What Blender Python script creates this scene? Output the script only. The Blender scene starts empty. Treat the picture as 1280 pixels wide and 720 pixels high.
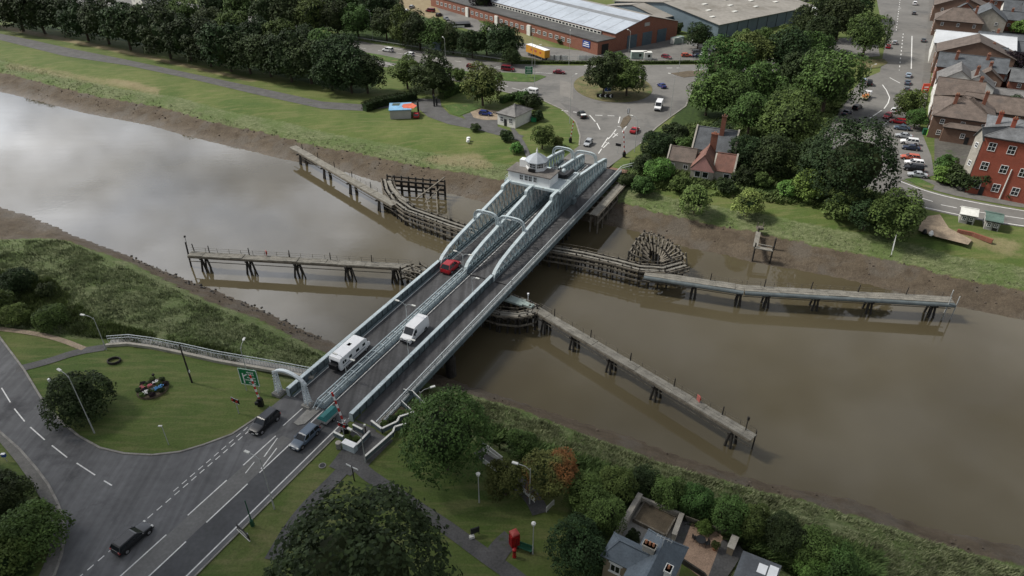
import bpy, math, random
import numpy as np
from mathutils import Vector, Matrix
rnd = random.Random(11)
PI = math.pi
rad = math.radians
SC = bpy.context.scene
COL = SC.collection
# ------------------------------------------------------------------ frame of the place
CAM_H = 70.0; PITCH = rad(33.0); FPX = 853.0
cp_, sp_ = math.cos(PITCH), math.sin(PITCH)
WZ = -6.0            # water level; the roads are at z = 0
def at(px, py, z=0.0):
    """survey mark read off the photograph -> point of the place at height z"""
    u = (px-640)/FPX; v = (py-360)/FPX
    k = (CAM_H-z)/(sp_+v*cp_)
    return Vector((u*k, (cp_-v*sp_)*k, z))
HEAD = rad(27.2)     # bridge axis
SX, SY = math.sin(HEAD), math.cos(HEAD)
def B(s, t, z=0.0):
    """bridge coordinates: s along the bridge, t to its right"""
    return Vector((s*SX+t*SY, s*SY-t*SX, z))
BROT = -HEAD         # rotation turning +Y into the bridge axis
def ang(p, q):
    return math.atan2(q[1]-p[1], q[0]-p[0])

# ------------------------------------------------------------------ materials
MATS = {}
def mat(name, col, rough=0.7, var=0.15, scale=1.0, bump=0.0, bscale=None, metal=0.0, spec=0.3, fine=0.0, objvar=0.0, col2=None, stain=None):
    if name in MATS: return MATS[name]
    m = bpy.data.materials.new(name); m.use_nodes = True
    nt = m.node_tree; N = nt.nodes; L = nt.links
    bs = N['Principled BSDF']
    bs.inputs['Roughness'].default_value = rough
    bs.inputs['Metallic'].default_value = metal
    bs.inputs['Specular IOR Level'].default_value = spec
    geo = N.new('ShaderNodeNewGeometry')
    nz = N.new('ShaderNodeTexNoise'); nz.inputs['Scale'].default_value = scale
    nz.inputs['Detail'].default_value = 6; nz.inputs['Roughness'].default_value = 0.6
    L.new(geo.outputs['Position'], nz.inputs['Vector'])
    c = Vector(col); a = c*(1-var); b = c*(1+var)
    if col2: b = Vector(col2)
    mx = N.new('ShaderNodeMix'); mx.data_type = 'RGBA'
    mx.inputs['A'].default_value = (*a, 1); mx.inputs['B'].default_value = (*b, 1)
    mr = N.new('ShaderNodeMapRange'); mr.inputs['From Min'].default_value = 0.33; mr.inputs['From Max'].default_value = 0.67
    L.new(nz.outputs['Fac'], mr.inputs['Value']); L.new(mr.outputs['Result'], mx.inputs['Factor'])
    out = mx.outputs['Result']
    if fine > 0:
        n2 = N.new('ShaderNodeTexNoise'); n2.inputs['Scale'].default_value = scale*9; n2.inputs['Detail'].default_value = 5
        L.new(geo.outputs['Position'], n2.inputs['Vector'])
        m2 = N.new('ShaderNodeMapRange'); m2.inputs['From Min'].default_value = .3; m2.inputs['From Max'].default_value = .7
        m2.inputs['To Min'].default_value = 1-fine; m2.inputs['To Max'].default_value = 1+fine
        L.new(n2.outputs['Fac'], m2.inputs['Value'])
        sc = N.new('ShaderNodeVectorMath'); sc.operation = 'SCALE'
        L.new(out, sc.inputs[0]); L.new(m2.outputs['Result'], sc.inputs['Scale']); out = sc.outputs['Vector']
    if stain:
        scol, sscale, lo = stain
        n3 = N.new('ShaderNodeTexNoise'); n3.inputs['Scale'].default_value = sscale; n3.inputs['Detail'].default_value = 8
        n3.inputs['Roughness'].default_value = .7
        L.new(geo.outputs['Position'], n3.inputs['Vector'])
        m3 = N.new('ShaderNodeMapRange'); m3.inputs['From Min'].default_value = lo; m3.inputs['From Max'].default_value = lo+.12
        L.new(n3.outputs['Fac'], m3.inputs['Value'])
        x3 = N.new('ShaderNodeMix'); x3.data_type = 'RGBA'; x3.inputs['B'].default_value = (*scol, 1)
        L.new(m3.outputs['Result'], x3.inputs['Factor']); L.new(out, x3.inputs['A']); out = x3.outputs['Result']
    if objvar > 0:
        oi = N.new('ShaderNodeObjectInfo')
        m4 = N.new('ShaderNodeMapRange'); m4.inputs['To Min'].default_value = 1-objvar; m4.inputs['To Max'].default_value = 1+objvar
        L.new(oi.outputs['Random'], m4.inputs['Value'])
        s4 = N.new('ShaderNodeVectorMath'); s4.operation = 'SCALE'
        L.new(out, s4.inputs[0]); L.new(m4.outputs['Result'], s4.inputs['Scale']); out = s4.outputs['Vector']
    L.new(out, bs.inputs['Base Color'])
    if bump > 0:
        nb = N.new('ShaderNodeTexNoise'); nb.inputs['Scale'].default_value = bscale or scale*6; nb.inputs['Detail'].default_value = 6
        L.new(geo.outputs['Position'], nb.inputs['Vector'])
        bp = N.new('ShaderNodeBump'); bp.inputs['Strength'].default_value = 1; bp.inputs['Distance'].default_value = bump
        L.new(nb.outputs['Fac'], bp.inputs['Height']); L.new(bp.outputs['Normal'], bs.inputs['Normal'])
    MATS[name] = m
    return m
def brickmat(name, c1, c2, mortar, sc=1.0):
    if name in MATS: return MATS[name]
    m = mat(name, c1, .85, .2, .6)
    nt = m.node_tree; N = nt.nodes; L = nt.links; bs = N['Principled BSDF']
    tc = N.new('ShaderNodeTexCoord'); sep = N.new('ShaderNodeSeparateXYZ'); L.new(tc.outputs['Object'], sep.inputs[0])
    ad = N.new('ShaderNodeMath'); ad.operation = 'ADD'; L.new(sep.outputs[0], ad.inputs[0]); L.new(sep.outputs[1], ad.inputs[1])
    cb = N.new('ShaderNodeCombineXYZ'); L.new(ad.outputs[0], cb.inputs[0]); L.new(sep.outputs[2], cb.inputs[1])
    br = N.new('ShaderNodeTexBrick'); L.new(cb.outputs[0], br.inputs['Vector'])
    br.inputs['Color1'].default_value = (*c1, 1); br.inputs['Color2'].default_value = (*c2, 1); br.inputs['Mortar'].default_value = (*mortar, 1)
    br.inputs['Scale'].default_value = sc; br.inputs['Mortar Size'].default_value = .012; br.inputs['Brick Width'].default_value = .45; br.inputs['Row Height'].default_value = .15
    old = bs.inputs['Base Color'].links[0].from_socket
    mu = N.new('ShaderNodeMix'); mu.data_type = 'RGBA'; mu.inputs['Factor'].default_value = .55
    L.new(old, mu.inputs['A']); L.new(br.outputs['Color'], mu.inputs['B']); L.new(mu.outputs['Result'], bs.inputs['Base Color'])
    return m
def tilemat(name, col, var=.25, row=.35, objvar=.08, spec=.3, rough=.7):
    if name in MATS: return MATS[name]
    m = mat(name, col, rough, var, .5, fine=.15, objvar=objvar, spec=spec, stain=(tuple(x*.6+.02 for x in col), .35, .56))
    nt = m.node_tree; N = nt.nodes; L = nt.links; bs = N['Principled BSDF']
    geo = N.new('ShaderNodeNewGeometry'); sep = N.new('ShaderNodeSeparateXYZ'); L.new(geo.outputs['Position'], sep.inputs[0])
    w = N.new('ShaderNodeMath'); w.operation = 'MULTIPLY'; w.inputs[1].default_value = 1/row*.8; L.new(sep.outputs[2], w.inputs[0])
    fr = N.new('ShaderNodeMath'); fr.operation = 'FRACT'; L.new(w.outputs[0], fr.inputs[0])
    bp = N.new('ShaderNodeBump'); bp.inputs['Distance'].default_value = .06; L.new(fr.outputs[0], bp.inputs['Height'])
    L.new(bp.outputs['Normal'], bs.inputs['Normal'])
    return m
def leafmat(name, c1, c2, c3=None):
    if name in MATS: return MATS[name]
    m = bpy.data.materials.new(name); m.use_nodes = True
    nt = m.node_tree; N = nt.nodes; L = nt.links; bs = N['Principled BSDF']
    bs.inputs['Roughness'].default_value = .7; bs.inputs['Specular IOR Level'].default_value = .12
    geo = N.new('ShaderNodeNewGeometry')
    rp = N.new('ShaderNodeValToRGB'); L.new(geo.outputs['Random Per Island'], rp.inputs[0])
    e = rp.color_ramp.elements; e[0].color = (*c1, 1); e[1].color = (*c2, 1)
    mid = e.new(.55); mid.color = (*[(a*.6+b*.4) for a, b in zip(c1, c2)], 1)
    nz = N.new('ShaderNodeTexNoise'); nz.inputs['Scale'].default_value = .45; nz.inputs['Detail'].default_value = 3
    L.new(geo.outputs['Position'], nz.inputs['Vector'])
    mr = N.new('ShaderNodeMapRange'); mr.inputs['From Min'].default_value = .35; mr.inputs['From Max'].default_value = .65
    mr.inputs['To Min'].default_value = .62; mr.inputs['To Max'].default_value = 1.4
    L.new(nz.outputs['Fac'], mr.inputs['Value'])
    oi = N.new('ShaderNodeObjectInfo')
    m4 = N.new('ShaderNodeMapRange'); m4.inputs['To Min'].default_value = .8; m4.inputs['To Max'].default_value = 1.25
    L.new(oi.outputs['Random'], m4.inputs['Value'])
    mm = N.new('ShaderNodeMath'); mm.operation = 'MULTIPLY'; L.new(mr.outputs[0], mm.inputs[0]); L.new(m4.outputs[0], mm.inputs[1])
    src = rp.outputs['Color']
    if c3:
        n3 = N.new('ShaderNodeTexNoise'); n3.inputs['Scale'].default_value = .17; L.new(geo.outputs['Position'], n3.inputs['Vector'])
        r3 = N.new('ShaderNodeMapRange'); r3.inputs['From Min'].default_value = .46; r3.inputs['From Max'].default_value = .54
        L.new(n3.outputs['Fac'], r3.inputs['Value'])
        x = N.new('ShaderNodeMix'); x.data_type = 'RGBA'; x.inputs['B'].default_value = (*c3, 1)
        L.new(r3.outputs[0], x.inputs['Factor']); L.new(src, x.inputs['A']); src = x.outputs['Result']
    hs = N.new('ShaderNodeHueSaturation'); L.new(src, hs.inputs['Color'])
    m6 = N.new('ShaderNodeMapRange'); m6.inputs['To Min'].default_value = .468; m6.inputs['To Max'].default_value = .525
    w6 = N.new('ShaderNodeMath'); w6.operation = 'FRACT'; w7 = N.new('ShaderNodeMath'); w7.operation = 'MULTIPLY'; w7.inputs[1].default_value = 7.31
    L.new(oi.outputs['Random'], w7.inputs[0]); L.new(w7.outputs[0], w6.inputs[0]); L.new(w6.outputs[0], m6.inputs['Value']); L.new(m6.outputs[0], hs.inputs['Hue'])
    hs.inputs['Saturation'].default_value = .92
    sc = N.new('ShaderNodeVectorMath'); sc.operation = 'SCALE'; L.new(hs.outputs['Color'], sc.inputs[0]); L.new(mm.outputs[0], sc.inputs['Scale'])
    L.new(sc.outputs['Vector'], bs.inputs['Base Color'])
    MATS[name] = m
    return m

M_asph = mat('asphalt', (.108, .109, .112), .85, .16, .12, bump=.01, bscale=12, fine=.10, stain=((.055, .055, .058), .09, .55))
def wheeltracks(m, amt=.16):
    nt = m.node_tree; N = nt.nodes; L = nt.links; bs = N['Principled BSDF']; src = bs.inputs['Base Color'].links[0].from_socket
    geo = N.new('ShaderNodeNewGeometry'); mp = N.new('ShaderNodeMapping'); mp.vector_type = 'POINT'; mp.inputs['Rotation'].default_value = (0, 0, HEAD); mp.inputs['Scale'].default_value = (1.1, .03, 1)
    L.new(geo.outputs['Position'], mp.inputs[0]); n = N.new('ShaderNodeTexNoise'); n.inputs['Scale'].default_value = 1.0; n.inputs['Detail'].default_value = 5; L.new(mp.outputs[0], n.inputs['Vector'])
    r = N.new('ShaderNodeMapRange'); r.inputs['From Min'].default_value = .35; r.inputs['From Max'].default_value = .65; r.inputs['To Min'].default_value = 1-amt; r.inputs['To Max'].default_value = 1+amt; L.new(n.outputs['Fac'], r.inputs['Value'])
    v = N.new('ShaderNodeVectorMath'); v.operation = 'SCALE'; L.new(src, v.inputs[0]); L.new(r.outputs[0], v.inputs['Scale']); L.new(v.outputs['Vector'], bs.inputs['Base Color'])
wheeltracks(M_asph)
M_asph_far = mat('worn_asphalt', (.15, .145, .135), .85, .14, .07, fine=.08, stain=((.10, .098, .094), .06, .52))
M_deck = mat('bridge_asphalt', (.07, .07, .072), .85, .18, .25, fine=.12)
wheeltracks(M_deck, .25)
M_pave = mat('pavement', (.13, .125, .115), .85, .18, .5, fine=.15)
M_path = mat('tarmac_path', (.085, .084, .083), .85, .2, .4, fine=.2, stain=((.06, .075, .04), .3, .58))
M_kerb = mat('kerb_stone', (.22, .21, .19), .85, .25, .8, fine=.2)
M_white = mat('white_marking', (.62, .62, .6), .7, .18, 1.5, fine=.2)
M_yel = mat('faded_yellow', (.30, .29, .19), .7, .2, 1.0, fine=.2)
M_gravel = mat('pale_gravel', (.25, .20, .145), .9, .22, .8, fine=.3)
M_sand = mat('sandy_ground', (.30, .22, .14), .9, .2, .3, fine=.2)
M_conc = mat('concrete', (.22, .215, .2), .85, .2, .5, fine=.15)
M_steel = mat('painted_steel', (.42, .485, .505), .5, .12, .8, fine=.14, spec=.4, stain=((.27, .27, .24), 1.1, .57))
M_steel_d = mat('painted_steel_dark', (.12, .155, .168), .6, .2, .8, fine=.2, stain=((.10, .11, .10), 1.0, .58))
M_pale = mat('pale_steel', (.56, .61, .63), .5, .1, .8, fine=.08)
M_lat = mat('painted_lattice', (.24, .31, .335), .55, .15, .8, fine=.15, stain=((.17, .18, .17), 1.2, .58))
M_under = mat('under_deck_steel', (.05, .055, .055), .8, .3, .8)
M_timber = mat('weathered_timber', (.14, .125, .10), .9, .4, 1.2, fine=.35, bump=.03, bscale=8)
M_pile = mat('tarred_pile', (.035, .032, .028), .85, .4, 1.5, fine=.3)
M_plank = mat('pale_planks', (.185, .175, .15), .9, .25, .8, fine=.3)
M_rail = mat('galvanised_rail', (.45, .48, .48), .5, .15, 1.0, metal=.2)
M_wht = mat('white_paint', (.75, .76, .76), .5, .06, .7)
M_wht2 = mat('weathered_white', (.62, .62, .58), .7, .12, .5, fine=.08)
M_dark = mat('dark_trim', (.02, .021, .022), .5, .2, 1)
M_blk = mat('black_plastic', (.012, .012, .013), .45, .2, 1)
M_tyre = mat('tyre_rubber', (.018, .018, .018), .85, .2, 3)
M_rim = mat('alloy_rim', (.35, .35, .36), .35, .1, 3, metal=.6)
M_glass = mat('dark_glass', (.012, .015, .018), .08, .1, 1, spec=.6)
M_lampg = mat('lamp_lens', (.55, .55, .52), .2, .1, 2, spec=.6)
M_tail = mat('tail_lens', (.30, .012, .01), .3, .1, 2, spec=.6)
M_red = mat('red_paint', (.45, .03, .025), .5, .1, 1)
M_phone = mat('phone_box_red', (.30, .012, .014), .4, .15, 1)
M_galv = mat('grey_post', (.36, .37, .36), .5, .12, 1)
M_green = mat('dark_green_paint', (.02, .09, .05), .5, .15, 1)
M_signg = mat('sign_green', (.01, .16, .06), .5, .06, 1)
M_blue = mat('sign_blue', (.02, .06, .25), .5, .06, 1)
M_slate = tilemat('slate_roof', (.088, .096, .105))
M_slateb = tilemat('blue_slate_roof', (.105, .128, .150), .15); M_slateg = tilemat('grey_slate_roof', (.12, .125, .13), .3)
M_brown = tilemat('brown_tile_roof', (.12, .095, .08))
M_redt = tilemat('red_brown_tile_roof', (.17, .085, .065))
M_greyt = tilemat('grey_tile_roof', (.15, .145, .14))
M_lead = mat('lead_roof', (.30, .33, .36), .5, .1, .6, fine=.1)
M_metalroof = mat('pale_metal_roof', (.36, .40, .45), .5, .10, .08, fine=.08, stain=((.26, .29, .33), .09, .56))
M_fibro = mat('fibre_cement_roof', (.25, .235, .21), .85, .14, .06, fine=.12, stain=((.18, .165, .14), .08, .53))
M_rooflt = mat('dirty_rooflight', (.17, .18, .19), .6, .15, .3)
M_felt = mat('flat_felt_roof', (.075, .075, .073), .8, .25, .2, fine=.15)
M_cladb = mat('blue_grey_cladding', (.12, .16, .19), .6, .1, .3)
M_door = mat('roller_door', (.07, .10, .12), .5, .1, .5)
M_brick = brickmat('red_brick', (.19, .070, .043), (.24, .095, .06), (.25, .2, .17))
M_brick2 = brickmat('bright_red_brick', (.26, .060, .036), (.31, .080, .048), (.24, .16, .12))
M_brickd = brickmat('brown_brick', (.15, .09, .065), (.19, .12, .085), (.2, .17, .14))
M_buff = brickmat('buff_brick', (.28, .23, .16), (.33, .27, .19), (.3, .27, .22))
M_render = mat('white_render', (.62, .61, .57), .8, .1, .3, fine=.06)
M_pinkr = mat('pink_tile_gable', (.42, .22, .20), .8, .12, .5, fine=.12)
M_greyr = mat('grey_render', (.33, .32, .30), .8, .12, .3)
M_stone = mat('pale_stone', (.32, .30, .26), .85, .18, .7, fine=.15)
M_trunk = mat('bark', (.07, .055, .04), .9, .3, 2, fine=.3)
M_soil = mat('bare_soil', (.10, .08, .055), .95, .25, 1, fine=.3)
LF_dark = leafmat('leaves_dark', (.017, .030, .010), (.034, .056, .016))
LF_mid = leafmat('leaves_mid', (.038, .072, .014), (.074, .126, .026))
LF_olive = leafmat('leaves_olive', (.050, .074, .015), (.088, .118, .028))
LF_bright = leafmat('leaves_bright', (.05, .11, .015), (.11, .20, .035))
LF_willow = leafmat('leaves_willow', (.065, .11, .02), (.15, .21, .05))
LF_orange = leafmat('leaves_turning', (.05, .065, .014), (.10, .12, .03), (.150, .078, .014))
LF_purple = leafmat('leaves_purple', (.012, .008, .012), (.028, .016, .022))
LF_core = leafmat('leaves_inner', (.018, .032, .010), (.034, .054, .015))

# ------------------------------------------------------------------ mesh builder
class MB:
    def __init__(s): s.v = []; s.f = []; s.m = []; s.cur = 0
    def add(s, vs, fs):
        o = len(s.v); s.v.extend([tuple(x) for x in vs])
        for f in fs: s.f.append([o+i for i in f]); s.m.append(s.cur)
        return s
    def box(s, c, d, rz=0.0, mtx=None):
        x, y, z = d[0]/2, d[1]/2, d[2]/2
        vs = [Vector(p) for p in ((-x, -y, -z), (x, -y, -z), (x, y, -z), (-x, y, -z), (-x, -y, z), (x, -y, z), (x, y, z), (-x, y, z))]
        if mtx is None: mtx = Matrix.Rotation(rz, 3, 'Z')
        c = Vector(c)
        return s.add([c+mtx @ p for p in vs], [(3, 2, 1, 0), (4, 5, 6, 7), (0, 1, 5, 4), (1, 2, 6, 5), (2, 3, 7, 6), (3, 0, 4, 7)])
    def bar(s, p, q, w, h, up=(0, 0, 1)):
        p = Vector(p); q = Vector(q); d = q-p; L = d.length
        if L < 1e-5: return s
        d.normalize(); u = Vector(up); r = d.cross(u)
        if r.length < 1e-3: r = d.cross(Vector((0, 1, 0)))
        r.normalize(); u = r.cross(d)
        m = Matrix((r, d, u)).transposed()
        return s.box((p+q)/2, (w, L, h), mtx=m)
    def tube(s, p, q, r0, r1=None, n=8, cap=True):
        r1 = r0 if r1 is None else r1
        p = Vector(p); q = Vector(q); d = (q-p).normalized()
        a = d.cross(Vector((0, 0, 1)))
        if a.length < 1e-3: a = Vector((1, 0, 0))
        a.normalize(); b = d.cross(a)
        vs = []
        for c, r in ((p, r0), (q, r1)):
            for i in range(n):
                t = 2*PI*i/n; vs.append(c+a*(r*math.cos(t))+b*(r*math.sin(t)))
        fs = [(i, (i+1) % n, n+(i+1) % n, n+i) for i in range(n)]
        if cap: fs += [tuple(range(n))[::-1], tuple(range(n, 2*n))]
        return s.add(vs, fs)
    def prism(s, pts, z0, z1):
        n = len(pts)
        vs = [(p[0], p[1], z0) for p in pts]+[(p[0], p[1], z1) for p in pts]
        return s.add(vs, [tuple(range(n))[::-1], tuple(range(n, 2*n))]+[(i, (i+1) % n, n+(i+1) % n, n+i) for i in range(n)])
    def lathe(s, prof, c=(0, 0, 0), n=16):
        vs = []
        for r, z in prof:
            for i in range(n):
                t = 2*PI*i/n; vs.append((c[0]+r*math.cos(t), c[1]+r*math.sin(t), c[2]+z))
        k = len(prof); fs = []
        for j in range(k-1):
            for i in range(n):
                fs.append((j*n+i, j*n+(i+1) % n, (j+1)*n+(i+1) % n, (j+1)*n+i))
        fs += [tuple(range(n))[::-1], tuple(range((k-1)*n, k*n))]
        return s.add(vs, fs)
    def strip(s, pts, w, h, z=None):
        for a, b in zip(pts[:-1], pts[1:]): s.bar(a, b, w, h)
        return s
    def build(s, name, mats, parent=None, world=False, smooth=False):
        me = bpy.data.meshes.new(name)
        vs = s.v
        if world and parent is not None:
            mi = parent_world(parent).inverted(); vs = [tuple(mi @ Vector(v)) for v in vs]
        me.from_pydata(vs, [], s.f)
        if not isinstance(mats, (list, tuple)): mats = [mats]
        for m in mats: me.materials.append(m)
        if len(mats) > 1: me.polygons.foreach_set('material_index', s.m)
        if smooth: me.polygons.foreach_set('use_smooth', [True]*len(s.f))
        me.update()
        o = bpy.data.objects.new(name, me); COL.objects.link(o)
        if parent is not None: o.parent = parent
        return o
def parent_world(o):
    m = Matrix.LocRotScale(o.location, o.rotation_euler, o.scale)
    return parent_world(o.parent) @ m if o.parent else m
def thing(name, label, cat, loc=(0, 0, 0), rz=0.0, group=None, scale=1.0):
    o = bpy.data.objects.new(name, None); COL.objects.link(o)
    o.empty_display_size = .5
    o.location = Vector(loc); o.rotation_euler = (0, 0, rz); o.scale = (scale,)*3
    return tag(o, label, cat, group)
def tag(o, label, cat, group=None, kind=None):
    o['label'] = label; o['category'] = cat
    if group: o['group'] = group
    if kind: o['kind'] = kind
    return o
def copy_tree(o, parent=None):
    c = o.copy(); COL.objects.link(c); c.parent = parent
    for ch in [x for x in o.children]: copy_tree(ch, c)
    return c
def struct(o, label=None, kind='structure'):
    o['kind'] = kind
    if label: o['label'] = label
    return o

# ------------------------------------------------------------------ camera, light, air
cam = bpy.data.cameras.new('camera'); co = bpy.data.objects.new('camera', cam); COL.objects.link(co)
co.location = (0, 0, CAM_H); co.rotation_euler = (PI/2-PITCH, 0, 0)
cam.sensor_width = 36; cam.lens = 36*FPX/1280; cam.clip_start = .5; cam.clip_end = 9000
SC.camera = co
w = bpy.data.worlds.new('World'); SC.world = w; w.use_nodes = True
SUN_AZ, SUN_EL = rad(-75), rad(48)     # azimuth from +Y, towards +X ; sun stands on the left
def build_world():
    nt = w.node_tree; N = nt.nodes; L = nt.links
    bg = N['Background']
    sky = N.new('ShaderNodeTexSky'); sky.sky_type = 'NISHITA'; sky.sun_disc = False
    sky.sun_elevation = SUN_EL; sky.sun_rotation = SUN_AZ
    tc = N.new('ShaderNodeTexCoord')
    mp = N.new('ShaderNodeMapping'); mp.inputs['Scale'].default_value = (1, 1, 2.0)
    L.new(tc.outputs['Generated'], mp.inputs[0])
    nz = N.new('ShaderNodeTexNoise'); nz.inputs['Scale'].default_value = 3.6; nz.inputs['Detail'].default_value = 6; nz.inputs['Roughness'].default_value = .5
    L.new(mp.outputs[0], nz.inputs['Vector'])
    rp = N.new('ShaderNodeValToRGB'); L.new(nz.outputs['Fac'], rp.inputs[0])
    e = rp.color_ramp.elements
    e[0].position = .34; e[0].color = (2.6, 2.95, 3.6, 1)
    e[1].position = .66; e[1].color = (9.6, 9.6, 9.7, 1)
    mx = N.new('ShaderNodeMix'); mx.data_type = 'RGBA'; mx.inputs['Factor'].default_value = .82
    L.new(sky.outputs[0], mx.inputs['A']); L.new(rp.outputs[0], mx.inputs['B'])
    # brighter, thinner clouds low over the left of the valley
    nr = N.new('ShaderNodeVectorMath'); nr.operation = 'NORMALIZE'; L.new(tc.outputs['Generated'], nr.inputs[0])
    dt = N.new('ShaderNodeVectorMath'); dt.operation = 'DOT_PRODUCT'; dt.inputs[1].default_value = Vector((-.66, .70, .26)).normalized(); L.new(nr.outputs[0], dt.inputs[0])
    m1 = N.new('ShaderNodeMapRange'); m1.interpolation_type = 'SMOOTHSTEP'; m1.inputs['From Min'].default_value = .70; m1.inputs['From Max'].default_value = 1.0; m1.inputs['To Min'].default_value = 1.0; m1.inputs['To Max'].default_value = 4.0
    L.new(dt.outputs['Value'], m1.inputs['Value'])
    n5 = N.new('ShaderNodeTexNoise'); n5.inputs['Scale'].default_value = 5.5; n5.inputs['Detail'].default_value = 5; n5.inputs['Roughness'].default_value = .5; L.new(mp.outputs[0], n5.inputs['Vector'])
    m5 = N.new('ShaderNodeMapRange'); m5.inputs['From Min'].default_value = .38; m5.inputs['From Max'].default_value = .60; m5.inputs['To Min'].default_value = .50; m5.inputs['To Max'].default_value = 1.15; L.new(n5.outputs['Fac'], m5.inputs['Value'])
    mm = N.new('ShaderNodeMath'); mm.operation = 'MULTIPLY'; L.new(m1.outputs[0], mm.inputs[0]); L.new(m5.outputs[0], mm.inputs[1])
    s5 = N.new('ShaderNodeVectorMath'); s5.operation = 'SCALE'; L.new(mx.outputs['Result'], s5.inputs[0]); L.new(mm.outputs[0], s5.inputs['Scale'])
    L.new(s5.outputs['Vector'], bg.inputs['Color'])
    bg.inputs['Strength'].default_value = .070
build_world()
sd = bpy.data.lights.new('sun', 'SUN'); sd.energy = 3.5; sd.angle = rad(9); sd.color = (1, .95, .87)
so = bpy.data.objects.new('sun', sd); COL.objects.link(so)
dv = Vector((math.sin(SUN_AZ)*math.cos(SUN_EL), math.cos(SUN_AZ)*math.cos(SUN_EL), math.sin(SUN_EL)))
so.rotation_euler = dv.to_track_quat('Z', 'Y').to_euler(); so.location = (0, 0, 200)
SC.view_settings.view_transform = 'Standard'; SC.view_settings.look = 'None'; SC.view_settings.gamma = 1
SC.view_settings.use_curve_mapping = False
SC.view_settings.exposure = 0.38

# ------------------------------------------------------------------ terrain
def fn(marks, z, left=None, right=None):
    p = [at(x, y, z) for x, y in marks]
    p.sort(key=lambda q: q.x)
    xs = [q.x for q in p]; ys = [q.y for q in p]
    a, b = p[0], p[-1]
    xs = [a.x-6000]+xs+[b.x+6000]; ys = [a.y+6000*.62]+ys+[b.y-6000*.62]
    return np.array(xs), np.array(ys)
WF = fn([(0,115),(30,122),(60,130),(107,142),(187,157),(233,170),(320,191),(353,199),(400,208),(440,217),(470,227),(540,240),(562,242),(610,255),(680,268),(740,278),(790,288),(860,310),(900,318),(940,328),(1000,338),(1060,350),(1125,366),(1193,383),(1280,400)], WZ)
MF = fn([(0,90),(67,107),(133,123),(200,133),(267,153),(320,163),(387,180),(453,193),(520,207),(587,217),(633,226),(700,238),(773,252),(827,267),(873,277),(960,293),(1030,309),(1107,323),(1193,347),(1280,362)], -3)
WN = fn([(0,258),(40,270),(76,285),(92,294),(160,320),(207,340),(243,353),(287,370),(320,384),(380,413),(420,430),(480,446),(540,465),(580,480),(640,500),(680,513),(723,527),(793,548),(840,567),(893,585),(960,605),(1060,623),(1160,660),(1280,684)], WZ)
MN = fn([(0,300),(60,297),(83,300),(167,330),(253,373),(320,397),(375,425),(410,443),(480,462),(540,480),(590,492),(640,508),(707,533),(773,557),(827,577),(907,600),(960,614),(1043,636),(1127,663),(1233,696),(1300,712)], -3)
def polydist(X, Y, poly):
    """distance to a polyline, X/Y arrays"""
    d = np.full(X.shape, 1e9)
    for i in range(len(poly[0])-1):
        ax, ay, bx, by = poly[0][i], poly[1][i], poly[0][i+1], poly[1][i+1]
        dx, dy = bx-ax, by-ay; l2 = dx*dx+dy*dy+1e-9
        t = np.clip(((X-ax)*dx+(Y-ay)*dy)/l2, 0, 1)
        d = np.minimum(d, np.hypot(X-ax-t*dx, Y-ay-t*dy))
    return d
def vnoise(X, Y, seed=0):
    xi = np.floor(X).astype(np.int64); yi = np.floor(Y).astype(np.int64)
    fx = X-xi; fy = Y-yi; fx = fx*fx*(3-2*fx); fy = fy*fy*(3-2*fy)
    def h(a, b):
        n = (a*374761393+b*668265263+seed*974634777) & 0xffffffff
        n = ((n ^ (n >> 13))*1274126177) & 0xffffffff
        return ((n ^ (n >> 16)) & 0xffff)/65535.0
    return (h(xi, yi)*(1-fx)+h(xi+1, yi)*fx)*(1-fy)+(h(xi, yi+1)*(1-fx)+h(xi+1, yi+1)*fx)*fy
def fbm(X, Y, o=4, seed=0):
    s = 0; a = .5; t = 0
    for i in range(o):
        s = s+a*vnoise(X*2**i, Y*2**i, seed+i); t += a; a *= .5
    return s/t
def inpoly(X, Y, pts):
    c = np.zeros(X.shape, bool); n = len(pts)
    for i in range(n):
        x1, y1 = pts[i][0], pts[i][1]; x2, y2 = pts[(i+1) % n][0], pts[(i+1) % n][1]
        if abs(y2-y1) < 1e-9: continue
        k = ((y1 > Y) != (y2 > Y)) & (X < (x2-x1)*(Y-y1)/(y2-y1)+x1)
        c ^= k
    return c
def P(*pts): return [at(x, y) for x, y in pts]
def smooth01(t): t = np.clip(t, 0, 1); return t*t*(3-2*t)
def height(X, Y):
    X = np.asarray(X, float); Y = np.asarray(Y, float)
    yf = np.interp(X, *WF); yn = np.interp(X, *WN); mf = np.interp(X, *MF); mn = np.interp(X, *MN)
    mf = np.maximum(mf, yf+1.0); mn = np.minimum(mn, yn-1.0)
    dF = polydist(X, Y, WF); dN = polydist(X, Y, WN)
    eF = polydist(X, Y, MF); eN = polydist(X, Y, MN)
    far = Y > (yf+yn)/2
    river = (Y < yf) & (Y > yn)
    d = np.where(far, dF, dN); e = np.where(far, eF, eN)
    mud = np.where(far, Y < mf, Y > mn) & ~river
    rise = np.where(far, 17.0, 13.0)
    z = np.where(river, WZ-.25-.12*np.minimum(d, 15), np.where(mud, WZ+3*d/(d+e+.01), -3+3*smooth01(e/rise*1.0)**.8))
    # the steep lip where the turf ends over the mud
    z = z+np.where(~river & ~mud, .7*smooth01(e/1.5)*(1-smooth01(e/9)), 0)
    return z, river, mud, d, e, far
def hz(x, y): return float(height(np.array([x]), np.array([y]))[0][0])
def gat(px, py):
    """point of the actual ground under a survey mark (banks slope below z = 0)"""
    z = 0.0
    for _ in range(14):
        p = at(px, py, z); z = .5*z+.5*max(hz(p.x, p.y), WZ)
    return at(px, py, z)

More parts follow.
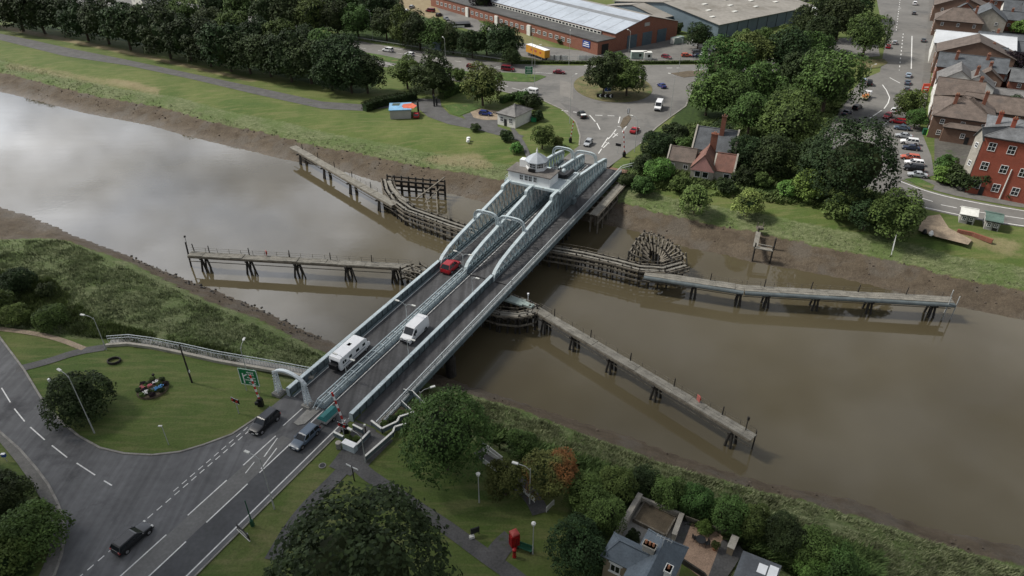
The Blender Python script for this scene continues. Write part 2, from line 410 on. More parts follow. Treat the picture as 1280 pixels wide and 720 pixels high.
near_road = [B(-60, -54.0), B(53.9, -54.0), B(53.9, -66.2), B(49, -66.3)]+P((334,514),(320,523),(290,543),(255,556),(225,565),(190,569),(155,567),(125,560),(98,545),(80,530),(62,512),(50,495),(30,462),(0,422),(-60,342),(-150,222),(-260,330),(-80,455),(0,540),(25,562),(45,585),(60,605),(72,628),(80,650),(81,670),(77,695),(68,720))+[B(-10, -72.5), B(-60, -72.0)]
far_road = [B(158.2, -53.3), B(158.2, -66.1)]+P((724,182),(725,170),(720,153),(703,137),(673,123),(640,117),(577,103),(520,90),(477,83),(440,72),(400,60),(300,38),(180,18),(60,0),(60,-22),(200,-2),(330,20),(427,47),(470,55),(553,68),(640,80),(700,82),(780,81.5),(880,80.5),(940,78),(1000,66),(1050,48),(1095,45),(1100,70),(1050,75),(980,90),(900,98),(868,104),(863,118),(857,133),(837,147),(820,160),(800,180))
town_road = P((1090,-30),(1100,20),(1108,45),(1100,90),(1080,98),(1060,118),(1040,150),(1020,180),(1040,215),(1085,240),(1115,248),(1151,260),(1195,270),(1250,280),(1400,300),(1400,281),(1280,263),(1267,260),(1195,247),(1157,237),(1126,225),(1150,224),(1168,219),(1164,195),(1154,170),(1148,150),(1146,140),(1152,120),(1156,90),(1160,50),(1165,0),(1168,-30))
track = P((-60,31),(0,42),(40,50),(80,59),(160,75),(240,92),(320,109),(403,127),(453,130.5),(487,127),(520,123),(550,124),(552,133),(562,143),(582,149),(578,144),(590,140),(622,140),(622,158),(655,170),(648,176),(600,163),(560,155),(535,146),(521,134),(490,134),(453,138.5),(403,136),(320,118),(240,99),(160,82),(80,70),(0,50),(-60,39))
FLAT = [near_road, far_road, town_road, track]

def build_ground():
    def axis(lo, hi, st, ext):
        c = list(np.arange(lo, hi+.01, st)); s = st; a = lo; b = hi; left = []; right = []
        while a > -ext: s *= 1.35; a -= s; left.append(a)
        s = st
        while b < ext: s *= 1.35; b += s; right.append(b)
        return np.array(left[::-1]+c+right)
    xs = axis(-290, 290, 1.2, 5000)
    ys = axis(28, 420, 1.2, 5000)
    X, Y = np.meshgrid(xs, ys)
    z, river, mud, d, e, far = height(X, Y)
    land = ~river & ~mud
    flat = np.zeros(X.shape, bool)
    for p in FLAT: flat |= inpoly(X, Y, p)
    up = smooth01(e/6)*land
    n1 = fbm(X*.35, Y*.35, 4, 3); n2 = fbm(X*.09, Y*.09, 3, 8)
    rough = np.zeros(X.shape)
    # rough long grass: the strip along the mud on both banks and the near left bank
    rough = np.where(land, 1-smooth01((e-np.where(far, 5, 8))/np.where(far, 4, 6)), 0)
    nb = inpoly(X, Y, P((-100,280),(0,312),(75,290),(420,440),(395,468),(140,425),(60,420),(20,412),(-100,400)))
    rough = np.maximum(rough, nb*1.0)
    nr = inpoly(X, Y, P((520,470),(640,500),(1300,700),(1300,900),(1000,800),(760,610),(640,560),(560,520),(520,500)))
    rough = np.maximum(rough, nr*.9)
    # bumpy tussocks, gullied mud (kept below the sheets that lie on the ground)
    z = z-np.where(land, .02+.05*n1, 0)
    z = z-rough*.42*n1*(e > .3)*(~flat)
    gull = fbm((X+Y*.4)*.55, (Y-X*.4)*.16, 4, 21)
    z = z+np.where(mud, (gull-.5)*1.1*np.clip(d/3, 0, 1), 0)+np.where(mud, (n1-.5)*.4*np.clip(d/2, 0, 1), 0)
    z = np.where(mud, np.maximum(z, WZ+.03*np.clip(d, 0, 3)), z)
    # zones: r mud, g rough, b dry/worn, a dark undergrowth
    dry = np.zeros(X.shape)
    for poly, v in [(P((0,34),(80,49),(160,63),(320,103),(460,128),(460,124),(320,97),(160,57),(0,28)), 0.0),
                    (P((0,36),(160,68),(320,104),(320,99),(160,63),(0,30)), .9),
                    (P((0,78),(80,92),(200,115),(200,108),(80,84),(0,70)), .55),
                    (P((540,184),(600,186),(626,200),(600,202),(520,192)), .62),
                    (P((140,95),(200,107),(196,110),(138,98)), .9),
                    (P((840,160),(860,150),(878,152),(858,172),(842,178)), .8),
                    (P((488,-10),(560,-10),(556,20),(540,25),(505,12),(485,-2)), 1.0),
                    (P((620,20),(640,20),(665,45),(700,58),(660,62),(630,45)), .55),
                    (P((560,0),(600,10),(620,30),(600,25),(560,12)), .8),
                    (P((1160,280),(1280,300),(1280,320),(1190,300)), .6),
                    (P((150,490),(330,500),(260,560),(170,560)), .22),
                    (P((240,720),(420,560),(440,580),(330,720)), .35),
                    (P((430,620),(520,600),(600,650),(600,680),(480,660)), .15)]:
        dry = np.maximum(dry, inpoly(X, Y, poly)*v)
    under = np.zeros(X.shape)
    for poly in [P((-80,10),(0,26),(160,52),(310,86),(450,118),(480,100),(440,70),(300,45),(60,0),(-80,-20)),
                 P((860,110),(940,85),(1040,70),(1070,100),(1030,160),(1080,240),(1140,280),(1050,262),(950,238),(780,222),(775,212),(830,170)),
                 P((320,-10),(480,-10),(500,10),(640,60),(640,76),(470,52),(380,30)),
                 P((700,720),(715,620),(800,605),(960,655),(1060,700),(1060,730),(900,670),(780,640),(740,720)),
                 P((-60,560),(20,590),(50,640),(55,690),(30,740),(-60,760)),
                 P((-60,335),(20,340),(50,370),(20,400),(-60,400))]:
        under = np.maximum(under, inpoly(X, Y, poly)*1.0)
    def blur(a, k=2):
        for _ in range(k):
            a = (a+np.roll(a, 1, 0)+np.roll(a, -1, 0)+np.roll(a, 1, 1)+np.roll(a, -1, 1))/5
        return a
    mudf = blur((mud | river)*1.0, 1)
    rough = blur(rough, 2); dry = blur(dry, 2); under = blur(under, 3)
    ny, nx = X.shape
    v = np.stack([X, Y, z], -1).reshape(-1, 3)
    idx = np.arange(nx*ny).reshape(ny, nx)
    q = np.stack([idx[:-1, :-1], idx[:-1, 1:], idx[1:, 1:], idx[1:, :-1]], -1).reshape(-1, 4)
    me = bpy.data.meshes.new('ground')
    me.vertices.add(len(v)); me.vertices.foreach_set('co', v.ravel())
    me.loops.add(q.size); me.loops.foreach_set('vertex_index', q.ravel())
    me.polygons.add(len(q)); me.polygons.foreach_set('loop_start', np.arange(len(q))*4); me.polygons.foreach_set('loop_total', np.full(len(q), 4))
    me.polygons.foreach_set('use_smooth', np.ones(len(q), bool))
    at_ = me.color_attributes.new('zone', 'FLOAT_COLOR', 'POINT')
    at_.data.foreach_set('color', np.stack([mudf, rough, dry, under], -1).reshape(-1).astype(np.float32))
    me.update(); me.validate()
    o = bpy.data.objects.new('ground', me); COL.objects.link(o); struct(o)
    m = bpy.data.materials.new('ground'); m.use_nodes = True; me.materials.append(m)
    nt = m.node_tree; N = nt.nodes; L = nt.links; bs = N['Principled BSDF']
    bs.inputs['Roughness'].default_value = .9; bs.inputs['Specular IOR Level'].default_value = .2
    geo = N.new('ShaderNodeNewGeometry')
    at1 = N.new('ShaderNodeAttribute'); at1.attribute_name = 'zone'
    sep = N.new('ShaderNodeSeparateColor'); L.new(at1.outputs['Color'], sep.inputs[0])
    def noise(sc, det=6, ro=.6, vec=None, mapscale=None):
        n = N.new('ShaderNodeTexNoise'); n.inputs['Scale'].default_value = sc; n.inputs['Detail'].default_value = det; n.inputs['Roughness'].default_value = ro
        src = geo.outputs['Position']
        if mapscale:
            mp = N.new('ShaderNodeMapping'); mp.inputs['Scale'].default_value = mapscale[0]; mp.inputs['Rotation'].default_value = (0, 0, mapscale[1])
            L.new(src, mp.inputs[0]); src = mp.outputs[0]
        L.new(src, n.inputs['Vector']); return n.outputs['Fac']
    def rng(s, a, b, c=0., d=1.):
        r = N.new('ShaderNodeMapRange'); r.inputs['From Min'].default_value = a; r.inputs['From Max'].default_value = b
        r.inputs['To Min'].default_value = c; r.inputs['To Max'].default_value = d; L.new(s, r.inputs['Value']); return r.outputs['Result']
    def mix(f, a, b):
        x = N.new('ShaderNodeMix'); x.data_type = 'RGBA'; L.new(f, x.inputs['Factor'])
        for k, c in (('A', a), ('B', b)):
            if isinstance(c, tuple): x.inputs[k].default_value = (*c, 1)
            else: L.new(c, x.inputs[k])
        return x.outputs['Result']
    def math_(op, a, b):
        x = N.new('ShaderNodeMath'); x.operation = op
        for i, c in enumerate((a, b)):
            if isinstance(c, (int, float)): x.inputs[i].default_value = c
            else: L.new(c, x.inputs[i])
        return x.outputs[0]
    big = rng(noise(.05, 4), .38, .62); medn = rng(noise(.35, 5), .3, .7); fine = noise(3.5, 5, .7)
    river_dir = rad(30)
    streak = rng(noise(1.0, 5, .6, mapscale=((.12, .9, .5), river_dir)), .35, .65)
    mown = mix(big, (.058, .092, .022), (.108, .128, .040))
    mown = mix(rng(medn, .25, 1.0, 0, .6), mown, (.060, .098, .018))
    mown = mix(rng(streak, .45, 1, 0, .55), mown, (.150, .145, .062))
    tuss = rng(noise(1.6, 6, .75, mapscale=((.5, 1, 1), .7)), .38, .62)
    roughc = mix(tuss, (.072, .094, .034), (.165, .185, .092))
    roughc = mix(rng(noise(.12, 4), .45, .6, 0, .55), roughc, (.07, .115, .026))
    dryc = mix(medn, (.20, .155, .09), (.26, .215, .13))
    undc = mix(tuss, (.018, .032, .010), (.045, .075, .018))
    mudn = rng(noise(.5, 7, .7, mapscale=((.6, 1, 1), .3)), .3, .7)
    mudc = mix(mudn, (.064, .049, .034), (.118, .094, .066))
    mudc = mix(rng(noise(.16, 4), .5, .62, 0, .7), mudc, (.105, .092, .075))
    edge = noise(.8, 5, .7)
    def mask(ch, w=.5):
        a = math_('ADD', ch, math_('MULTIPLY', math_('SUBTRACT', edge, .5), w))
        return rng(a, .42, .58)
    c = mix(mask(sep.outputs[1], .7), mown, roughc)
    c = mix(math_('MULTIPLY', sep.outputs[2], rng(math_('ADD', sep.outputs[2], edge), .75, 1.1)), c, dryc)
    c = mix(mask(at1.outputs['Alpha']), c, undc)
    c = mix(mask(sep.outputs[0], .9), c, mudc)
    fs = rng(fine, .25, .75, .72, 1.28)
    sc = N.new('ShaderNodeVectorMath'); sc.operation = 'SCALE'; L.new(c, sc.inputs[0]); L.new(fs, sc.inputs['Scale'])
    L.new(sc.outputs['Vector'], bs.inputs['Base Color'])
    # wet sheen low on the mud
    sepz = N.new('ShaderNodeSeparateXYZ'); L.new(geo.outputs['Position'], sepz.inputs[0])
    L.new(rng(sepz.outputs[2], WZ, WZ+1.6, .5, .9), bs.inputs['Roughness'])
    bp = N.new('ShaderNodeBump'); bp.inputs['Distance'].default_value = .35
    bh = math_('ADD', math_('MULTIPLY', noise(2.2, 7, .75), math_('ADD', math_('MULTIPLY', sep.outputs[1], .8), .12)), math_('MULTIPLY', noise(1.3, 8, .75), sep.outputs[0]))
    L.new(bh, bp.inputs['Height']); L.new(bp.outputs['Normal'], bs.inputs['Normal'])
    return o
build_ground()

def sheet(name, pts, m, z=.02, label=None):
    bm = MB(); bm.add([(p[0], p[1], z) for p in pts], [tuple(range(len(pts)))])
    # consistent upward normal
    a = sum(pts[i][0]*pts[(i+1) % len(pts)][1]-pts[(i+1) % len(pts)][0]*pts[i][1] for i in range(len(pts)))
    if a < 0: bm.f = [f[::-1] for f in bm.f]
    o = bm.build(name, m)
    import bmesh
    b = bmesh.new(); b.from_mesh(o.data); bmesh.ops.triangulate(b, faces=b.faces[:], ngon_method='EAR_CLIP'); b.to_mesh(o.data); b.free()
    return struct(o)
# river
wm = bpy.data.materials.new('river_water'); wm.use_nodes = True
def water_mat():
    nt = wm.node_tree; N = nt.nodes; L = nt.links; bs = N['Principled BSDF']
    geo = N.new('ShaderNodeNewGeometry')
    nz = N.new('ShaderNodeTexNoise'); nz.inputs['Scale'].default_value = .03; nz.inputs['Detail'].default_value = 5
    L.new(geo.outputs['Position'], nz.inputs['Vector'])
    rp = N.new('ShaderNodeValToRGB'); L.new(nz.outputs['Fac'], rp.inputs[0])
    e = rp.color_ramp.elements; e[0].position = .35; e[0].color = (.070, .058, .034, 1); e[1].position = .65; e[1].color = (.090, .076, .046, 1)
    L.new(rp.outputs[0], bs.inputs['Base Color'])
    bs.inputs['Roughness'].default_value = .035; bs.inputs['IOR'].default_value = 1.42; bs.inputs['Specular IOR Level'].default_value = .62
    n2 = N.new('ShaderNodeTexNoise'); n2.inputs['Scale'].default_value = .9; n2.inputs['Detail'].default_value = 4
    L.new(geo.outputs['Position'], n2.inputs['Vector'])
    mp = N.new('ShaderNodeMapping'); mp.inputs['Rotation'].default_value = (0, 0, rad(28)); mp.inputs['Scale'].default_value = (.04, .35, 1); L.new(geo.outputs['Position'], mp.inputs[0])
    n3 = N.new('ShaderNodeTexNoise'); n3.inputs['Scale'].default_value = 1.0; n3.inputs['Detail'].default_value = 6; L.new(mp.outputs[0], n3.inputs['Vector'])
    mr = N.new('ShaderNodeMapRange'); mr.inputs['From Min'].default_value = .42; mr.inputs['From Max'].default_value = .62; mr.inputs['To Min'].default_value = .015; mr.inputs['To Max'].default_value = .055
    L.new(n3.outputs['Fac'], mr.inputs['Value']); L.new(mr.outputs[0], bs.inputs['Roughness'])
    bp = N.new('ShaderNodeBump'); bp.inputs['Distance'].default_value = .014; bp.inputs['Strength'].default_value = .6
    ad = N.new('ShaderNodeMath'); ad.operation = 'MULTIPLY'; L.new(n2.outputs['Fac'], ad.inputs[0]); L.new(n3.outputs['Fac'], ad.inputs[1])
    L.new(ad.outputs[0], bp.inputs['Height']); L.new(bp.outputs['Normal'], bs.inputs['Normal'])
water_mat()
wpts = []
for x, y in zip(*WF): wpts.append((x, y+14))
for x, y in list(zip(*WN))[::-1]: wpts.append((x, y-14))
sheet('river_water', wpts, wm, WZ)

# ------------------------------------------------------------------ roads
rd = sheet('main_road', near_road, M_asph, .02)
rf = sheet('roundabout_road', far_road, M_asph_far, .02)
rt = sheet('town_road', town_road, M_asph_far, .021)
tr = sheet('riverside_track', track, M_path, .02)
def kerbline(name, pts, w=.28, h=.12, z=.0, m=None):
    b = MB()
    for p, q in zip(pts[:-1], pts[1:]): b.bar(Vector((p[0], p[1], z+h/2)), Vector((q[0], q[1], z+h/2)), w, h)
    return struct(b.build(name, m or M_kerb))
def smoothpts(pts, k=2):
    pts = [Vector((p[0], p[1], 0)) for p in pts]
    for _ in range(k):
        n = [pts[0]]
        for a, b in zip(pts[:-1], pts[1:]): n += [a*.75+b*.25, a*.25+b*.75]
        pts = n+[pts[-1]]
    return pts
kerbline('kerb', [B(49, -66.4)]+P((334,514),(320,523),(290,543),(255,556),(225,565),(190,569),(155,567),(125,560),(98,545),(80,530),(62,512),(50,495),(30,462),(0,422),(-60,342)))
kerbline('kerb', P((-80,455),(0,540),(25,562),(45,585),(60,605),(72,628),(80,650),(81,670),(77,695),(68,720))+[B(-10, -72.5)])
kerbline('kerb', [B(-40, -53.85), B(53, -53.85)], .2, .1)
kerbline('kerb', P((724,182),(725,170),(720,153),(703,137),(673,123),(640,117),(577,103),(520,90)), .4)
kerbline('kerb', P((800,180),(820,160),(837,147),(857,133),(863,118),(868,104)), .4)
pv = MB(); pv.prism([(p[0], p[1]) for p in P((-80,455),(0,540),(25,562),(45,585),(60,605),(72,628),(80,650),(81,670),(77,695),(68,720),(30,800),(10,790),(50,718),(62,690),(63,660),(55,630),(40,605),(20,577),(0,553),(-80,468))], -.05, .10)
o_ = pv.build('pavement', M_pave)
import bmesh
def tri(o):
    b = bmesh.new(); b.from_mesh(o.data); bmesh.ops.triangulate(b, faces=[f for f in b.faces if len(f.verts) > 4]); bmesh.ops.recalc_face_normals(b, faces=b.faces[:]); b.to_mesh(o.data); b.free()
tri(o_); struct(o_)
# town pavement
sheet('pavement', P((1145,140),(1150,120),(1154,90),(1158,50),(1163,-20),(1172,-20),(1166,50),(1164,90),(1158,130),(1152,150)), M_pave, .05)
sheet('pavement', P((1126,224),(1157,235),(1195,245),(1267,258),(1300,262),(1300,256),(1267,252),(1200,238),(1168,226),(1152,222)), M_pave, .03)
# islands and verges
def verge(name, pts, z=.1, m=None):
    b = MB(); b.prism([(p[0], p[1]) for p in pts], -.02, z); o = b.build(name, m or M_verge); tri(o); return struct(o)
M_verge = mat('verge_grass', (.055, .095, .022), .95, .25, .3, fine=.3, bump=.05, bscale=3, stain=((.14, .13, .06), .25, .55))
M_verge2 = mat('dry_verge', (.13, .115, .055), .95, .25, .3, fine=.3, stain=((.06, .09, .025), .25, .5))
verge('grass_median', P((400,56),(477,69),(520,78),(587,90),(640,91),(676,94),(683,96),(667,103),(640,102),(590,97),(545,90),(477,76),(400,60)))
c0 = at(768, 107); ring = [c0+Vector((13.2*math.cos(a), 12.5*math.sin(a), 0)) for a in [i*2*PI/36 for i in range(36)]]
c0 = Vector(((at(720,112).x+at(817,116).x)/2, (at(768,88).y+at(768,129).y)/2-1, 0))
ring = [c0+Vector((13.4*math.cos(a), 17.5*math.sin(a), 0)) for a in [i*2*PI/36 for i in range(36)]]
verge('roundabout_island', ring, .12, M_verge2)
verge('splitter_island', P((775,157),(779,148),(786,144),(789,148),(784,156),(778,161)), .12, M_soil)
verge('splitter_island', P((838,92),(860,89),(882,88),(872,95),(855,97)), .12, M_soil)
verge('grass_island', P((1072,82),(1085,74),(1105,74),(1110,79),(1098,85),(1080,86)), .12, M_verge2)
verge('grass_island', P((1130,224),(1146,222),(1168,232),(1166,237),(1150,233)), .1, M_verge)
verge('lawn', P((554,132),(570,130),(598,130),(604,134),(588,139),(574,145),(566,143)), .06, M_verge)
verge('hatched_island', [B(49.6, -60.9), B(53.6, -61.1), B(53.6, -59.2), B(50.2, -59.3), B(49.5, -60.0)], .13, M_conc)
# sheets of other ground
sheet('industrial_yard', P((640,68),(630,60),(640,52),(680,58),(748,66),(845,48),(880,54),(900,62),(890,76),(750,79),(690,78)), M_asph_far, .03)
sheet('industrial_yard', P((520,-20),(560,-20),(600,28),(640,40),(628,46),(590,38),(560,30),(548,12)), M_asph_far, .03)
sheet('gravel_forecourt', P((588,140),(600,136),(622,139),(622,150),(604,150),(592,147)), M_gravel, .045)
sheet('gravel_layby', P((1150,280),(1160,270),(1175,268),(1186,285),(1215,300),(1210,306),(1170,296),(1148,288)), M_gravel, .035)
def ribbon(name, marks, wd, m, z=.03, k=2, pts=None):
    p = smoothpts(pts if pts else P(*marks), k); L_, R_ = [], []
    for i, q in enumerate(p):
        d = (p[min(i+1, len(p)-1)]-p[max(i-1, 0)]).normalized(); n = Vector((-d.y, d.x, 0))
        L_.append(q+n*wd/2); R_.append(q-n*wd/2)
    b = MB(); n = len(p)
    def zz(q): return z+ (max(hz(q.x, q.y), -3)+.12 if z > .2 else 0)
    b.add([(q.x, q.y, z) for q in R_]+[(q.x, q.y, z) for q in L_], [(i, i+1, n+i+1, n+i) for i in range(n-1)])
    return struct(b.build(name, m))
ribbon('footpath', [(442,572),(425,592),(402,615),(378,640),(360,665),(340,700)], 1.9, M_path)
ribbon('footpath', [(436,566),(452,588),(480,607),(520,634),(560,660),(600,690),(650,725),(690,760)], 1.9, M_path, .034)
ribbon('footpath', [(616,700),(626,684),(640,672)], 2.6, M_path, .038)
ribbon('footpath', [(20,462),(60,452),(95,440),(132,434)], 1.8, M_path)
ribbon('dirt_path', [(-10,410),(40,416),(75,424),(105,436)], 1.0, M_gravel, .036)
ribbon('footpath', [(480,545),(468,556),(452,572),(440,585)], 3.4, M_path, .042)
sheet('footpath', [B(54, -53.3), B(54, -49.6), B(50, -47.2), B(45.5, -47.4), B(45.5, -51), B(50, -51.6)], M_path, .046)
ribbon('garden_path', [(640,160),(655,180),(662,200),(664,215)], 1.3, M_path)

# markings
mk = MB()
def mline(p, q, w=.15, z=.032):
    p = Vector((p[0], p[1], z)); q = Vector((q[0], q[1], z)); d = (q-p).normalized(); n = Vector((-d.y, d.x, 0))*w/2
    mk.add([p-n, q-n, q+n, p+n], [(0, 1, 2, 3)])
def dashes(p, q, on, off, w=.15, z=.032):
    p = Vector((p[0], p[1], 0)); q = Vector((q[0], q[1], 0)); L_ = (q-p).length; d = (q-p).normalized(); s = 0
    while s < L_: mline(p+d*s, p+d*min(s+on, L_), w, z); s += on+off
mline(B(-40, -54.7), B(53.6, -54.7), .17)
for s0, s1 in ((-8, -1), (9, 17), (20.6, 28.4), (31.5, 38.3), (40.4, 46.9)): mline(B(s0, -58.5), B(s1, -58.5), .17)
mline(B(47.5, -58.8), B(53.6, -58.8), .15)
for s0, s1 in ((-8, -1), (8, 16), (19.5, 28.0), (31.2, 37.5), (40.4, 46.5)): mline(B(s0, -61.4), B(s1, -61.4), .17)
mline(B(48.5, -61.9), B(53.6, -61.9), .15)
mline(B(41.0, -58.8), B(44.8, -59.6), .15); mline(B(42.8, -60.0), B(46.3, -60.9), .15); mline(B(39.5, -60.1), B(41.5, -60.5), .12)
dashes(B(-20, -65.4), B(49, -65.5), .8, .55, .14)
dashes(B(33, -66.1), B(46, -66.2), .8, .55, .12)
for a, b in (((2,485),(13,503)),((18,511),(31,527)),((38,534),(56,550)),((65,557),(84,572)),((96,579),(119,594)),((130,601),(140,607))): mline(at(*a), at(*b), .16)
for a, b in (((-30,440),(-12,465)),): mline(at(*a), at(*b), .16)
# lanes relaid in other tarmac
sheet('road_patch', [B(-60, -61.3), B(41, -61.3), B(47, -60.6), B(47, -59), B(40, -58.6), B(-60, -58.6)], mat('relaid_tarmac', (.135, .134, .130), .85, .12, .3, fine=.12), .026)
sheet('road_patch', [B(-60, -58.4), B(53, -58.6), B(53, -54.9), B(-60, -54.9)], mat('dark_tarmac', (.068, .070, .073), .85, .15, .2, fine=.12), .0255)
sheet('road_patch', P((700,128),(722,135),(738,150),(728,152),(712,140)), mat('dark_far_tarmac', (.115, .11, .105), .85, .12, .3, fine=.12), .026)
sheet('road_patch', P((700,100),(716,104),(716,124),(700,118)), mat('pale_far_tarmac', (.18, .17, .155), .85, .12, .3, fine=.12), .026)
# roundabout markings
for a, b in (((737,144),(744,152)),((746,154),(750,162))): mline(at(*a), at(*b), .3)
for a, b in (((744,144),(768,145)),((702,138),(724,141)),((730,82),(747,80)),((833,85),(850,85)),((862,89),(880,87))):
    dashes(at(*a), at(*b), 2.2, 1.6, .35)
for a, b in (((775,146),(773,154)),((772,158),(781,160)),((781,160),(778,165)),((779,164),(783,158)),((770,162),(764,170)),((766,166),(772,170)),((766,172),(772,167)),((760,172),(752,184)),((756,178),(762,180)),((754,185),(761,178)),((752,186),(748,192)),((764,170),(760,174))):
    mline(at(*a), at(*b), .28)
for a, b in (((480,58),(520,66)),((530,70),(560,75)),((600,82),(640,88)),((660,90),(690,92)),((640,110),(655,114)),((600,103),(630,109)),((560,94),(590,101)),((478,79),(520,88))):
    mline(at(*a), at(*b), .2)
dashes(at(450,60), at(640,86), 3, 6, .2); dashes(at(480,78), at(640,109), 3, 6, .2)
# town markings
for p in (((1129,42),(1124,88)),((1125,0),(1120,40)),):
    dashes(at(*p[0]), at(*p[1]), 2.5, 4, .3)
mline(at(1140,45), at(1139,86), .35)
cur = P((1103,106),(1108,113),(1112,122),(1110,129),(1105,136))
for a, b in zip(cur[:-1], cur[1:]): mline(a, b, .3)
for a, b in (((1102,138),(1087,148)),((1080,152),(1070,156)),((1112,97),(1125,104)),((1100,160),(1110,152))): mline(at(*a), at(*b), .3)
tl = smoothpts(P((1126,227),(1157,239),(1195,249),(1267,262),(1320,269)), 2)
for a, b in zip(tl[:-1], tl[1:]): mline(a, b, .3, .045)
bl = smoothpts(P((1150,258),(1195,268),(1250,278.5),(1320,288)), 2)
for a, b in zip(bl[:-1], bl[1:]): mline(a, b, .3, .045)
for a, b in (((1146,246),(1166,252)),((1176,256),(1196,260)),((1215,264),(1243,268)),((1256,270),(1283,274))): mline(at(*a), at(*b), .25, .045)
tag(mk.build('road_marking', M_white), 'white lines painted on the roads', 'road markings'); o_ = bpy.data.objects['road_marking']; struct(o_)

# ------------------------------------------------------------------ the bridge
LT, CT, RT, WT = -65.6, -59.8, -53.7, -49.6
def bb(mb, s0, s1, t0, t1, z0, z1):
    mb.box(B((s0+s1)/2, (t0+t1)/2, (z0+z1)/2), (abs(t1-t0), abs(s1-s0), z1-z0), rz=BROT)
def girder(parent, t, s0, s1, h=1.35, web=.12, fl=.62, name='parapet_girder', step=1.55):
    b = MB(); bb(b, s0, s1, t-web/2, t+web/2, -.6, h-.05)
    s = s0+.4
    while s < s1: bb(b, s-.05, s+.05, t-fl*.42, t+fl*.42, -.1, h-.06); s += step
    o = b.build(name, M_steel_d, parent, True)
    f = MB(); bb(f, s0, s1, t-fl/2, t+fl/2, h-.04, h+.12)
    bb(f, s0-.001, s0+.1, t-fl/2, t+fl/2, -.0, h+.12); bb(f, s1-.1, s1+.001, t-fl/2, t+fl/2, -.0, h+.12)
    f.build('top_flange', M_steel, o, True)
    return o
app = thing('approach_span', 'low pale grey girder span carrying two lanes from the near road to the trusses', 'bridge span', B(75, -58, 0))
g = MB(); bb(g, 53.9, 96.2, LT+.4, CT-.6, -.3, .02); bb(g, 53.9, 96.2, CT+.6, RT-.3, -.3, .02); g.build('roadway', M_deck, app, True)
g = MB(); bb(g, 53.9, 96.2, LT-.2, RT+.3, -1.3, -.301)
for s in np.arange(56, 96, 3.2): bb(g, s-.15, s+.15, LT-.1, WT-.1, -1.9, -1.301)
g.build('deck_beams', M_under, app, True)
g = MB(); bb(g, 53.9, 96.2, CT-.6, CT+.6, -.3, .06); g.build('centre_strip', M_steel_d, app, True)
g = MB()
for t in (LT+.85, RT-.75): bb(g, 53.9, 96.2, t-.06, t+.06, .021, .05)
bb(g, 53.9, 96.2, CT+1.15, CT+1.27, .021, .034)
g.build('edge_line', M_white, app, True)
g = MB()
for t0, t1 in ((LT+.4, LT+.8), (RT-.7, RT-.3), (CT+.6, CT+.95), (CT-.95, CT-.6)): bb(g, 53.9, 96.2, t0, t1, .021, .12)
g.build('kerb', M_steel_d, app, True)
girder(app, LT, 53.7, 96.3); girder(app, RT, 53.7, 96.3)
# centre barrier: two rails on posts with cross ties
g = MB()
for t in (CT-.45, CT+.45):
    for z in (.55, 1.15): bb(g, 54.2, 96.2, t-.06, t+.06, z-.09, z+.09)
for s in np.arange(54.3, 96.2, 1.9):
    for t in (CT-.45, CT+.45): bb(g, s-.06, s+.06, t-.07, t+.07, .06, 1.06)
    bb(g, s-.05, s+.05, CT-.45, CT+.45, 1.0, 1.1)
g.tube(B(54.2, CT-.45, 1.15), B(52.9, CT-.3, .5), .08, n=6); g.tube(B(54.2, CT+.45, 1.15), B(52.9, CT+.3, .5), .08, n=6)
g.build('centre_barrier', M_steel, app, True)
def walkway(parent, s0, s1):
    g = MB(); bb(g, s0, s1, RT+.3, WT+.1, -.28, -.02); g.build('footway', M_deck, parent, True)
    g = MB(); bb(g, s0, s1, WT-.05, WT+.25, -.9, .06); bb(g, s0, s1, RT+.2, WT, -.9, -.6)
    g.build('edge_beam', M_steel_d, parent, True)
    g = MB()
    for z, r in ((1.25, .08), (.8, .03), (.4, .03)): g.bar(B(s0, WT, z), B(s1, WT, z), r*2, r*2)
    g.bar(B(s0, WT+.16, .3), B(s1, WT+.16, .3), .12, .18)
    for s in np.arange(s0+.3, s1, 1.9): g.bar(B(s, WT, 0), B(s, WT, 1.25), .09, .09)
    for s in np.arange(s0+.3, s1, .32): g.bar(B(s, WT, .1), B(s, WT, 1.2), .025, .025)
    g.build('railing', M_rail, parent, True)
walkway(app, 54.3, 96.2)
g = MB()
for s in (75.0,):
    for t in (LT+1, CT, RT-.5, WT-.6): g.tube(B(s, t, -9), B(s, t, -1.9), .9, .9, 12)
    bb(g, s-.8, s+.8, LT, WT-.2, -2.5, -1.9)
g.build('pier', M_pile, app, True)
g = MB()
for s in (95.4,):
    for t in np.arange(LT, WT, 2.2): g.tube(B(s, t, -9), B(s, t, -1.4), .35, .3, 8)
    bb(g, s-.5, s+.5, LT-.3, WT, -2.0, -1.4)
g.build('pier', M_pile, app, True)
g = MB(); bb(g, 51.5, 54.1, LT-.8, WT+.4, -7, -.32); g.build('abutment', M_brickd, app, True)

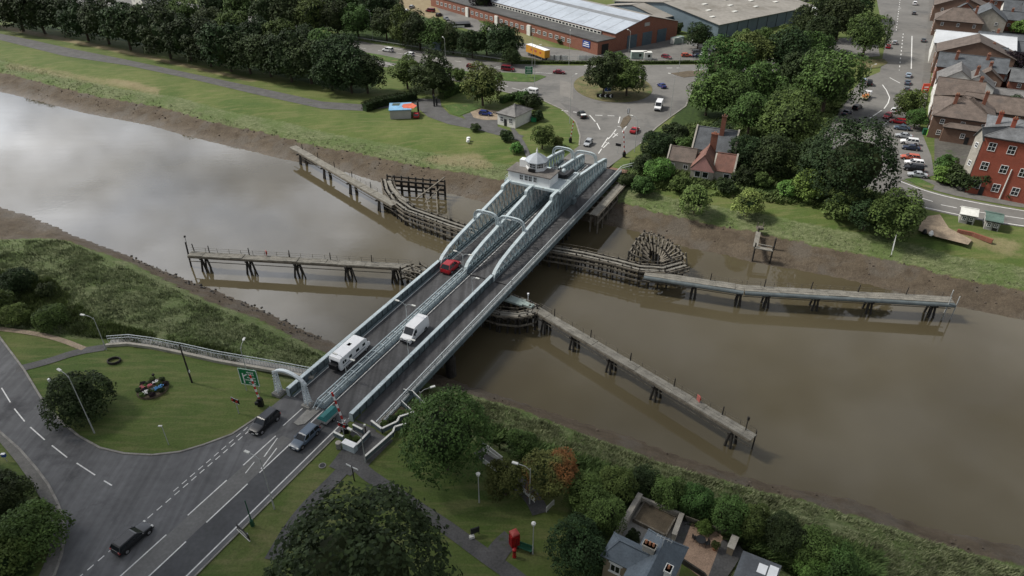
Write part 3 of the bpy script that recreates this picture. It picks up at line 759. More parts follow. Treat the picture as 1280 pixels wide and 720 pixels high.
sw = thing('swing_span', 'pale blue grey swing bridge span of three lattice trusses under a white control cabin', 'swing bridge', B(128, -58, 0))
S0, S1 = 96.5, 157.0
g = MB(); bb(g, S0, S1+1, LT+.4, CT-.4, -.3, .02); bb(g, S0, S1+1, CT+.4, RT-.4, -.3, .02); g.build('roadway', M_deck, sw, True)
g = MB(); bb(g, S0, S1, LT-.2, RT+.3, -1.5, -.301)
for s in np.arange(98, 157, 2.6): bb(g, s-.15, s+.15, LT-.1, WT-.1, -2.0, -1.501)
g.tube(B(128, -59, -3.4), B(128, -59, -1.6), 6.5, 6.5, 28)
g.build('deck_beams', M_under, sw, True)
g = MB()
for t in (LT+.85, RT-.75): bb(g, S0, S1, t-.06, t+.06, .021, .05)
bb(g, S0, S1, CT+1.15, CT+1.27, .021, .034)
g.build('edge_line', M_white, sw, True)
g = MB()
for t0, t1 in ((LT+.4, LT+.8), (RT-.75, RT-.4), (CT+.4, CT+.8), (CT-.8, CT-.4)): bb(g, S0, S1, t0, t1, .021, .14)
g.build('kerb', M_steel_d, sw, True)
walkway(sw, S0, 157.5)
PROF = [(96.5, .55), (96.75, 1.15), (97.5, 1.75), (99.7, 2.55), (104, 3.3), (110, 4.0), (116, 4.75), (122.9, 5.5), (123.0, 6.35), (123.5, 6.55), (126, 6.55), (137, 6.55), (137.6, 6.35), (137.8, 5.4), (143, 4.75), (151, 3.9), (155.6, 3.2), (156.6, 2.9), (157.0, 2.2)]
def topz(s):
    for (a, za), (b, zb) in zip(PROF[:-1], PROF[1:]):
        if a <= s <= b: return za+(zb-za)*(s-a)/(b-a)
    return PROF[-1][1]
for t in (LT, CT, RT):
    g = MB(); off = .17; s = 98.6; pan = 1.72
    while s < 156.2:
        e = min(s+pan, 156.6)
        for o in (-off, off):
            g.bar(B(s, t+o, -.1), B(s, t+o, topz(s)-.1), .10, .12)
            g.bar(B(s, t+o*.8, .15), B(e, t+o*.8, topz(e)-.15), .07, .10)
            g.bar(B(s, t+o*.6, topz(s)-.15), B(e, t+o*.6, .15), .07, .10)
        s += pan
    # gusset plates on the low end bays and the plated far bays
    for a, b_ in ((96.6, 98.7),): bb(g, a, b_, t-.1, t+.1, -.2, .9)
    for s in np.arange(139.0, 155.5, 1.72): bb(g, s-.11, s+.11, t-.13, t+.13, .1, topz(s)-.1)
    tr_ = g.build('truss', M_lat, sw, True)
    g = MB()
    for (a, za), (b_, zb) in zip(PROF[:-1], PROF[1:]):
        g.bar(B(a, t, za), B(b_+.03, t, zb), .68, .22)
        g.bar(B(a, t-.28, za-.18), B(b_, t-.28, zb-.18), .06, .36); g.bar(B(a, t+.28, za-.18), B(b_, t+.28, zb-.18), .06, .36)
    bb(g, 156.8, 157.1, t-.33, t+.33, -.2, 2.3)
    bb(g, 96.35, 96.6, t-.33, t+.33, -.2, .7)
    g.build('top_chord', M_steel, tr_, True)
    g = MB(); bb(g, S0, S1, t-.35, t+.35, -.55, -.25); bb(g, S0, S1, t-.3, t-.2, -.25, .45); bb(g, S0, S1, t+.2, t+.3, -.25, .45)
    g.build('bottom_chord', M_steel_d, tr_, True)
def arch(parent, s, t0, t1, zb, zt, name='arch_frame', w=.42):
    g = MB(); m = (t0+t1)/2; hw = (t1-t0)/2
    n = 14; out, inn = [], []
    for i in range(n+1):
        a = PI*i/n
        out.append((m-hw*math.copysign(abs(math.cos(a))**.55, math.cos(a)), zb+(zt-zb)*(math.sin(a)**.5 if a else 0)))
        inn.append((m-(hw-.45)*math.copysign(abs(math.cos(a))**.6, math.cos(a)), zb+(zt-zb-.5)*(math.sin(a)**.5 if a else 0)))
    for P_ in (out, inn):
        for p, q in zip(P_[:-1], P_[1:]): g.bar(B(s, p[0], p[1]), B(s, q[0], q[1]), w if P_ is out else w*.8, .12, up=(SX, SY, 0) if False else (0, 0, 1))
    for p, q in zip(out[::1], inn[::1]): g.bar(B(s, p[0], p[1]), B(s, q[0], q[1]), .12, .12)
    for i in range(n): g.bar(B(s, *out[i]), B(s, *inn[i+1]), .08, .08)
    return g.build(name, M_steel, parent, True)
for s in (110.2, 150.2):
    z = topz(s)
    arch(sw, s, LT, CT-.05, z-.1, z+2.6); arch(sw, s, CT+.05, RT, z-.1, z+2.6)
# cabin deck, cabin, lookout
cab = MB(); bb(cab, 125.9, 137.2, LT-.9, RT+.9, 6.2, 6.55); 
for t in (LT-.9, RT+.8): bb(cab, 125.9, 137.2, t, t+.1, 6.55, 6.75)
bb(cab, 125.8, 126.0, LT-1, RT+1, 6.1, 6.62)
cab.build('gantry_deck', M_steel, sw, True)
for t in (RT+.85, LT-.85):
    g = MB()
    for s in np.arange(126, 137, 1.5): g.bar(B(s, t, 6.6), B(s, t, 7.6), .06, .06)
    for z in (7.1, 7.6): g.bar(B(126, t, z), B(137.1, t, z), .05, .05)
    g.build('gantry_railing', M_rail, sw, True)
CA, CB_, CL, CR = 126.6, 131.2, -66.0, -55.8
g = MB(); bb(g, CA, CB_, CL, CR, 6.55, 8.75)
cb = g.build('cabin', M_wht, sw, True)
g = MB(); bb(g, CA-.3, CB_+.3, CL-.3, CR+.3, 8.75, 8.95); g.build('flat_roof', mat('grey_brown_roof', (.13, .12, .11), .9, .2, .6, fine=.2), cb, True)
def cabwin(s, t0, t1, z0, z1, parent):
    g = MB(); bb(g, s-.05, s, t0, t1, z0, z1); o = g.build('window', M_glass, parent, True)
    g = MB()
    for t in (t0, (t0+t1)/2, t1): bb(g, s-.08, s-.051, t-.03, t+.03, z0, z1)
    for z in (z0, (z0+z1)/2, z1): bb(g, s-.08, s-.051, t0, t1, z-.03, z+.03)
    g.build('frame', M_wht, o, True)
for t0 in (-63.1, -61.9, -60.9, -59.7): cabwin(CA, t0, t0+.8, 7.2, 8.4, cb)
g = MB(); bb(g, CR-.0, CR+.04, CR, CR+.05, 0, 0) if False else None
oc = MB(); C_ = B(130.3, -60.7, 0); ax = 1.06
def octo(r, z0, z1, mb): 
    pts = [(C_.x+r*math.cos(PI/8+BROT+i*PI/4), C_.y+r*math.sin(PI/8+BROT+i*PI/4)) for i in range(8)]
    mb.prism(pts, z0, z1)
octo(2.35, 8.95, 10.95, oc); bb(oc, 129.5, 131.0, -64.6, -62.2, 8.95, 10.6)
oo = oc.build('lookout', M_wht, sw, True)
g = MB(); g.lathe([(2.75, 10.9), (2.7, 11.05), (1.4, 11.95), (.25, 12.6), (.05, 12.7)], (C_.x, C_.y, 0), 8)
g.build('lookout_roof', M_lead, oo, True)
g = MB(); g.lathe([(.22, 12.55), (.14, 12.8), (.22, 12.95), (.05, 13.6), (.01, 13.9)], (C_.x, C_.y, 0), 8); g.build('finial', M_wht, oo, True)
for i in range(8):
    a = BROT+i*PI/4; r = 2.35*math.cos(PI/8)+.02
    c = Vector((C_.x+r*math.cos(a), C_.y+r*math.sin(a), 10.25)); mtx = Matrix.Rotation(a, 3, 'Z')
    g = MB(); g.box(c, (.04, 1.45, .95), mtx=mtx); w_ = g.build('window', M_glass, oo, True)
    g = MB()
    for k in (-.72, -.36, 0, .36, .72): g.box(c+mtx @ Vector((.03, k, 0)), (.03, .06, 1.0), mtx=mtx)
    for k in (-.5, 0, .5): g.box(c+mtx @ Vector((.03, 0, k)), (.028, 1.5, .05), mtx=mtx)
    g.build('frame', M_wht, w_, True)
a = BROT-PI/2; g = MB(); mtx = Matrix.Rotation(a, 3, 'Z'); r = 2.6
g.box(Vector((C_.x+r*math.cos(a), C_.y+r*math.sin(a), 9.35)), (.5, 1.6, .6), mtx=mtx); g.build('notice_box', M_blk, oo, True)
# machinery and lattice mast behind the cabin
g = MB()
for k in range(7):
    s = 132.6+k*.55; g.tube(B(s, -58+.5*(k % 3), 6.6), B(s, -58+.5*(k % 3), 7.6+.5*(k % 4)), .12, n=6)
bb(g, 132.5, 135.5, -57.5, -54.5, 6.6, 7.5); g.tube(B(132.5, -54.4, 7.2), B(136.4, -54.4, 7.2), .5, n=12); g.tube(B(133.5, -56.5, 7.3), B(135.5, -58.5, 8.6), .25, n=8)
bb(g, 134, 136.6, -59.5, -56.5, 6.6, 7.2)
g.build('machinery', M_dark, sw, True)
g = MB()
for t in (-57.4, -56.2):
    g.bar(B(131.8, t, 6.6), B(131.8, t, 9.4), .08, .08); g.bar(B(131.8, t, 9.4), B(135.5, t, 6.6), .07, .07)
for z in (7.4, 8.2, 9.0, 9.4): g.bar(B(131.8, -57.4, z), B(131.8, -56.2, z), .06, .06)
for t in (-57, -55): g.lathe([(.2, 0), (.45, .15), (.5, .5), (.3, .75), (.05, .85)], tuple(B(132.6, t, 7.6+.6*(t > -56))), 10)
g.build('stair_and_lamps', M_steel, sw, True)
g = MB(); bb(g, 133.5, 135.2, RT+.35, RT+1.1, .2, 1.5); bb(g, 128, 134, RT+.35, RT+.5, .9, 1.9); g.build('equipment_box', M_steel_d, sw, True)
# far fixed end
fe = thing('abutment', 'timber and brick landing below the far end of the swing bridge', 'abutment', B(159, -58, -3))
g = MB(); bb(g, 157.6, 160, LT-1, WT+1.4, -7, -.33); g.build('wall', M_brickd, fe, True)
g = MB()
for s in np.arange(134, 158, 3.2):
    for t in (WT+1.2, WT+3.0): g.tube(B(s, t, -8), B(s, t, -1.2), .22, .2, 7)
    g.bar(B(s, WT-3, -1.4), B(s, WT+3.4, -1.4), .3, .3)
for z in (-1.15, -2.9):
    for t in (WT+1.2, WT+3.2): g.bar(B(133, t, z), B(158, t, z), .3, .3)
g.build('pile_row', M_timber, fe, True)
g = MB(); bb(g, 133, 158, WT+1.3, WT+3.0, -1.05, -.95); g.build('gangway', M_plank, fe, True)
g = MB()
g.bar(B(158.2, WT, 1.2), B(163, WT+3.2, 1.2), .2, .1); g.bar(B(158.2, WT, .6), B(163, WT+3.2, .6), .15, .1)
for k in np.linspace(0, 1, 6): g.bar(B(158.2+4.8*k, WT+3.2*k, -.2), B(158.2+4.8*k, WT+3.2*k, 1.2), .1, .1)
g.build('wing_railing', M_rail, fe, True)
# centre pier
cpz = thing('centre_pier', 'round dark timber pier that the swing span turns on', 'pier', B(128, -59, WZ))
g = MB()
for i in range(26):
    a = 2*PI*i/26; c = B(128, -59, 0); p = Vector((c.x+7.4*math.cos(a), c.y+7.4*math.sin(a), 0))
    g.tube(p+Vector((0, 0, -9)), p+Vector((0, 0, -3.5)), .25, .22, 7)
g.lathe([(7.2, -4.4), (7.2, -3.5), (0.5, -3.4)], tuple(B(128, -59, 0)), 26)
g.build('pile_ring', M_pile, cpz, True)
# portal arch on plinths at the near end
po = thing('portal_arch', 'pale grey lattice arch on plinths over the left lane before the bridge', 'arch', B(53.4, -64.3, 0))
for t in (-67.2, -61.4):
    g = MB(); sgn = 1 if t < -64 else -1
    for ds in (-.45, .45):
        for dt in (0, .85):
            g.bar(B(53.4+ds, t-.3+dt*.7, .5), B(53.4+ds*.35, t+.2*sgn-.2+dt*.45, 4.4), .12, .12)
    for k in range(8):
        z = .7+k*.48
        q = .4-.03*k
        for dt in (-.26, .26):
            g.bar(B(53.4-q, t+dt, z), B(53.4+q, t+dt, z+.45), .06, .06); g.bar(B(53.4+q, t+dt, z), B(53.4-q, t+dt, z+.45), .06, .06)
        for ds in (-q, q): g.bar(B(53.4+ds, t-.28, z), B(53.4+ds, t+.28, z+.4), .06, .06)
    g.build('lattice_leg', M_pale, po, True)
    g = MB(); bb(g, 52.6, 54.2, t-.75, t+.75, 0, .5); bb(g, 52.8, 54.0, t-.6, t+.6, .5, .62); g.build('plinth', M_conc, po, True)
g = MB(); prev = None
for i in range(17):
    u = i/16; t = -67.3+6.1*u; z = 4.1+1.35*math.sin(PI*min(1, max(0, u)))**.6
    p = B(53.4, t, z)
    if prev is not None: g.bar(prev, p, .5, .3)
    prev = p
g.build('arch_beam', M_pale, po, True)

# ------------------------------------------------------------------ timber jetties and fenders
def jetty(label, p0, p1, legs, w=1.9, zd=-2.3, rail=+1, style='A', pinned=True, deckm=None, brace=True):
    p0 = Vector(p0); p1 = Vector(p1); d = (p1-p0).normalized(); n = Vector((-d.y, d.x, 0))
    t = thing('jetty', label, 'jetty', ((p0+p1)/2), group='timber jetties in the river')
    L_ = (p1-p0).length
    g = MB(); k = 0.0
    while k < L_:
        e = min(k+rnd.uniform(2.5, 4), L_); jz = rnd.uniform(-.05, .05)
        for j in (-.33, 0, .33): g.bar(p0+d*k+n*j*w+Vector((0, 0, jz)), p0+d*e+n*j*w+Vector((0, 0, jz+rnd.uniform(-.04, .04))), w*.31, .14)
        k = e+.02
    g.build('deck', deckm or M_plank, t, True)
    g = MB()
    for s in (-1, 1): g.bar(p0+n*s*w*.46+Vector((0, 0, -.3)), p1+n*s*w*.46+Vector((0, 0, -.3)), .3, .42)
    if brace: g.bar(p0+n*-rail*w*.3+Vector((0, 0, -1.5)), p1+n*-rail*w*.3+Vector((0, 0, -1.5)), .12, .12)
    g.build('side_beam', M_timber if deckm is None else M_steel_d, t, True)
    for q in legs:
        c = p0+d*(L_*q); g = MB(); Z = Vector((0, 0, 1))
        if style == 'A':
            for s in (-1, 1):
                for e in (-.45, .45): g.tube(c+d*e*.5+n*s*(w*.5+.15)+d*e+Z*(-6.5), c+d*e*.35+n*s*w*.28-Z*.4, .24, .2, 7)
            g.bar(c-n*w*.8-Z*.55, c+n*w*.8-Z*.55, .35, .35)
        else:
            for s in (-1, 1):
                g.tube(c+n*s*w*.45+d*.9*s-Z*6.5, c+n*s*w*.4-Z*.4, .24, .2, 7); g.tube(c+n*s*w*.45-d*.9*s-Z*6.5, c+n*s*w*.4-Z*.4, .24, .2, 7)
            g.bar(c-n*w*.7-Z*.5, c+n*w*.7-Z*.5, .35, .35)
            g.tube(c+d*2.6-n*rail*w*.7-Z*6.5, c+d*1.2-n*rail*w*.5-Z*.3, .17, .14, 6)
        g.build('leg', M_pile, t, True)
    g = MB(); side = n*rail*w*.46; k = .6
    while k < L_: g.bar(p0+d*k+side, p0+d*k+side+Vector((rnd.uniform(-.05, .05), 0, 1.05)), .06, .06); k += 2.6
    for z in (1.0, .55): g.bar(p0+side+Vector((0, 0, z)), p1+side+Vector((0, 0, z)), .035, .035)
    g.build('railing', M_timber, t, True)
    k = 4.0
    while k < L_:
        g = MB(); g.tube(p0+d*k+side*.9, p0+d*k+side*.9+Vector((.05, 0, 1.7)), .11, .09, 6); g.build('mooring_post', M_pile, t, True); k += 8.8
    return t, d, n
ZD = -2.3
j1, d1, n1 = jetty('weathered jetty reaching left from the bridge near the grassy bank', at(237, 317, ZD), at(512, 333, ZD), (.06, .27, .49, .72, .93), style='B')
g = MB(); e = at(237, 317, ZD); g.tube(e+Vector((-1, .8, -6)), e+Vector((-.6, .8, 2.3)), .2, .16, 7); g.tube(e+Vector((.6, 1, 0)), e+Vector((.5, 1, 1.8)), .12, .1, 6)
g.tube(e+Vector((-.3, .6, 2.3)), e+Vector((-.3, .6, 3.6)), .05, n=6); g.lathe([(.05, 0), (.22, .1), (.22, .4), (.05, .5)], tuple(e+Vector((-.3, .6, 3.5))), 8); g.build('end_marker', M_pile, j1, True)
j2, d2, n2 = jetty('sloping grey jetty on V shaped legs close to the far mud bank', at(366, 183, ZD), at(494, 256, ZD), (.10, .36, .62, .88), w=2.1, style='A')
j3, d3, n3 = jetty('long jetty with a grey steel side reaching right from the far fender', at(806, 341, ZD), at(930, 360, ZD), (.52, .97), w=2.2, style='A')
j3b, _, _ = jetty('straight steel sided jetty ending in tall poles near the right mud bank', at(930, 360, ZD), at(1190, 375, ZD), (.12, .36, .62, .92), w=2.2, style='A')
for jj in (j3, j3b):
    pa, pb = ((at(806, 341, ZD), at(930, 360, ZD)) if jj is j3 else (at(930, 360, ZD), at(1190, 375, ZD)))
    d = (pb-pa).normalized(); n = Vector((-d.y, d.x, 0)); g = MB(); g.tube(pa-n*1.35-Vector((0, 0, .35)), pb-n*1.35-Vector((0, 0, .35)), .42, .42, 10); g.build('steel_pipe', mat('grey_pipe', (.105, .125, .13), .7, .2, .6, fine=.15), jj, True)
g = MB(); e = at(1190, 375, ZD)
for q in ((.3, -1.2), (.3, 1.0), (-1.4, -1.4)): g.tube(e+Vector((q[0], q[1], -5)), e+Vector((q[0], q[1], 1.6)), .1, .1, 6)
g.build('end_pole', M_galv, j3b, True)
j4, d4, n4 = jetty('pale plank jetty running down to the right over the near water', at(670, 386, ZD), at(942, 547, ZD), (.06, .22, .41, .62, .93), w=1.8, style='A')
g = MB(); e = at(940, 545, ZD); g.tube(e+Vector((1, 1, -5)), e+Vector((1, 1, 0)), .12, .12, 6); g.tube(e+Vector((-.6, 1.2, 0)), e+Vector((-.6, 1.2, 2.6)), .09, .09, 6); g.box(e+Vector((-.6, 1.2, 2.3)), (.3, .3, .6)); g.build('end_marker', M_pile, j4, True)
def lifering(label, p):
    t = thing('life_ring', label, 'life ring', p, rnd.uniform(0, 3), 'life rings on the jetties')
    g = MB()
    for i in range(14):
        a, b_ = 2*PI*i/14, 2*PI*(i+1)/14
        g.tube((.36*math.cos(a), 0, .6+.36*math.sin(a)), (.36*math.cos(b_), 0, .6+.36*math.sin(b_)), .09, n=6)
    g.build('ring', M_red, t); g = MB(); g.box((0, .12, .55), (.8, .08, 1.1)); g.build('housing', mat('faded_red', (.38, .12, .10), .7, .2, 2), t)
lifering('red life ring on the long jetty near the grassy left bank', at(333, 321, ZD)+Vector((0, .5, .1)))
lifering('red life ring near the outer end of the pale plank jetty', at(872, 505, ZD)+Vector((.3, .6, .1)))

def fender(label, marks, w=2.0, z=ZD, piles=.0, name='timber_fender', levels=(0, -1.0, -2.2), sp=1.9):
    pts = [at(x, y, z) for x, y in marks]
    t = thing(name, label, 'fender', sum(pts, Vector())/len(pts), group='timber fenders guarding the bridge')
    gp, gw, gd, gr = MB(), MB(), MB(), MB()
    for a, b_ in zip(pts[:-1], pts[1:]):
        d = (b_-a); L_ = d.length; d.normalize(); n = Vector((-d.y, d.x, 0))
        k = 0
        while k < L_:
            for s in (-1, 1):
                c = a+d*k+n*s*w/2; lean = n*s*.15
                gp.tube(c+lean-Vector((0, 0, 6)), c+Vector((0, 0, rnd.uniform(.05, .7))), .2, .18, 6)
            gp.bar(a+d*k-n*w*.55-Vector((0, 0, .5)), a+d*k+n*w*.55-Vector((0, 0, .5)), .28, .3)
            if rnd.random() < .8: gp.bar(a+d*k-n*w*.5-Vector((0, 0, .6)), a+d*min(k+sp, L_)+n*w*.5-Vector((0, 0, 3.2)), .16, .18)
            k += sp
        for lv in levels:
            for s in (-1, 1):
                gw.bar(a-d*.2+n*s*(w/2+.24)+Vector((0, 0, lv)), b_+d*.2+n*s*(w/2+.24)+Vector((0, 0, lv+rnd.uniform(-.1, .1))), .2, .34)
        for s in (-.25, .25): gd.bar(a+n*s*w+Vector((0, 0, .06+.001*s)), b_+n*s*w+Vector((0, 0, .06)), .55, .12)
        gr.bar(a+n*w*.45+Vector((0, 0, 1.1)), b_+n*w*.45+Vector((0, 0, 1.1)), .05, .05)
        k = 0
        while k < L_: gr.bar(a+d*k+n*w*.45, a+d*k+n*w*.45+Vector((0, 0, 1.1)), .06, .06); k += 2.5
    gp.build('pile_frame', M_pile, t, True); gw.build('waling', M_timber, t, True); gd.build('walkway', M_plank, t, True); gr.build('railing', M_timber, t, True)
    return t
f1 = fender('curved dark timber fender left of the bridge in front of the far bank', [(484,224),(487,237),(497,251),(512,262),(535,270),(560,279),(600,292)], w=2.6)
g = MB(); A_, B_ = at(484,222,ZD), at(556,229,ZD)
for i in range(9):
    p = A_.lerp(B_, i/8); q = p+Vector((0, -1.6, 0))
    g.tube(p-Vector((0, 0, 6)), p+Vector((0, 0, .9)), .22, .2, 6); g.tube(q-Vector((0, 0, 6)), q+Vector((0, 0, .3)), .2, .18, 6)
for z in (.3, -.9, -2.2): g.bar(A_+Vector((0, .25, z)), B_+Vector((0, .25, z)), .25, .35); g.bar(A_+Vector((0, -1.8, z-.1)), B_+Vector((0, -1.8, z-.1)), .25, .35)
g.build('rear_frame', M_pile, f1, True)
g = MB(); g.bar(at(556,225,ZD)+Vector((0, 0, .8)), at(520,250,ZD)+Vector((0, 0, .3)), .35, .2); g.bar(at(552,233,ZD), at(531,254,ZD), .2, .2)
for a, b_ in (((530,236),(536,262)),((545,235),(547,268))): g.bar(at(*a, ZD), at(*b_, ZD), .25, .2)
g.build('raking_strut', M_timber, f1, True)
g = MB(); pr = None
for m in ((486,228),(491,238),(499,247),(510,254)):
    p = at(*m, ZD)+Vector((0, 0, .35))
    if pr is not None: g.bar(pr, p, .9, .3)
    pr = p
g.build('rubbing_baulk', M_plank, f1, True)
f2 = fender('dark timber fender right of the bridge with a heap of raking beams at its end', [(650,301),(690,311),(730,318),(770,327),(800,335),(830,337),(855,330)], w=2.6)
g = MB(); g2 = MB(); bk = [(786,318),(795,302),(805,292),(817,295),(829,300),(840,307),(850,316),(857,325)]
for i in range(len(bk)-1):
    for u in (0, .5):
        x = bk[i][0]*(1-u)+bk[i+1][0]*u; y = bk[i][1]*(1-u)+bk[i+1][1]*u
        p = at(x, y, -1.2); c = at(822, 325, ZD); inw = (c-p); inw.z = 0; inw.normalize()
        g.tube(p-Vector((0, 0, 7)), p+Vector((0, 0, .8+rnd.uniform(-.2, .3))), .25, .22, 6)
        g.tube(p+inw*3.2-Vector((0, 0, 7)), p+inw*2.4+Vector((0, 0, -.4)), .22, .2, 6)
        g2.bar(p+Vector((0, 0, .4)), p+inw*4.2+Vector((0, 0, -1.6)), .3, .3)
        if u: g2.bar(p+Vector((.5, 0, .9)), p-inw*1.2+Vector((.3, .3, -3.5)), .22, .25)
for z in (.3, -.9, -2.2):
    for a, b_ in zip(bk[:-1], bk[1:]): g2.bar(at(*a, -1.2)+Vector((0, 0, z)), at(*b_, -1.2)+Vector((0, 0, z)), .28, .32)
g.build('rear_frame', M_pile, f2, True); g2.build('raking_strut', M_timber, f2, True)
f3 = fender('round ended timber fender under the right edge of the bridge nearest the camera', [(585,377),(606,386),(625,392),(648,394),(664,391),(668,384),(655,378),(630,368),(600,360)], w=1.4, levels=(0, -1.8), sp=1.5)
g = MB(); g.bar(at(622,371,ZD)+Vector((0, 0, .35)), at(655,381,ZD)+Vector((0, 0, .35)), 2.0, .35); g.bar(at(655,381,ZD)+Vector((0, 0, .3)), at(666,385,ZD)+Vector((0, 0, .3)), 1.2, .4); g.build('platform', mat('pale_green_board', (.28, .34, .32), .7, .15, 1), f3, True)
g = MB(); p = at(660, 377, ZD); g.tube(p, p+Vector((0, 0, 1.8)), .06, n=6); g.box(p+Vector((0, 0, 1.7)), (.35, .35, .35)); g.build('navigation_light', M_wht, f3, True)
f4 = fender('broken timber fender left of the bridge at the end of the near left jetty', [(504,340),(520,334),(532,340),(548,350)], w=2.2, levels=(0, -1.2, -2.4), sp=1.6)
g = MB()
for i in range(12):
    p = at(505+rnd.uniform(0, 26), 336+rnd.uniform(-5, 12), ZD); a = rnd.uniform(-.6, .5); l = rnd.uniform(1.5, 3.5)
    g.bar(p+Vector((0, 0, .3)), p+Vector((l*math.cos(a), -l*.4, rnd.uniform(-1, .8))), .28, .2)
g.build('loose_beam', M_timber, f4, True)
# small landing stage on the right mud bank
ls = thing('landing_stage', 'small pale timber landing stage on the far right mud bank', 'landing stage', at(955, 300, -3))
g = MB(); a, b_, c = at(948, 290, -2), at(944, 309, -2.4), at(966, 313, -2.6)
for p in (a, b_, c, at(969, 303, -2.5)): g.tube(p+Vector((0, 0, 1.0)), p-Vector((0, 0, 5)), .18, .2, 6)
g.build('leg', M_pile, ls, True)
g = MB(); g.bar(a, b_, 1.0, .2); g.bar(b_, c, 1.1, .2); g.bar(b_+Vector((.5, 1.4, .1)), c+Vector((.3, 1.4, .1)), .25, .2); g.build('deck', M_plank, ls, True)
g = MB(); p = at(950, 285, -1.6); g.box(p, (1.4, 1.2, .5)); g.tube(p+Vector((-.6, 0, 0)), p+Vector((-.6, 0, 1.4)), .1, n=6); g.tube(p+Vector((.6, 0, 0)), p+Vector((.6, 0, 1.4)), .1, n=6); g.build('head_frame', M_timber, ls, True)

# ------------------------------------------------------------------ trees
def leaf_mesh(name, n, leaf, lobes, flat=1.0, seed=1, droop=0.0, shape='round', low=-.75):
    r = np.random.RandomState(seed)
    # lobes spread over an uneven ellipsoid of radius ~1
    cs, rs = [], []
    for i in range(lobes):
        while True:
            v = r.normal(size=3); v /= np.linalg.norm(v)
            if v[2] > low: break
        rad_ = r.uniform(.20, .42) if shape != 'spiky' else r.uniform(.14, .34)
        dist = r.uniform(.52, .80)*(1-.35*max(0, v[2])*(shape == 'wide'))
        cs.append(v*dist*np.array([1, 1, flat])); rs.append(rad_)
    cs.append(np.zeros(3)); rs.append(.62)
    cs = np.array(cs); rs = np.array(rs)
    wgt = rs**2; wgt = wgt/wgt.sum()
    li = r.choice(len(rs), size=n, p=wgt)
    d = r.normal(size=(n, 3)); d /= np.linalg.norm(d, axis=1)[:, None]
    up = d[:, 2] < -.5; d[up, 2] *= -1
    pos = cs[li]+d*(rs[li]*r.uniform(.72, 1.08, n))[:, None]
    if droop: pos[:, 2] -= droop*(np.hypot(pos[:, 0], pos[:, 1])**2)*r.uniform(.5, 1, n)
    # drop leaves deep inside other lobes
    keep = np.ones(n, bool)
    for c, q in zip(cs, rs):
        keep &= ~((np.linalg.norm(pos-c, axis=1) < q*.66))
    pos = pos[keep]; d = d[keep]; m = len(pos)
    nrm = d*.8+np.array([0, 0, .45])+r.normal(size=(m, 3))*.42; nrm /= np.linalg.norm(nrm, axis=1)[:, None]
    t = np.cross(nrm, r.normal(size=(m, 3))); t /= np.linalg.norm(t, axis=1)[:, None]
    b = np.cross(nrm, t)
    sz = leaf*r.uniform(.6, 1.35, m)[:, None]
    v0 = pos-t*sz; v1 = pos+b*sz*.62+nrm*sz*.12; v2 = pos+t*sz; v3 = pos-b*sz*.62+nrm*sz*.12
    V = np.stack([v0, v1, v2, v3], 1).reshape(-1, 3)
    me = bpy.data.meshes.new(name)
    me.vertices.add(len(V)); me.vertices.foreach_set('co', V.ravel())
    me.loops.add(m*4); me.loops.foreach_set('vertex_index', np.arange(m*4))
    me.polygons.add(m); me.polygons.foreach_set('loop_start', np.arange(m)*4); me.polygons.foreach_set('loop_total', np.full(m, 4))
    me.update(); me.validate()
    return me
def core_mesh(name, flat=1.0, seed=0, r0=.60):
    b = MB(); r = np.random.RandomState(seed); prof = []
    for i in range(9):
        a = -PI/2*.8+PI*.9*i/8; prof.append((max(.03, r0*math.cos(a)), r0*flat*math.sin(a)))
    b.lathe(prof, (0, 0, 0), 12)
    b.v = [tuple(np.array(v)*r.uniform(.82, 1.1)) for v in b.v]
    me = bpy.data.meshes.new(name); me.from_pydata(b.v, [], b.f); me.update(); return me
def trunk_mesh(name, seed, h=1.15):
    r = random.Random(seed); g = MB()
    g.tube((0, 0, -h), (0.02, 0.0, -h*.45), .062, .045, 7); g.tube((0.02, 0, -h*.46), (.03, .02, .1), .045, .025, 7)
    for i in range(6):
        a = r.uniform(0, 2*PI); z = r.uniform(-.7, -.25)*h*.8
        p = Vector((.02, 0, z)); q = Vector((.42*math.cos(a), .42*math.sin(a), z+r.uniform(.3, .5)))
        g.tube(p, q, .028, .016, 5); g.tube(q, q+Vector((.2*math.cos(a+.4), .2*math.sin(a+.4), .22)), .015, .006, 5)
    me = bpy.data.meshes.new(name); me.from_pydata(g.v, [], g.f); me.materials.append(M_trunk); me.update(); return me
KINDS = {
 'round': [leaf_mesh('crown', 8500, .050, 46, .95, s) for s in (1, 2, 3)],
 'tall': [leaf_mesh('crown', 8500, .050, 46, 1.12, s) for s in (4, 5)],
 'big': [leaf_mesh('crown', 26000, .030, 90, .82, 6)],
 'bigm': [leaf_mesh('crown', 15000, .038, 70, .85, 16)],
 'bush': [leaf_mesh('crown', 3800, .075, 24, .72, s, low=-.3) for s in (7, 8)],
 'bushfine': [leaf_mesh('crown', 12000, .042, 44, .70, s, low=-.3) for s in (17, 18)],
 'willow': [leaf_mesh('crown', 7000, .055, 34, .85, 9, droop=.45, shape='wide')],
}
CORES = {'round': core_mesh('inner', .95, 1), 'tall': core_mesh('inner', 1.1, 2), 'big': core_mesh('inner', .8, 3), 'bigm': core_mesh('inner', .82, 5), 'bush': core_mesh('inner', .7, 4, .6), 'bushfine': core_mesh('inner', .68, 6, .62), 'willow': core_mesh('inner', .75, 4, .55)}
TR_ = [trunk_mesh('trunk', s) for s in (1, 2, 3)]
MC = {}
def crown_data(kind, i, m):
    k = (kind, i, m.name)
    if k not in MC:
        me = KINDS[kind][i].copy(); me.materials.clear(); me.materials.append(m); MC[k] = me
    return MC[k]
KC = {}
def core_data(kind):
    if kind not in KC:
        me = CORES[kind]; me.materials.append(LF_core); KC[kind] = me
    return KC[kind]
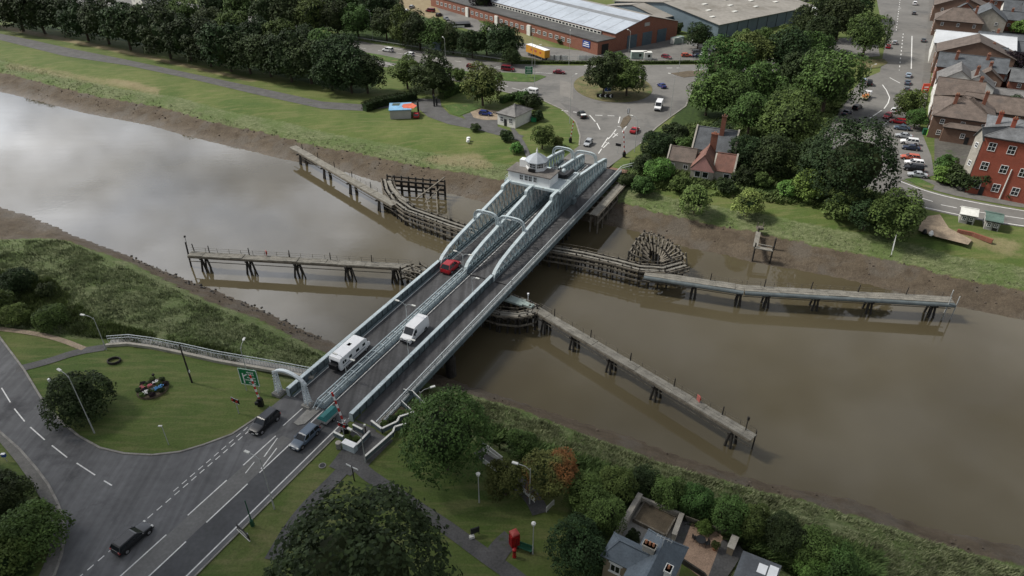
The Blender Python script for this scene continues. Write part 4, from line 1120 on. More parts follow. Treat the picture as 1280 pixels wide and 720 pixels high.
NT = [0]
def tree(cx, cy, rw, kind='round', m=None, label='', cat='tree', group=None, name=None, hk=None, sz=None, ground=None):
    """crown seen round (cx, cy) with half width rw in the survey"""
    m = m or LF_mid
    bush = kind.startswith('bush')
    hk = hk if hk is not None else (.5 if bush else .98); rw = rw*(1.14 if not kind.startswith('big') else 1.08)
    R_ = 4.0; p = at(cx, cy, 4); gz = 0.0
    for _ in range(12):
        p = at(cx, cy, gz+hk*R_)
        gz = min(0.0, hz(p.x, p.y)) if ground is None else ground
        zc = p.y*cp_+(CAM_H-p.z)*sp_
        R_ = .5*R_+.5*(rw*zc/FPX)
    NT[0] += 1; i = NT[0]
    rot = rnd.uniform(0, 6.28)
    t = thing(name or ('bush' if bush else 'broadleaf_tree'), label, cat, (p.x, p.y, gz), rot, group)
    ks = KINDS[kind]; j = i % len(ks)
    zs = sz or rnd.uniform(.95, 1.1)
    c = bpy.data.objects.new('crown' if not bush else 'foliage', crown_data(kind, j, m)); COL.objects.link(c); c.parent = t
    c.location = (0, 0, hk*R_); c.scale = (R_, R_, R_*zs)
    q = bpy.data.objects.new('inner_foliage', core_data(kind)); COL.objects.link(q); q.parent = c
    if not bush:
        k = bpy.data.objects.new('trunk', TR_[i % 3]); COL.objects.link(k); k.parent = t
        k.location = (0, 0, hk*R_); k.scale = (R_, R_, R_*hk/1.14)
    return t
ORD = ['first', 'second', 'third', 'fourth', 'fifth', 'sixth', 'seventh', 'eighth', 'ninth', 'tenth', 'eleventh', 'twelfth', 'thirteenth', 'fourteenth', 'fifteenth', 'sixteenth', 'seventeenth', 'eighteenth', 'nineteenth', 'twentieth', 'twenty first', 'twenty second', 'twenty third', 'twenty fourth']
G1 = 'dark trees in the row behind the riverside track'
row = [(-12,3),(18,8),(47,14),(75,17),(102,24),(128,27),(155,33),(180,36),(206,43),(232,47),(258,55),(283,58),(308,65),(334,69),(360,74),(385,76),(412,84),(436,87),(457,92)]
for i, (x, y) in enumerate(row):
    tree(x, y+rnd.uniform(-1, 2), 24+rnd.uniform(-2, 3), 'tall' if i % 3 else 'round', LF_dark, '%s dark green tree from the left in the long row behind the riverside track' % ORD[i], 'tree', G1, sz=1.02)
row2 = [(205,18),(232,22),(262,30),(292,34),(322,44),(350,47),(378,54),(402,60),(428,64)]
for i, (x, y) in enumerate(row2):
    tree(x, y, 20, 'round', LF_mid if i % 2 else LF_dark, '%s tree from the left in the rear half of the row before the dual carriageway' % ORD[i], 'tree', 'trees in the rear row before the dual carriageway')
G2 = 'trees beyond the dual carriageway'
row3 = [(270,4,20),(300,8,20),(335,12,20),(362,18,20),(392,20,20),(350,2,20),(420,22,19),(446,27,17),(462,8,18),(482,30,16),(503,36,17),(489,12,14),(524,40,17),(546,44,16),(566,50,13),(590,54,14),(608,50,14),(630,52,19),(640,68,10),(430,4,18),(390,0,18)]
for i, (x, y, r_) in enumerate(row3):
    tree(x, y, r_+2, 'round' if i % 2 else 'tall', [LF_dark, LF_mid, LF_dark][i % 3], '%s in the belt of trees beyond the dual carriageway, counted from the left' % ORD[i] if i < 24 else '', 'tree', G2)
for i, (x, y, r_, k, m, lb) in enumerate([
 (508,90,19,'round',LF_mid,'leafy tree left of a pair between the track end and the road'),
 (540,94,24,'tall',LF_dark,'tall dark tree right of a pair between the track end and the road'),
 (556,108,11,'bush',LF_mid,'low shrub at the foot of the tall dark tree by the yard entrance'),
 (603,106,24,'round',LF_olive,'broad brownish green tree beside the small mown lawn'),
 (604,2,15,'round',LF_purple,'dark purple leaved tree on the dry grass by the factory'),
 (756,94,23,'round',LF_dark,'dark left hand tree on the roundabout'),
 (785,97,21,'round',LF_mid,'greener right hand tree on the roundabout'),
 (768,84,18,'round',LF_mid,'small tree at the back of the roundabout island'),
 (678,171,14,'round',LF_mid,'round green tree by the garden path left of the bridge end'),
 (697,178,8,'bush',LF_olive,'small yellow green bush at the bridge end'),
 (672,146,8,'bush',LF_dark,'dark bush beside the green bin at the white house'),
 (665,128,12,'bush',LF_dark,'bush behind the small white house'),
 (655,125,10,'bush',LF_mid,'hedge bush on the road side of the white house'),
 (632,171,9,'bush',LF_dark,'dark bush at the top of the river bank below the white house'),
 (646,186,8,'bush',LF_bright,'light green bush near the foot of the garden path'),
 (594,160,6.5,'bush',LF_dark,'round clipped bush at the edge of the gravel drive'),
 (573,95,9,'bush',LF_mid,'small bush in front of the broad brownish tree'),
 (670,34,5,'bush',LF_dark,'small dark bush against the long factory wall'),
 (702,52,5,'bush',LF_dark,'low bush by the factory office door'),
 (846,36,9,'bush',LF_dark,'climbing bush at the right corner of the brick factory'),
 (874,45,15,'round',LF_dark,'dark tree between the two factories'),
 (838,24,5,'bush',LF_dark,'small tree behind the brick factory gable'),
 (930,52,14,'bush',LF_olive,'olive bush before the grey warehouse wall'),
 (955,48,12,'round',LF_mid,'small tree before the grey warehouse wall'),
 ]): tree(x, y, r_, k, m, lb, 'tree' if not k.startswith('bush') else 'bush')
G3 = 'trees of the wood beside the roundabout'
wood = [(905,80,32,'bigm',LF_mid,'rounded bright topped tree at the left edge of the wood'),
 (938,68,24,'round',LF_olive,'small crowned tree behind the front left of the wood'),
 (985,66,26,'tall',LF_dark,'dark domed tree in the middle back of the wood'),
 (1018,62,20,'round',LF_mid,'tree at the back of the wood next to the side road'),
 (886,118,24,'round',LF_mid,'light green tree nearest the roundabout kerb'),
 (915,118,28,'bigm',LF_mid,'full green tree above the cottage roof'),
 (952,104,26,'round',LF_mid,'middle tree of the wood with pale tips'),
 (940,142,28,'bigm',LF_mid,'large rounded tree right behind the cottage'),
 (1002,92,26,'round',LF_dark,'shaded tree in the centre of the wood'),
 (1038,100,40,'bigm',LF_mid,'great spreading tree on the right beside the parked cars'),
 (990,152,38,'bigm',LF_mid,'big pale green tree in the middle of the wood'),
 (1066,205,52,'big',LF_dark,'largest dark tree at the right front of the wood'),
 (1020,200,26,'round',LF_dark,'dark tree between the big pale tree and the largest dark tree'),
 (968,195,24,'round',LF_dark,'dark tree at the right side of the cottage garden'),
 (1012,228,20,'willow',LF_bright,'bright drooping tree at the front of the wood'),
 (985,238,14,'bush',LF_bright,'bright low bush beside the drooping tree'),
 (1120,268,30,'round',LF_mid,'rounded tree by the bend of the riverside road'),
 (1086,268,20,'round',LF_dark,'dark tree left of the one by the road bend'),
 (1050,262,20,'bush',LF_olive,'olive scrub at the front foot of the largest tree'),
 (1086,42,27,'bigm',LF_olive,'yellow green tree on the grass island by the town road'),
 (1052,22,24,'tall',LF_dark,'dark tree behind the yellow green one'),
 (1028,42,20,'round',LF_dark,'dark tree left of the side road junction'),
 (1008,30,18,'tall',LF_dark,'dark tree at the right end of the warehouse'),
 (1070,2,20,'tall',LF_dark,'dark tree at the top edge beside the town road'),
 (1035,5,18,'tall',LF_dark,'dark tree at the top edge above the warehouse end'),
 (985,52,18,'round',LF_mid,'tree before the right part of the warehouse wall'),
 (1010,76,16,'round',LF_mid,'small round tree behind the spreading one'),
 (842,168,16,'bush',LF_dark,'dark shrub between the road and the cottage'),
 (822,182,18,'bushfine',LF_dark,'broad dark shrub on the bank beside the bridge road'),
 (855,182,12,'bush',LF_mid,'shrub at the left gable of the cottage'),
 (806,206,13,'bush',LF_dark,'shrub below the road at the bridge end'),
 (824,214,17,'bushfine',LF_bright,'bright green bush in front of the cottage'),
 (803,234,14,'bush',LF_mid,'low bush on the top of the bank by the bridge'),
 (784,226,10,'bush',LF_dark,'small bush beside the bridge landing'),
 (850,232,13,'bush',LF_mid,'garden bush before the cottage windows'),
 (905,233,12,'bush',LF_dark,'dark garden bush right of the cottage windows'),
 (930,222,14,'bush',LF_dark,'shrub at the right end of the cottage'),
 (950,226,12,'bush',LF_olive,'olive shrub right of the cottage'),
 (870,250,20,'willow',LF_willow,'pale green weeping tree left of a pair on the bank'),
 (936,252,18,'willow',LF_willow,'pale green weeping tree right of a pair on the bank'),
 (900,175,20,'round',LF_dark,'tree rising behind the cottage chimney'),
 (932,190,20,'round',LF_dark,'tree over the right gable of the cottage'),
]
for x, y, r_, k, m, lb in wood: tree(x, y, r_, k, m, lb, 'bush' if k.startswith('bush') else 'tree', G3)
for x, y, r_, k, m, lb in [
 (1138,130,17,'round',LF_mid,'green tree between the parked cars and the shop fronts'),
 (1146,148,12,'round',LF_mid,'small tree beside the parked cars at the fence'),
 (1183,206,13,'bush',LF_mid,'bush at the left corner of the red brick building'),
 (1178,220,14,'bush',LF_bright,'bright green bush on the forecourt corner'),
 (1202,224,18,'bush',LF_dark,'dark bush below the red brick wall'),
 (1222,228,19,'bush',LF_dark,'larger dark bush below the second window of the red brick building'),
 (1266,240,13,'bush',LF_dark,'bush by the front door of the red brick building'),
 (1266,138,16,'round',LF_dark,'dark tree in the yard behind the red brick building'),
 (1276,156,10,'round',LF_mid,'light green tree behind the red brick building'),
 (1262,80,16,'round',LF_purple,'purple leaved tree between the terraced houses'),
 (1228,84,7,'bush',LF_dark,'dark garden bush behind the white roofed hall'),
 (1208,24,8,'bush',LF_dark,'dark bush growing against the slate chapel'),
 (1275,36,10,'bush',LF_bright,'bright hedge beside the far white house'),
 (1262,4,9,'bush',LF_bright,'green lawn bush behind the far houses'),
 (1260,182,4,'bush',LF_mid,'little plant growing in the gutter of the brick building')][:-1]:
    tree(x, y, r_, k, m, lb, 'bush' if k.startswith('bush') else 'tree')
near_t = [
 (557,545,55,'big',LF_mid,'large green tree by the footpath at the right of the bridge end'),
 (445,724,112,'big',LF_dark,'huge dark tree in the bottom middle beside the footpath'),
 (632,600,24,'round',LF_olive,'yellowish green tree beside the sunken steps'),
 (688,592,34,'bigm',LF_orange,'tree with orange turning leaves on top'),
 (652,556,19,'round',LF_mid,'green tree on the bank behind the sunken steps'),
 (728,614,23,'round',LF_mid,'dark tree right of the orange topped one'),
 (750,640,30,'bigm',LF_mid,'bright topped tree left of the garden wall'),
 (724,686,38,'bigm',LF_dark,'big dark tree left of the blue slate house'),
 (772,606,22,'round',LF_mid,'green tree on the bank above the garden wall'),
 (806,600,17,'round',LF_dark,'dark round tree behind the garden wall'),
 (836,616,20,'round',LF_mid,'tree behind the paved garden'),
 (872,626,20,'round',LF_mid,'broad bush like tree behind the gravel garden'),
 (912,642,22,'round',LF_mid,'tree in the middle of the riverside hedge'),
 (946,654,21,'round',LF_mid,'dark tree of the riverside hedge behind the conservatory'),
 (982,668,26,'bigm',LF_dark,'wide dark tree of the riverside hedge'),
 (1020,684,24,'round',LF_mid,'dark tree near the right end of the riverside hedge'),
 (1052,708,25,'round',LF_mid,'tree at the right end of the riverside hedge'),
 (1020,716,22,'bushfine',LF_bright,'bright green bush at the bottom right garden corner'),
 (880,660,10,'bush',LF_bright,'light bush at the corner of the gravel garden'),
 (100,500,36,'bushfine',LF_dark,'large dark bush on the grass triangle by the side road'),
 (0,622,32,'bushfine',LF_dark,'big dark bush at the left behind the pavement'),
 (36,668,38,'bushfine',LF_mid,'large leafy bush below the big dark one behind the pavement'),
 (-5,700,40,'bushfine',LF_mid,'leafy bush in the bottom left corner'),
 (20,354,20,'bushfine',LF_dark,'dark scrub on the left river bank'),
 (58,364,11,'bush',LF_dark,'smaller dark scrub right of the big one on the left bank'),
 (-10,384,24,'bushfine',LF_mid,'leafy scrub at the left edge of the bank'),
 (64,398,18,'bushfine',LF_mid,'low spreading bramble above the grass path'),
 (18,394,16,'bushfine',LF_mid,'bramble mound left of the spreading one'),
 (752,705,14,'bush',LF_mid,'small bush at the left wall of the blue slate house'),
 (792,670,9,'bush',LF_dark,'dark clipped bush between house and garden wall'),
]
for x, y, r_, k, m, lb in near_t: tree(x, y, r_, k, m, lb, 'bush' if k.startswith('bush') else 'tree')
# hedges: leafy boxes along a line
def hedge(label, marks, wd, h, m, dens=38):
    p = [at(x, y) for x, y in marks]; r = np.random.RandomState(len(label)); V = []
    t = thing('hedge', label, 'hedge', (p[0]+p[-1])/2)
    g = MB()
    for a, b in zip(p[:-1], p[1:]):
        g.bar(a+Vector((0, 0, h*.42)), b+Vector((0, 0, h*.42)), wd*.72, h*.84)
        L_ = (b-a).length; d = (b-a).normalized(); n = Vector((-d.y, d.x, 0)); N_ = int(L_*(wd+2*h)*dens)
        for _ in range(N_):
            u = r.uniform(-.02, 1.02); face = r.uniform(0, wd+2*h)
            if face < wd: q = a+d*L_*u+n*(face-wd/2)+Vector((0, 0, h*r.uniform(.88, 1.1)))
            else: s = 1 if face < wd+h else -1; q = a+d*L_*u+n*s*wd*.5*r.uniform(.8, 1.12)+Vector((0, 0, h*r.uniform(0, 1)))
            V.append(q)
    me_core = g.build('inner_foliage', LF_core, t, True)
    g = MB()
    for q in V:
        e = Vector(r.normal(size=3)).normalized()*r.uniform(.12, .24); f = e.cross(Vector(r.normal(size=3))).normalized()*e.length*.7
        g.add([q-e, q-f, q+e, q+f], [(0, 1, 2, 3)])
    g.build('foliage', m, t, True); return t
hedge('long dark hedge behind the painted shed', [(456,139),(478,132),(520,124)], 2.6, 2.6, LF_dark, 22)
hedge('clipped hedge between the lawn and the slip road', [(552,124),(572,115),(592,108)], 2.4, 2.4, LF_mid, 22)
hedge('green hedge behind the white house along the road', [(626,129),(650,122),(672,131)], 2.0, 2.0, LF_mid, 22)
hedge('low verge hedge between yard and roundabout road', [(640,79),(700,79.5),(760,80),(880,79),(940,76)], 1.2, 1.0, LF_mid, 16)

# long rough grass and bank vegetation: nobody could count it
def grass_stuff(name, label, region, n, hgt, m, seed, test):
    r = np.random.RandomState(seed)
    xs = np.array([q.x for q in region]); ys = np.array([q.y for q in region])
    X = r.uniform(xs.min(), xs.max(), n*6); Y = r.uniform(ys.min(), ys.max(), n*6)
    z, river, mud, d, e, far = height(X, Y)
    k = inpoly(X, Y, region) & ~river & ~mud & test(X, Y, d, e, far)
    for p in FLAT: k &= ~inpoly(X, Y, p)
    dens = fbm(X*.25, Y*.25, 3, seed); k &= dens > r.uniform(.2, .65, len(X))
    X, Y, z = X[k][:n], Y[k][:n], z[k][:n]; m_ = len(X)
    nb = 3; V = np.zeros((m_*nb, 3, 3))
    for j in range(nb):
        a = r.uniform(0, 2*PI, m_); h = hgt*r.uniform(.5, 1.3, m_); wd = hgt*.28
        ox, oy = r.uniform(-.25, .25, m_), r.uniform(-.25, .25, m_)
        lean = np.stack([np.cos(a), np.sin(a)], 1)*(h*1.0)[:, None]+np.array([.5, -.2])*hgt
        base = np.stack([X+ox, Y+oy, z-.5], 1)
        sd = np.stack([-np.sin(a), np.cos(a), np.zeros(m_)], 1)*wd
        V[j::nb, 0] = base-sd; V[j::nb, 1] = base+sd; V[j::nb, 2] = base+np.stack([lean[:, 0], lean[:, 1], h+.4], 1)
    c = m_*nb; V = V.reshape(-1, 3)
    me = bpy.data.meshes.new(name); me.vertices.add(len(V)); me.vertices.foreach_set('co', V.ravel())
    me.loops.add(c*3); me.loops.foreach_set('vertex_index', np.arange(c*3))
    me.polygons.add(c); me.polygons.foreach_set('loop_start', np.arange(c)*3); me.polygons.foreach_set('loop_total', np.full(c, 3))
    me.materials.append(m); me.update(); me.validate()
    o = bpy.data.objects.new(name, me); COL.objects.link(o); tag(o, label, 'grass', kind='stuff'); return o
GR1 = leafmat('reedy_grass', (.12, .155, .065), (.22, .25, .135))
GR2 = leafmat('lush_weeds', (.055, .090, .020), (.13, .18, .05))
grass_stuff('rough_grass', 'long pale green grass on the near left river bank', P((-60,290),(75,288),(420,440),(400,470),(140,424),(60,418),(20,410),(-60,400)), 15000, .30, GR1, 3, lambda X, Y, d, e, f: e > .6)
grass_stuff('rough_grass', 'long windblown grass on the near right river bank', P((500,465),(640,495),(1300,700),(1300,800),(1090,740),(960,640),(800,585),(700,560),(590,520),(540,510)), 15000, .30, GR1, 5, lambda X, Y, d, e, f: e > .5)
grass_stuff('rough_grass', 'rough grass fringe above the mud of the far bank', P((-30,60),(320,150),(640,200),(1300,330),(1300,375),(640,240),(300,170),(-30,100)), 15000, .30, GR1, 7, lambda X, Y, d, e, f: f & (e < 9) & (e > .3))
grass_stuff('bank_weeds', 'dark green weeds and brambles on the banks', P((-60,330),(60,345),(120,400),(300,440),(300,454),(140,424),(60,412),(20,404),(-60,400)), 10000, .45, GR2, 9, lambda X, Y, d, e, f: e > 6)
grass_stuff('bank_weeds', 'undergrowth beneath the wood by the cottage', P((780,212),(840,160),(1060,120),(1130,262),(1050,262),(780,225)), 14000, 1.0, GR2, 12, lambda X, Y, d, e, f: e > 4)
grass_stuff('bank_weeds', 'undergrowth behind the near garden hedge', P((560,510),(640,540),(1100,690),(1080,760),(900,670),(760,610),(640,570)), 12000, .9, GR2, 14, lambda X, Y, d, e, f: e > 5)

# ------------------------------------------------------------------ vehicles
def paint(name, col, rough=.28):
    return mat('paint_'+name, col, rough, .04, 1.0, spec=.55)
PT = dict(black=(.010, .011, .013), silver=(.34, .36, .38), grey=(.10, .11, .12), white=(.70, .71, .72), red=(.32, .012, .02), maroon=(.16, .010, .020), blue=(.02, .035, .16), dblue=(.02, .03, .06), orange=(.45, .10, .06), steel=(.075, .105, .145), ltblue=(.32, .40, .48))
for k, v in PT.items(): PT[k] = paint(k, v)
SHAPES = { # length, half width, roof z, profile of (x, top z), cabin: (x0 base, x1 base, x0 top, x1 top)
 'hatch': (4.1, .88, 1.48, [(-2.05, .62), (-1.98, .86), (-1.7, .96), (.75, .94), (1.5, .84), (1.98, .68), (2.05, .5)], (-1.98, .95, -1.62, .25)),
 'saloon': (4.5, .9, 1.43, [(-2.25, .6), (-2.2, .93), (-1.5, .97), (.85, .94), (1.7, .82), (2.18, .66), (2.25, .5)], (-1.55, 1.0, -.85, .3)),
 'estate': (4.7, .92, 1.5, [(-2.35, .6), (-2.3, .95), (-1.9, 1.0), (.9, .96), (1.8, .84), (2.28, .66), (2.35, .5)], (-2.26, 1.1, -1.95, .35)),
 'suv': (4.7, .97, 1.78, [(-2.35, .7), (-2.3, 1.08), (-1.9, 1.14), (.85, 1.12), (1.75, 1.02), (2.28, .86), (2.35, .6)], (-2.26, 1.05, -2.0, .45)),
 'mpv': (5.1, 1.0, 1.95, [(-2.55, .7), (-2.5, 1.12), (-2.1, 1.16), (1.2, 1.14), (2.0, 1.0), (2.48, .8), (2.55, .55)], (-2.48, 1.75, -2.3, .95)),
}
PROTO = {}
def wheelpair(t, xs, hw, r, w=.22):
    for x in xs:
        for s in (-1, 1):
            g = MB(); g.tube((x, s*(hw-w+.03), r), (x, s*(hw+.02), r), r, r, 14); wh = g.build('wheel', M_tyre, t)
            g = MB(); g.tube((x, s*(hw+.021), r), (x, s*(hw+.035), r), r*.62, r*.55, 10); g.build('rim', M_rim, wh)
def body_loft(prof, hw, zb, taper=.06):
    g = MB(); rings = []
    L0, L1 = prof[0][0], prof[-1][0]
    for x, zt in prof:
        u = min((x-L0)/.5, (L1-x)/.8, 1); ww = hw*(1-.14*(1-u)**2) if u < 1 else hw
        rings.append([(x, -ww*.86, zb), (x, -ww, zb+.16), (x, -ww, zt-.28), (x, -ww+.07, zt-.05), (x, -ww*.72, zt), (x, ww*.72, zt), (x, ww-.07, zt-.05), (x, ww, zt-.28), (x, ww, zb+.16), (x, ww*.86, zb)])
    vs = [v for r in rings for v in r]; n = 10; fs = []
    for i in range(len(rings)-1):
        for k in range(n): fs.append((i*n+k, i*n+(k+1) % n, (i+1)*n+(k+1) % n, (i+1)*n+k))
    fs += [tuple(range(n)), tuple(range((len(rings)-1)*n, len(rings)*n))[::-1]]
    g.add(vs, fs); return g
def fixn(o):
    b = bmesh.new(); b.from_mesh(o.data); bmesh.ops.recalc_face_normals(b, faces=b.faces[:]); b.to_mesh(o.data); b.free()
    return o
def bevel(o, w=.05, seg=2):
    m = o.modifiers.new('bevel', 'BEVEL'); m.width = w; m.segments = seg; m.limit_method = 'ANGLE'; m.angle_limit = rad(25)
    o.data.polygons.foreach_set('use_smooth', [True]*len(o.data.polygons))
    m2 = o.modifiers.new('wn', 'WEIGHTED_NORMAL'); m2.keep_sharp = True
    return o
def make_car(kind, pm):
    Lc, hw, zr, prof, cab_ = SHAPES[kind]; rw_ = .33 if kind != 'suv' else .37
    t = thing('car', '', 'car')
    bo = body_loft(prof, hw, .24).build('body', pm, t); fixn(bo); bevel(bo, .05)
    zb = prof[3][1]-.03; x0, x1, a0, a1 = cab_; wt, wb = hw*.74, hw*.93
    g = MB()
    g.add([(x0, -wb, zb), (x1, -wb*.97, zb-.03), (x1, wb*.97, zb-.03), (x0, wb, zb), (a0, -wt, zr-.06), (a1, -wt, zr-.06), (a1, wt, zr-.06), (a0, wt, zr-.06)],
          [(0, 1, 5, 4), (1, 2, 6, 5), (2, 3, 7, 6), (3, 0, 4, 7), (4, 5, 6, 7)])
    fixn(g.build('window', M_glass, t))
    g = MB(); e = .05
    g.add([(a0-e, -wt-.02, zr-.07), (a1+e, -wt-.02, zr-.07), (a1+e, wt+.02, zr-.07), (a0-e, wt+.02, zr-.07), (a0+.12, -wt+.1, zr), (a1-.12, -wt+.1, zr), (a1-.12, wt-.1, zr), (a0+.12, wt-.1, zr)],
          [(0, 1, 5, 4), (1, 2, 6, 5), (2, 3, 7, 6), (3, 0, 4, 7), (4, 5, 6, 7), (3, 2, 1, 0)])
    for s in (-1, 1):
        g.bar((x0, s*wb, zb), (a0, s*(wt+.01), zr-.07), .09, .09); g.bar((x1, s*wb*.97, zb-.03), (a1, s*(wt+.01), zr-.07), .08, .08)
        for u in ((.42, .5) if kind in ('hatch', 'saloon') else (.34, .66)):
            xb = x0+(x1-x0)*u; xt = a0+(a1-a0)*u; g.bar((xb, s*(wb+.005), zb), (xt, s*(wt+.01), zr-.07), .09, .05)
    rf_ = g.build('roof', pm, t); fixn(rf_)
    ax = Lc/2-.82; wheelpair(t, (-ax+.05, ax), hw, rw_)
    g = MB()
    for x in (-ax+.05, ax):
        for s in (-1, 1): g.tube((x, s*(hw-.2), rw_+.03), (x, s*(hw+.004), rw_+.03), rw_+.08, rw_+.08, 14)
    g.box((Lc/2-.02, 0, .42), (.1, hw*1.2, .2)); g.box((-Lc/2+.02, 0, .38), (.1, hw*1.4, .14))
    g.build('trim', M_blk, t)
    for s in (-1, 1):
        g = MB(); g.box((Lc/2-.10, s*hw*.74, .66), (.2, .34, .16)); g.build('headlight', M_lampg, t)
        g = MB(); g.box((-Lc/2+.08, s*hw*.80, .84), (.14, .24, .26)); g.build('tail_light', M_tail, t)
        g = MB(); g.box((x1-.25, s*(hw+.08), zb+.06), (.16, .2, .13)); g.build('mirror', pm, t)
    g = MB(); g.box((Lc/2+.035, 0, .45), (.02, .5, .11)); g.build('number_plate', M_wht, t)
    return t
def make_van(pm, Lv=5.9, hw=1.02, zr=2.55, kind='van', text=False):
    t = thing('van', '', 'van'); h = Lv/2
    prof = [(-h, .4), (-h+.001, zr-.12), (-h+.25, zr), (h-2.1, zr), (h-1.75, zr-.12), (h-.95, 1.38), (h-.2, 1.08), (h, .75), (h+.02, .4)]
    g = MB(); n = len(prof); vs = []
    for x, z in prof:
        ins = .12 if z > 1.5 else .0
        vs += [(x, -hw+ins, z), (x, hw-ins, z)]
    base = len(vs); lo = [(x, .35) for x, _ in prof]
    low = []
    for x, z in prof: low += [(x, -hw, .35), (x, hw, .35)]
    vs += low; fs = []
    mid = []
    for x, z in prof: mid += [(x, -hw, min(z, 1.45)), (x, hw, min(z, 1.45))]
    vs += mid; mb_ = base*2
    for i in range(n-1):
        a, b_, c, d = 2*i, 2*i+1, 2*i+3, 2*i+2
        fs.append((a, b_, c, d))
        for s in (0, 1):
            fs.append((2*i+s, 2*i+2+s, mb_+2*i+2+s, mb_+2*i+s)); fs.append((mb_+2*i+s, mb_+2*i+2+s, base+2*i+2+s, base+2*i+s))
    fs.append((0, 1, mb_+1, mb_)); fs.append((mb_, mb_+1, base+1, base)); e = 2*(n-1)
    fs.append((e, e+1, base+e+1, base+e)); fs.append(tuple(base+2*i for i in range(n))+tuple(base+2*i+1 for i in range(n-1, -1, -1)))
    g.add(vs, fs); b_ = g.build('body', pm, t)
    b = bmesh.new(); b.from_mesh(b_.data); bmesh.ops.remove_doubles(b, verts=b.verts[:], dist=.0005); bmesh.ops.dissolve_degenerate(b, edges=b.edges[:], dist=.0005); bmesh.ops.recalc_face_normals(b, faces=b.faces[:]); b.to_mesh(b_.data); b.free()
    bevel(b_, .06)
    xa, za, xb, zb = h-1.72, zr-.18, h-1.0, 1.44; d = Vector((xb-xa, 0, zb-za)).normalized(); nn = Vector((-d.z, 0, d.x)); nn = nn if nn.z > 0 else -nn
    g = MB(); c = Vector(((xa+xb)/2, 0, (za+zb)/2))+nn*.03; L_ = math.hypot(xb-xa, zb-za)
    g.bar(c-d*L_/2, c+d*L_/2, hw*1.66, .04, up=tuple(nn)); g.build('windscreen', M_glass, t)
    for s in (-1, 1):
        g = MB(); y = s*(hw-.02)
        g.add([(h-2.25, y-s*.05, zr-.5), (h-1.8, y-s*.05, zr-.5), (h-1.05, y+s*.03, 1.42), (h-2.25, y+s*.03, 1.42)], [(0, 1, 2, 3)]); g.v += [(v[0], v[1]-s*.06, v[2]) for v in g.v[:4]]; g.f += [[4, 7, 6, 5], [0, 3, 7, 4], [3, 2, 6, 7], [2, 1, 5, 6], [1, 0, 4, 5]]; g.m += [0]*5
        g.v = [(v[0], v[1]+s*.02, v[2]) for v in g.v]
        g.build('side_window', M_glass, t)
        g = MB(); g.box((h-.12, s*hw*.78, .98), (.3, .3, .26)); g.build('headlight', M_lampg, t)
        g = MB(); g.box((-h+.0, s*hw*.9, 1.2), (.06, .14, .6)); g.build('tail_light', M_tail, t)
        g = MB(); g.box((h-1.35, s*(hw+.16), 1.55), (.14, .24, .34)); g.build('mirror', M_blk, t)
        if text:
            g = MB()   # blue lettering-like livery strip of the van side
            for i, wd in enumerate((.34, .28, .32, .3, .22, .34, .3, .26)):
                x = -2.3+i*.37; g.box((x+.15, s*(hw-.105-.0), 1.95), (wd, .02, .26))
            g.box((-.95, s*(hw-.06), 1.62), (2.4, .02, .07))
            g.build('side_lettering', mat('livery_blue', (.08, .14, .32), .4, .1, 1), t)
    if kind == 'minibus':
        for s in (-1, 1):
            g = MB()
            for x0_, x1_ in ((-h+.3, -h+1.3), (-h+1.45, -h+2.6)): g.box(((x0_+x1_)/2, s*(hw-.02), zr-.55), (x1_-x0_, .05, .45))
            g.build('side_window', M_glass, t)
        g = MB(); g.box((-h-.01, 0, zr-.5), (.04, hw*1.5, .5)); g.build('rear_window', M_glass, t)
    wheelpair(t, (-h+1.15, h-1.0), hw, .35, .25)
    g = MB(); g.box((h+.01, 0, .52), (.14, hw*1.8, .3)); g.box((h-.02, 0, .86), (.1, hw*1.0, .16)); g.box((-h-.02, 0, .48), (.1, hw*1.9, .18))
    for x in (-h+1.15, h-1.0):
        for s in (-1, 1): g.tube((x, s*(hw-.2), .4), (x, s*(hw+.004), .4), .45, .45, 14)
    g.build('bumper', M_blk, t)
    return t
def place(t, px, py, dx, dy, label, name=None, cat=None, group=None, z=.03, sc=1.0):
    """centre (px, py) of the vehicle's ground rectangle, heading towards (dx, dy)"""
    p = at(px, py); q = at(dx, dy); a = ang(p, q)
    t.location = (p.x, p.y, z); t.rotation_euler = (0, 0, a); t['label'] = label; t.scale = (sc,)*3
    if name: t.name = name
    if cat: t['category'] = cat
    if group: t['group'] = group
    return t
def car(kind, col, px, py, dx, dy, label, group=None, sc=1.0, name='car', cat='car'):
    k = (kind, col)
    if k not in PROTO: PROTO[k] = t = make_car(kind, PT[col])
    else: t = copy_tree(PROTO[k])
    return place(t, px, py, dx, dy, label, name, cat, group, sc=sc)
g1 = 'cars driving on the main road and bridge'
def bdir(px, py, sgn=1):
    p = at(px, py); q = p+Vector((SX, SY, 0))*10*sgn
    return q
def car_b(kind, col, s, t_, sgn, label, name='car', cat='car', sc=1.0, group=g1):
    k = (kind, col)
    if k not in PROTO: PROTO[k] = o = make_car(kind, PT[col])
    else: o = copy_tree(PROTO[k])
    o.location = B(s, t_, .03); o.rotation_euler = (0, 0, PI/2-HEAD+(0 if sgn > 0 else PI)); o['label'] = label; o.name = name; o['category'] = cat; o['group'] = group; o.scale = (sc,)*3
    return o
car_b('suv', 'black', 47.4, -64.2, -1, 'black off roader approaching the bridge arch in the left lane')
jp = bpy.data.objects.get('car')
car_b('estate', 'black', 25.6, -64.1, 1, 'black estate car at the bottom left of the main road')
car_b('estate', 'steel', 47.8, -57.1, -1, 'grey blue estate car towing the teal covered trailer')
SHAPES['bubble'] = (4.2, 1.0, 1.85, [(-2.1, .7), (-2.0, 1.1), (-1.7, 1.22), (.6, 1.2), (1.4, 1.08), (1.95, .86), (2.1, .55)], (-2.0, 1.0, -1.45, .2))
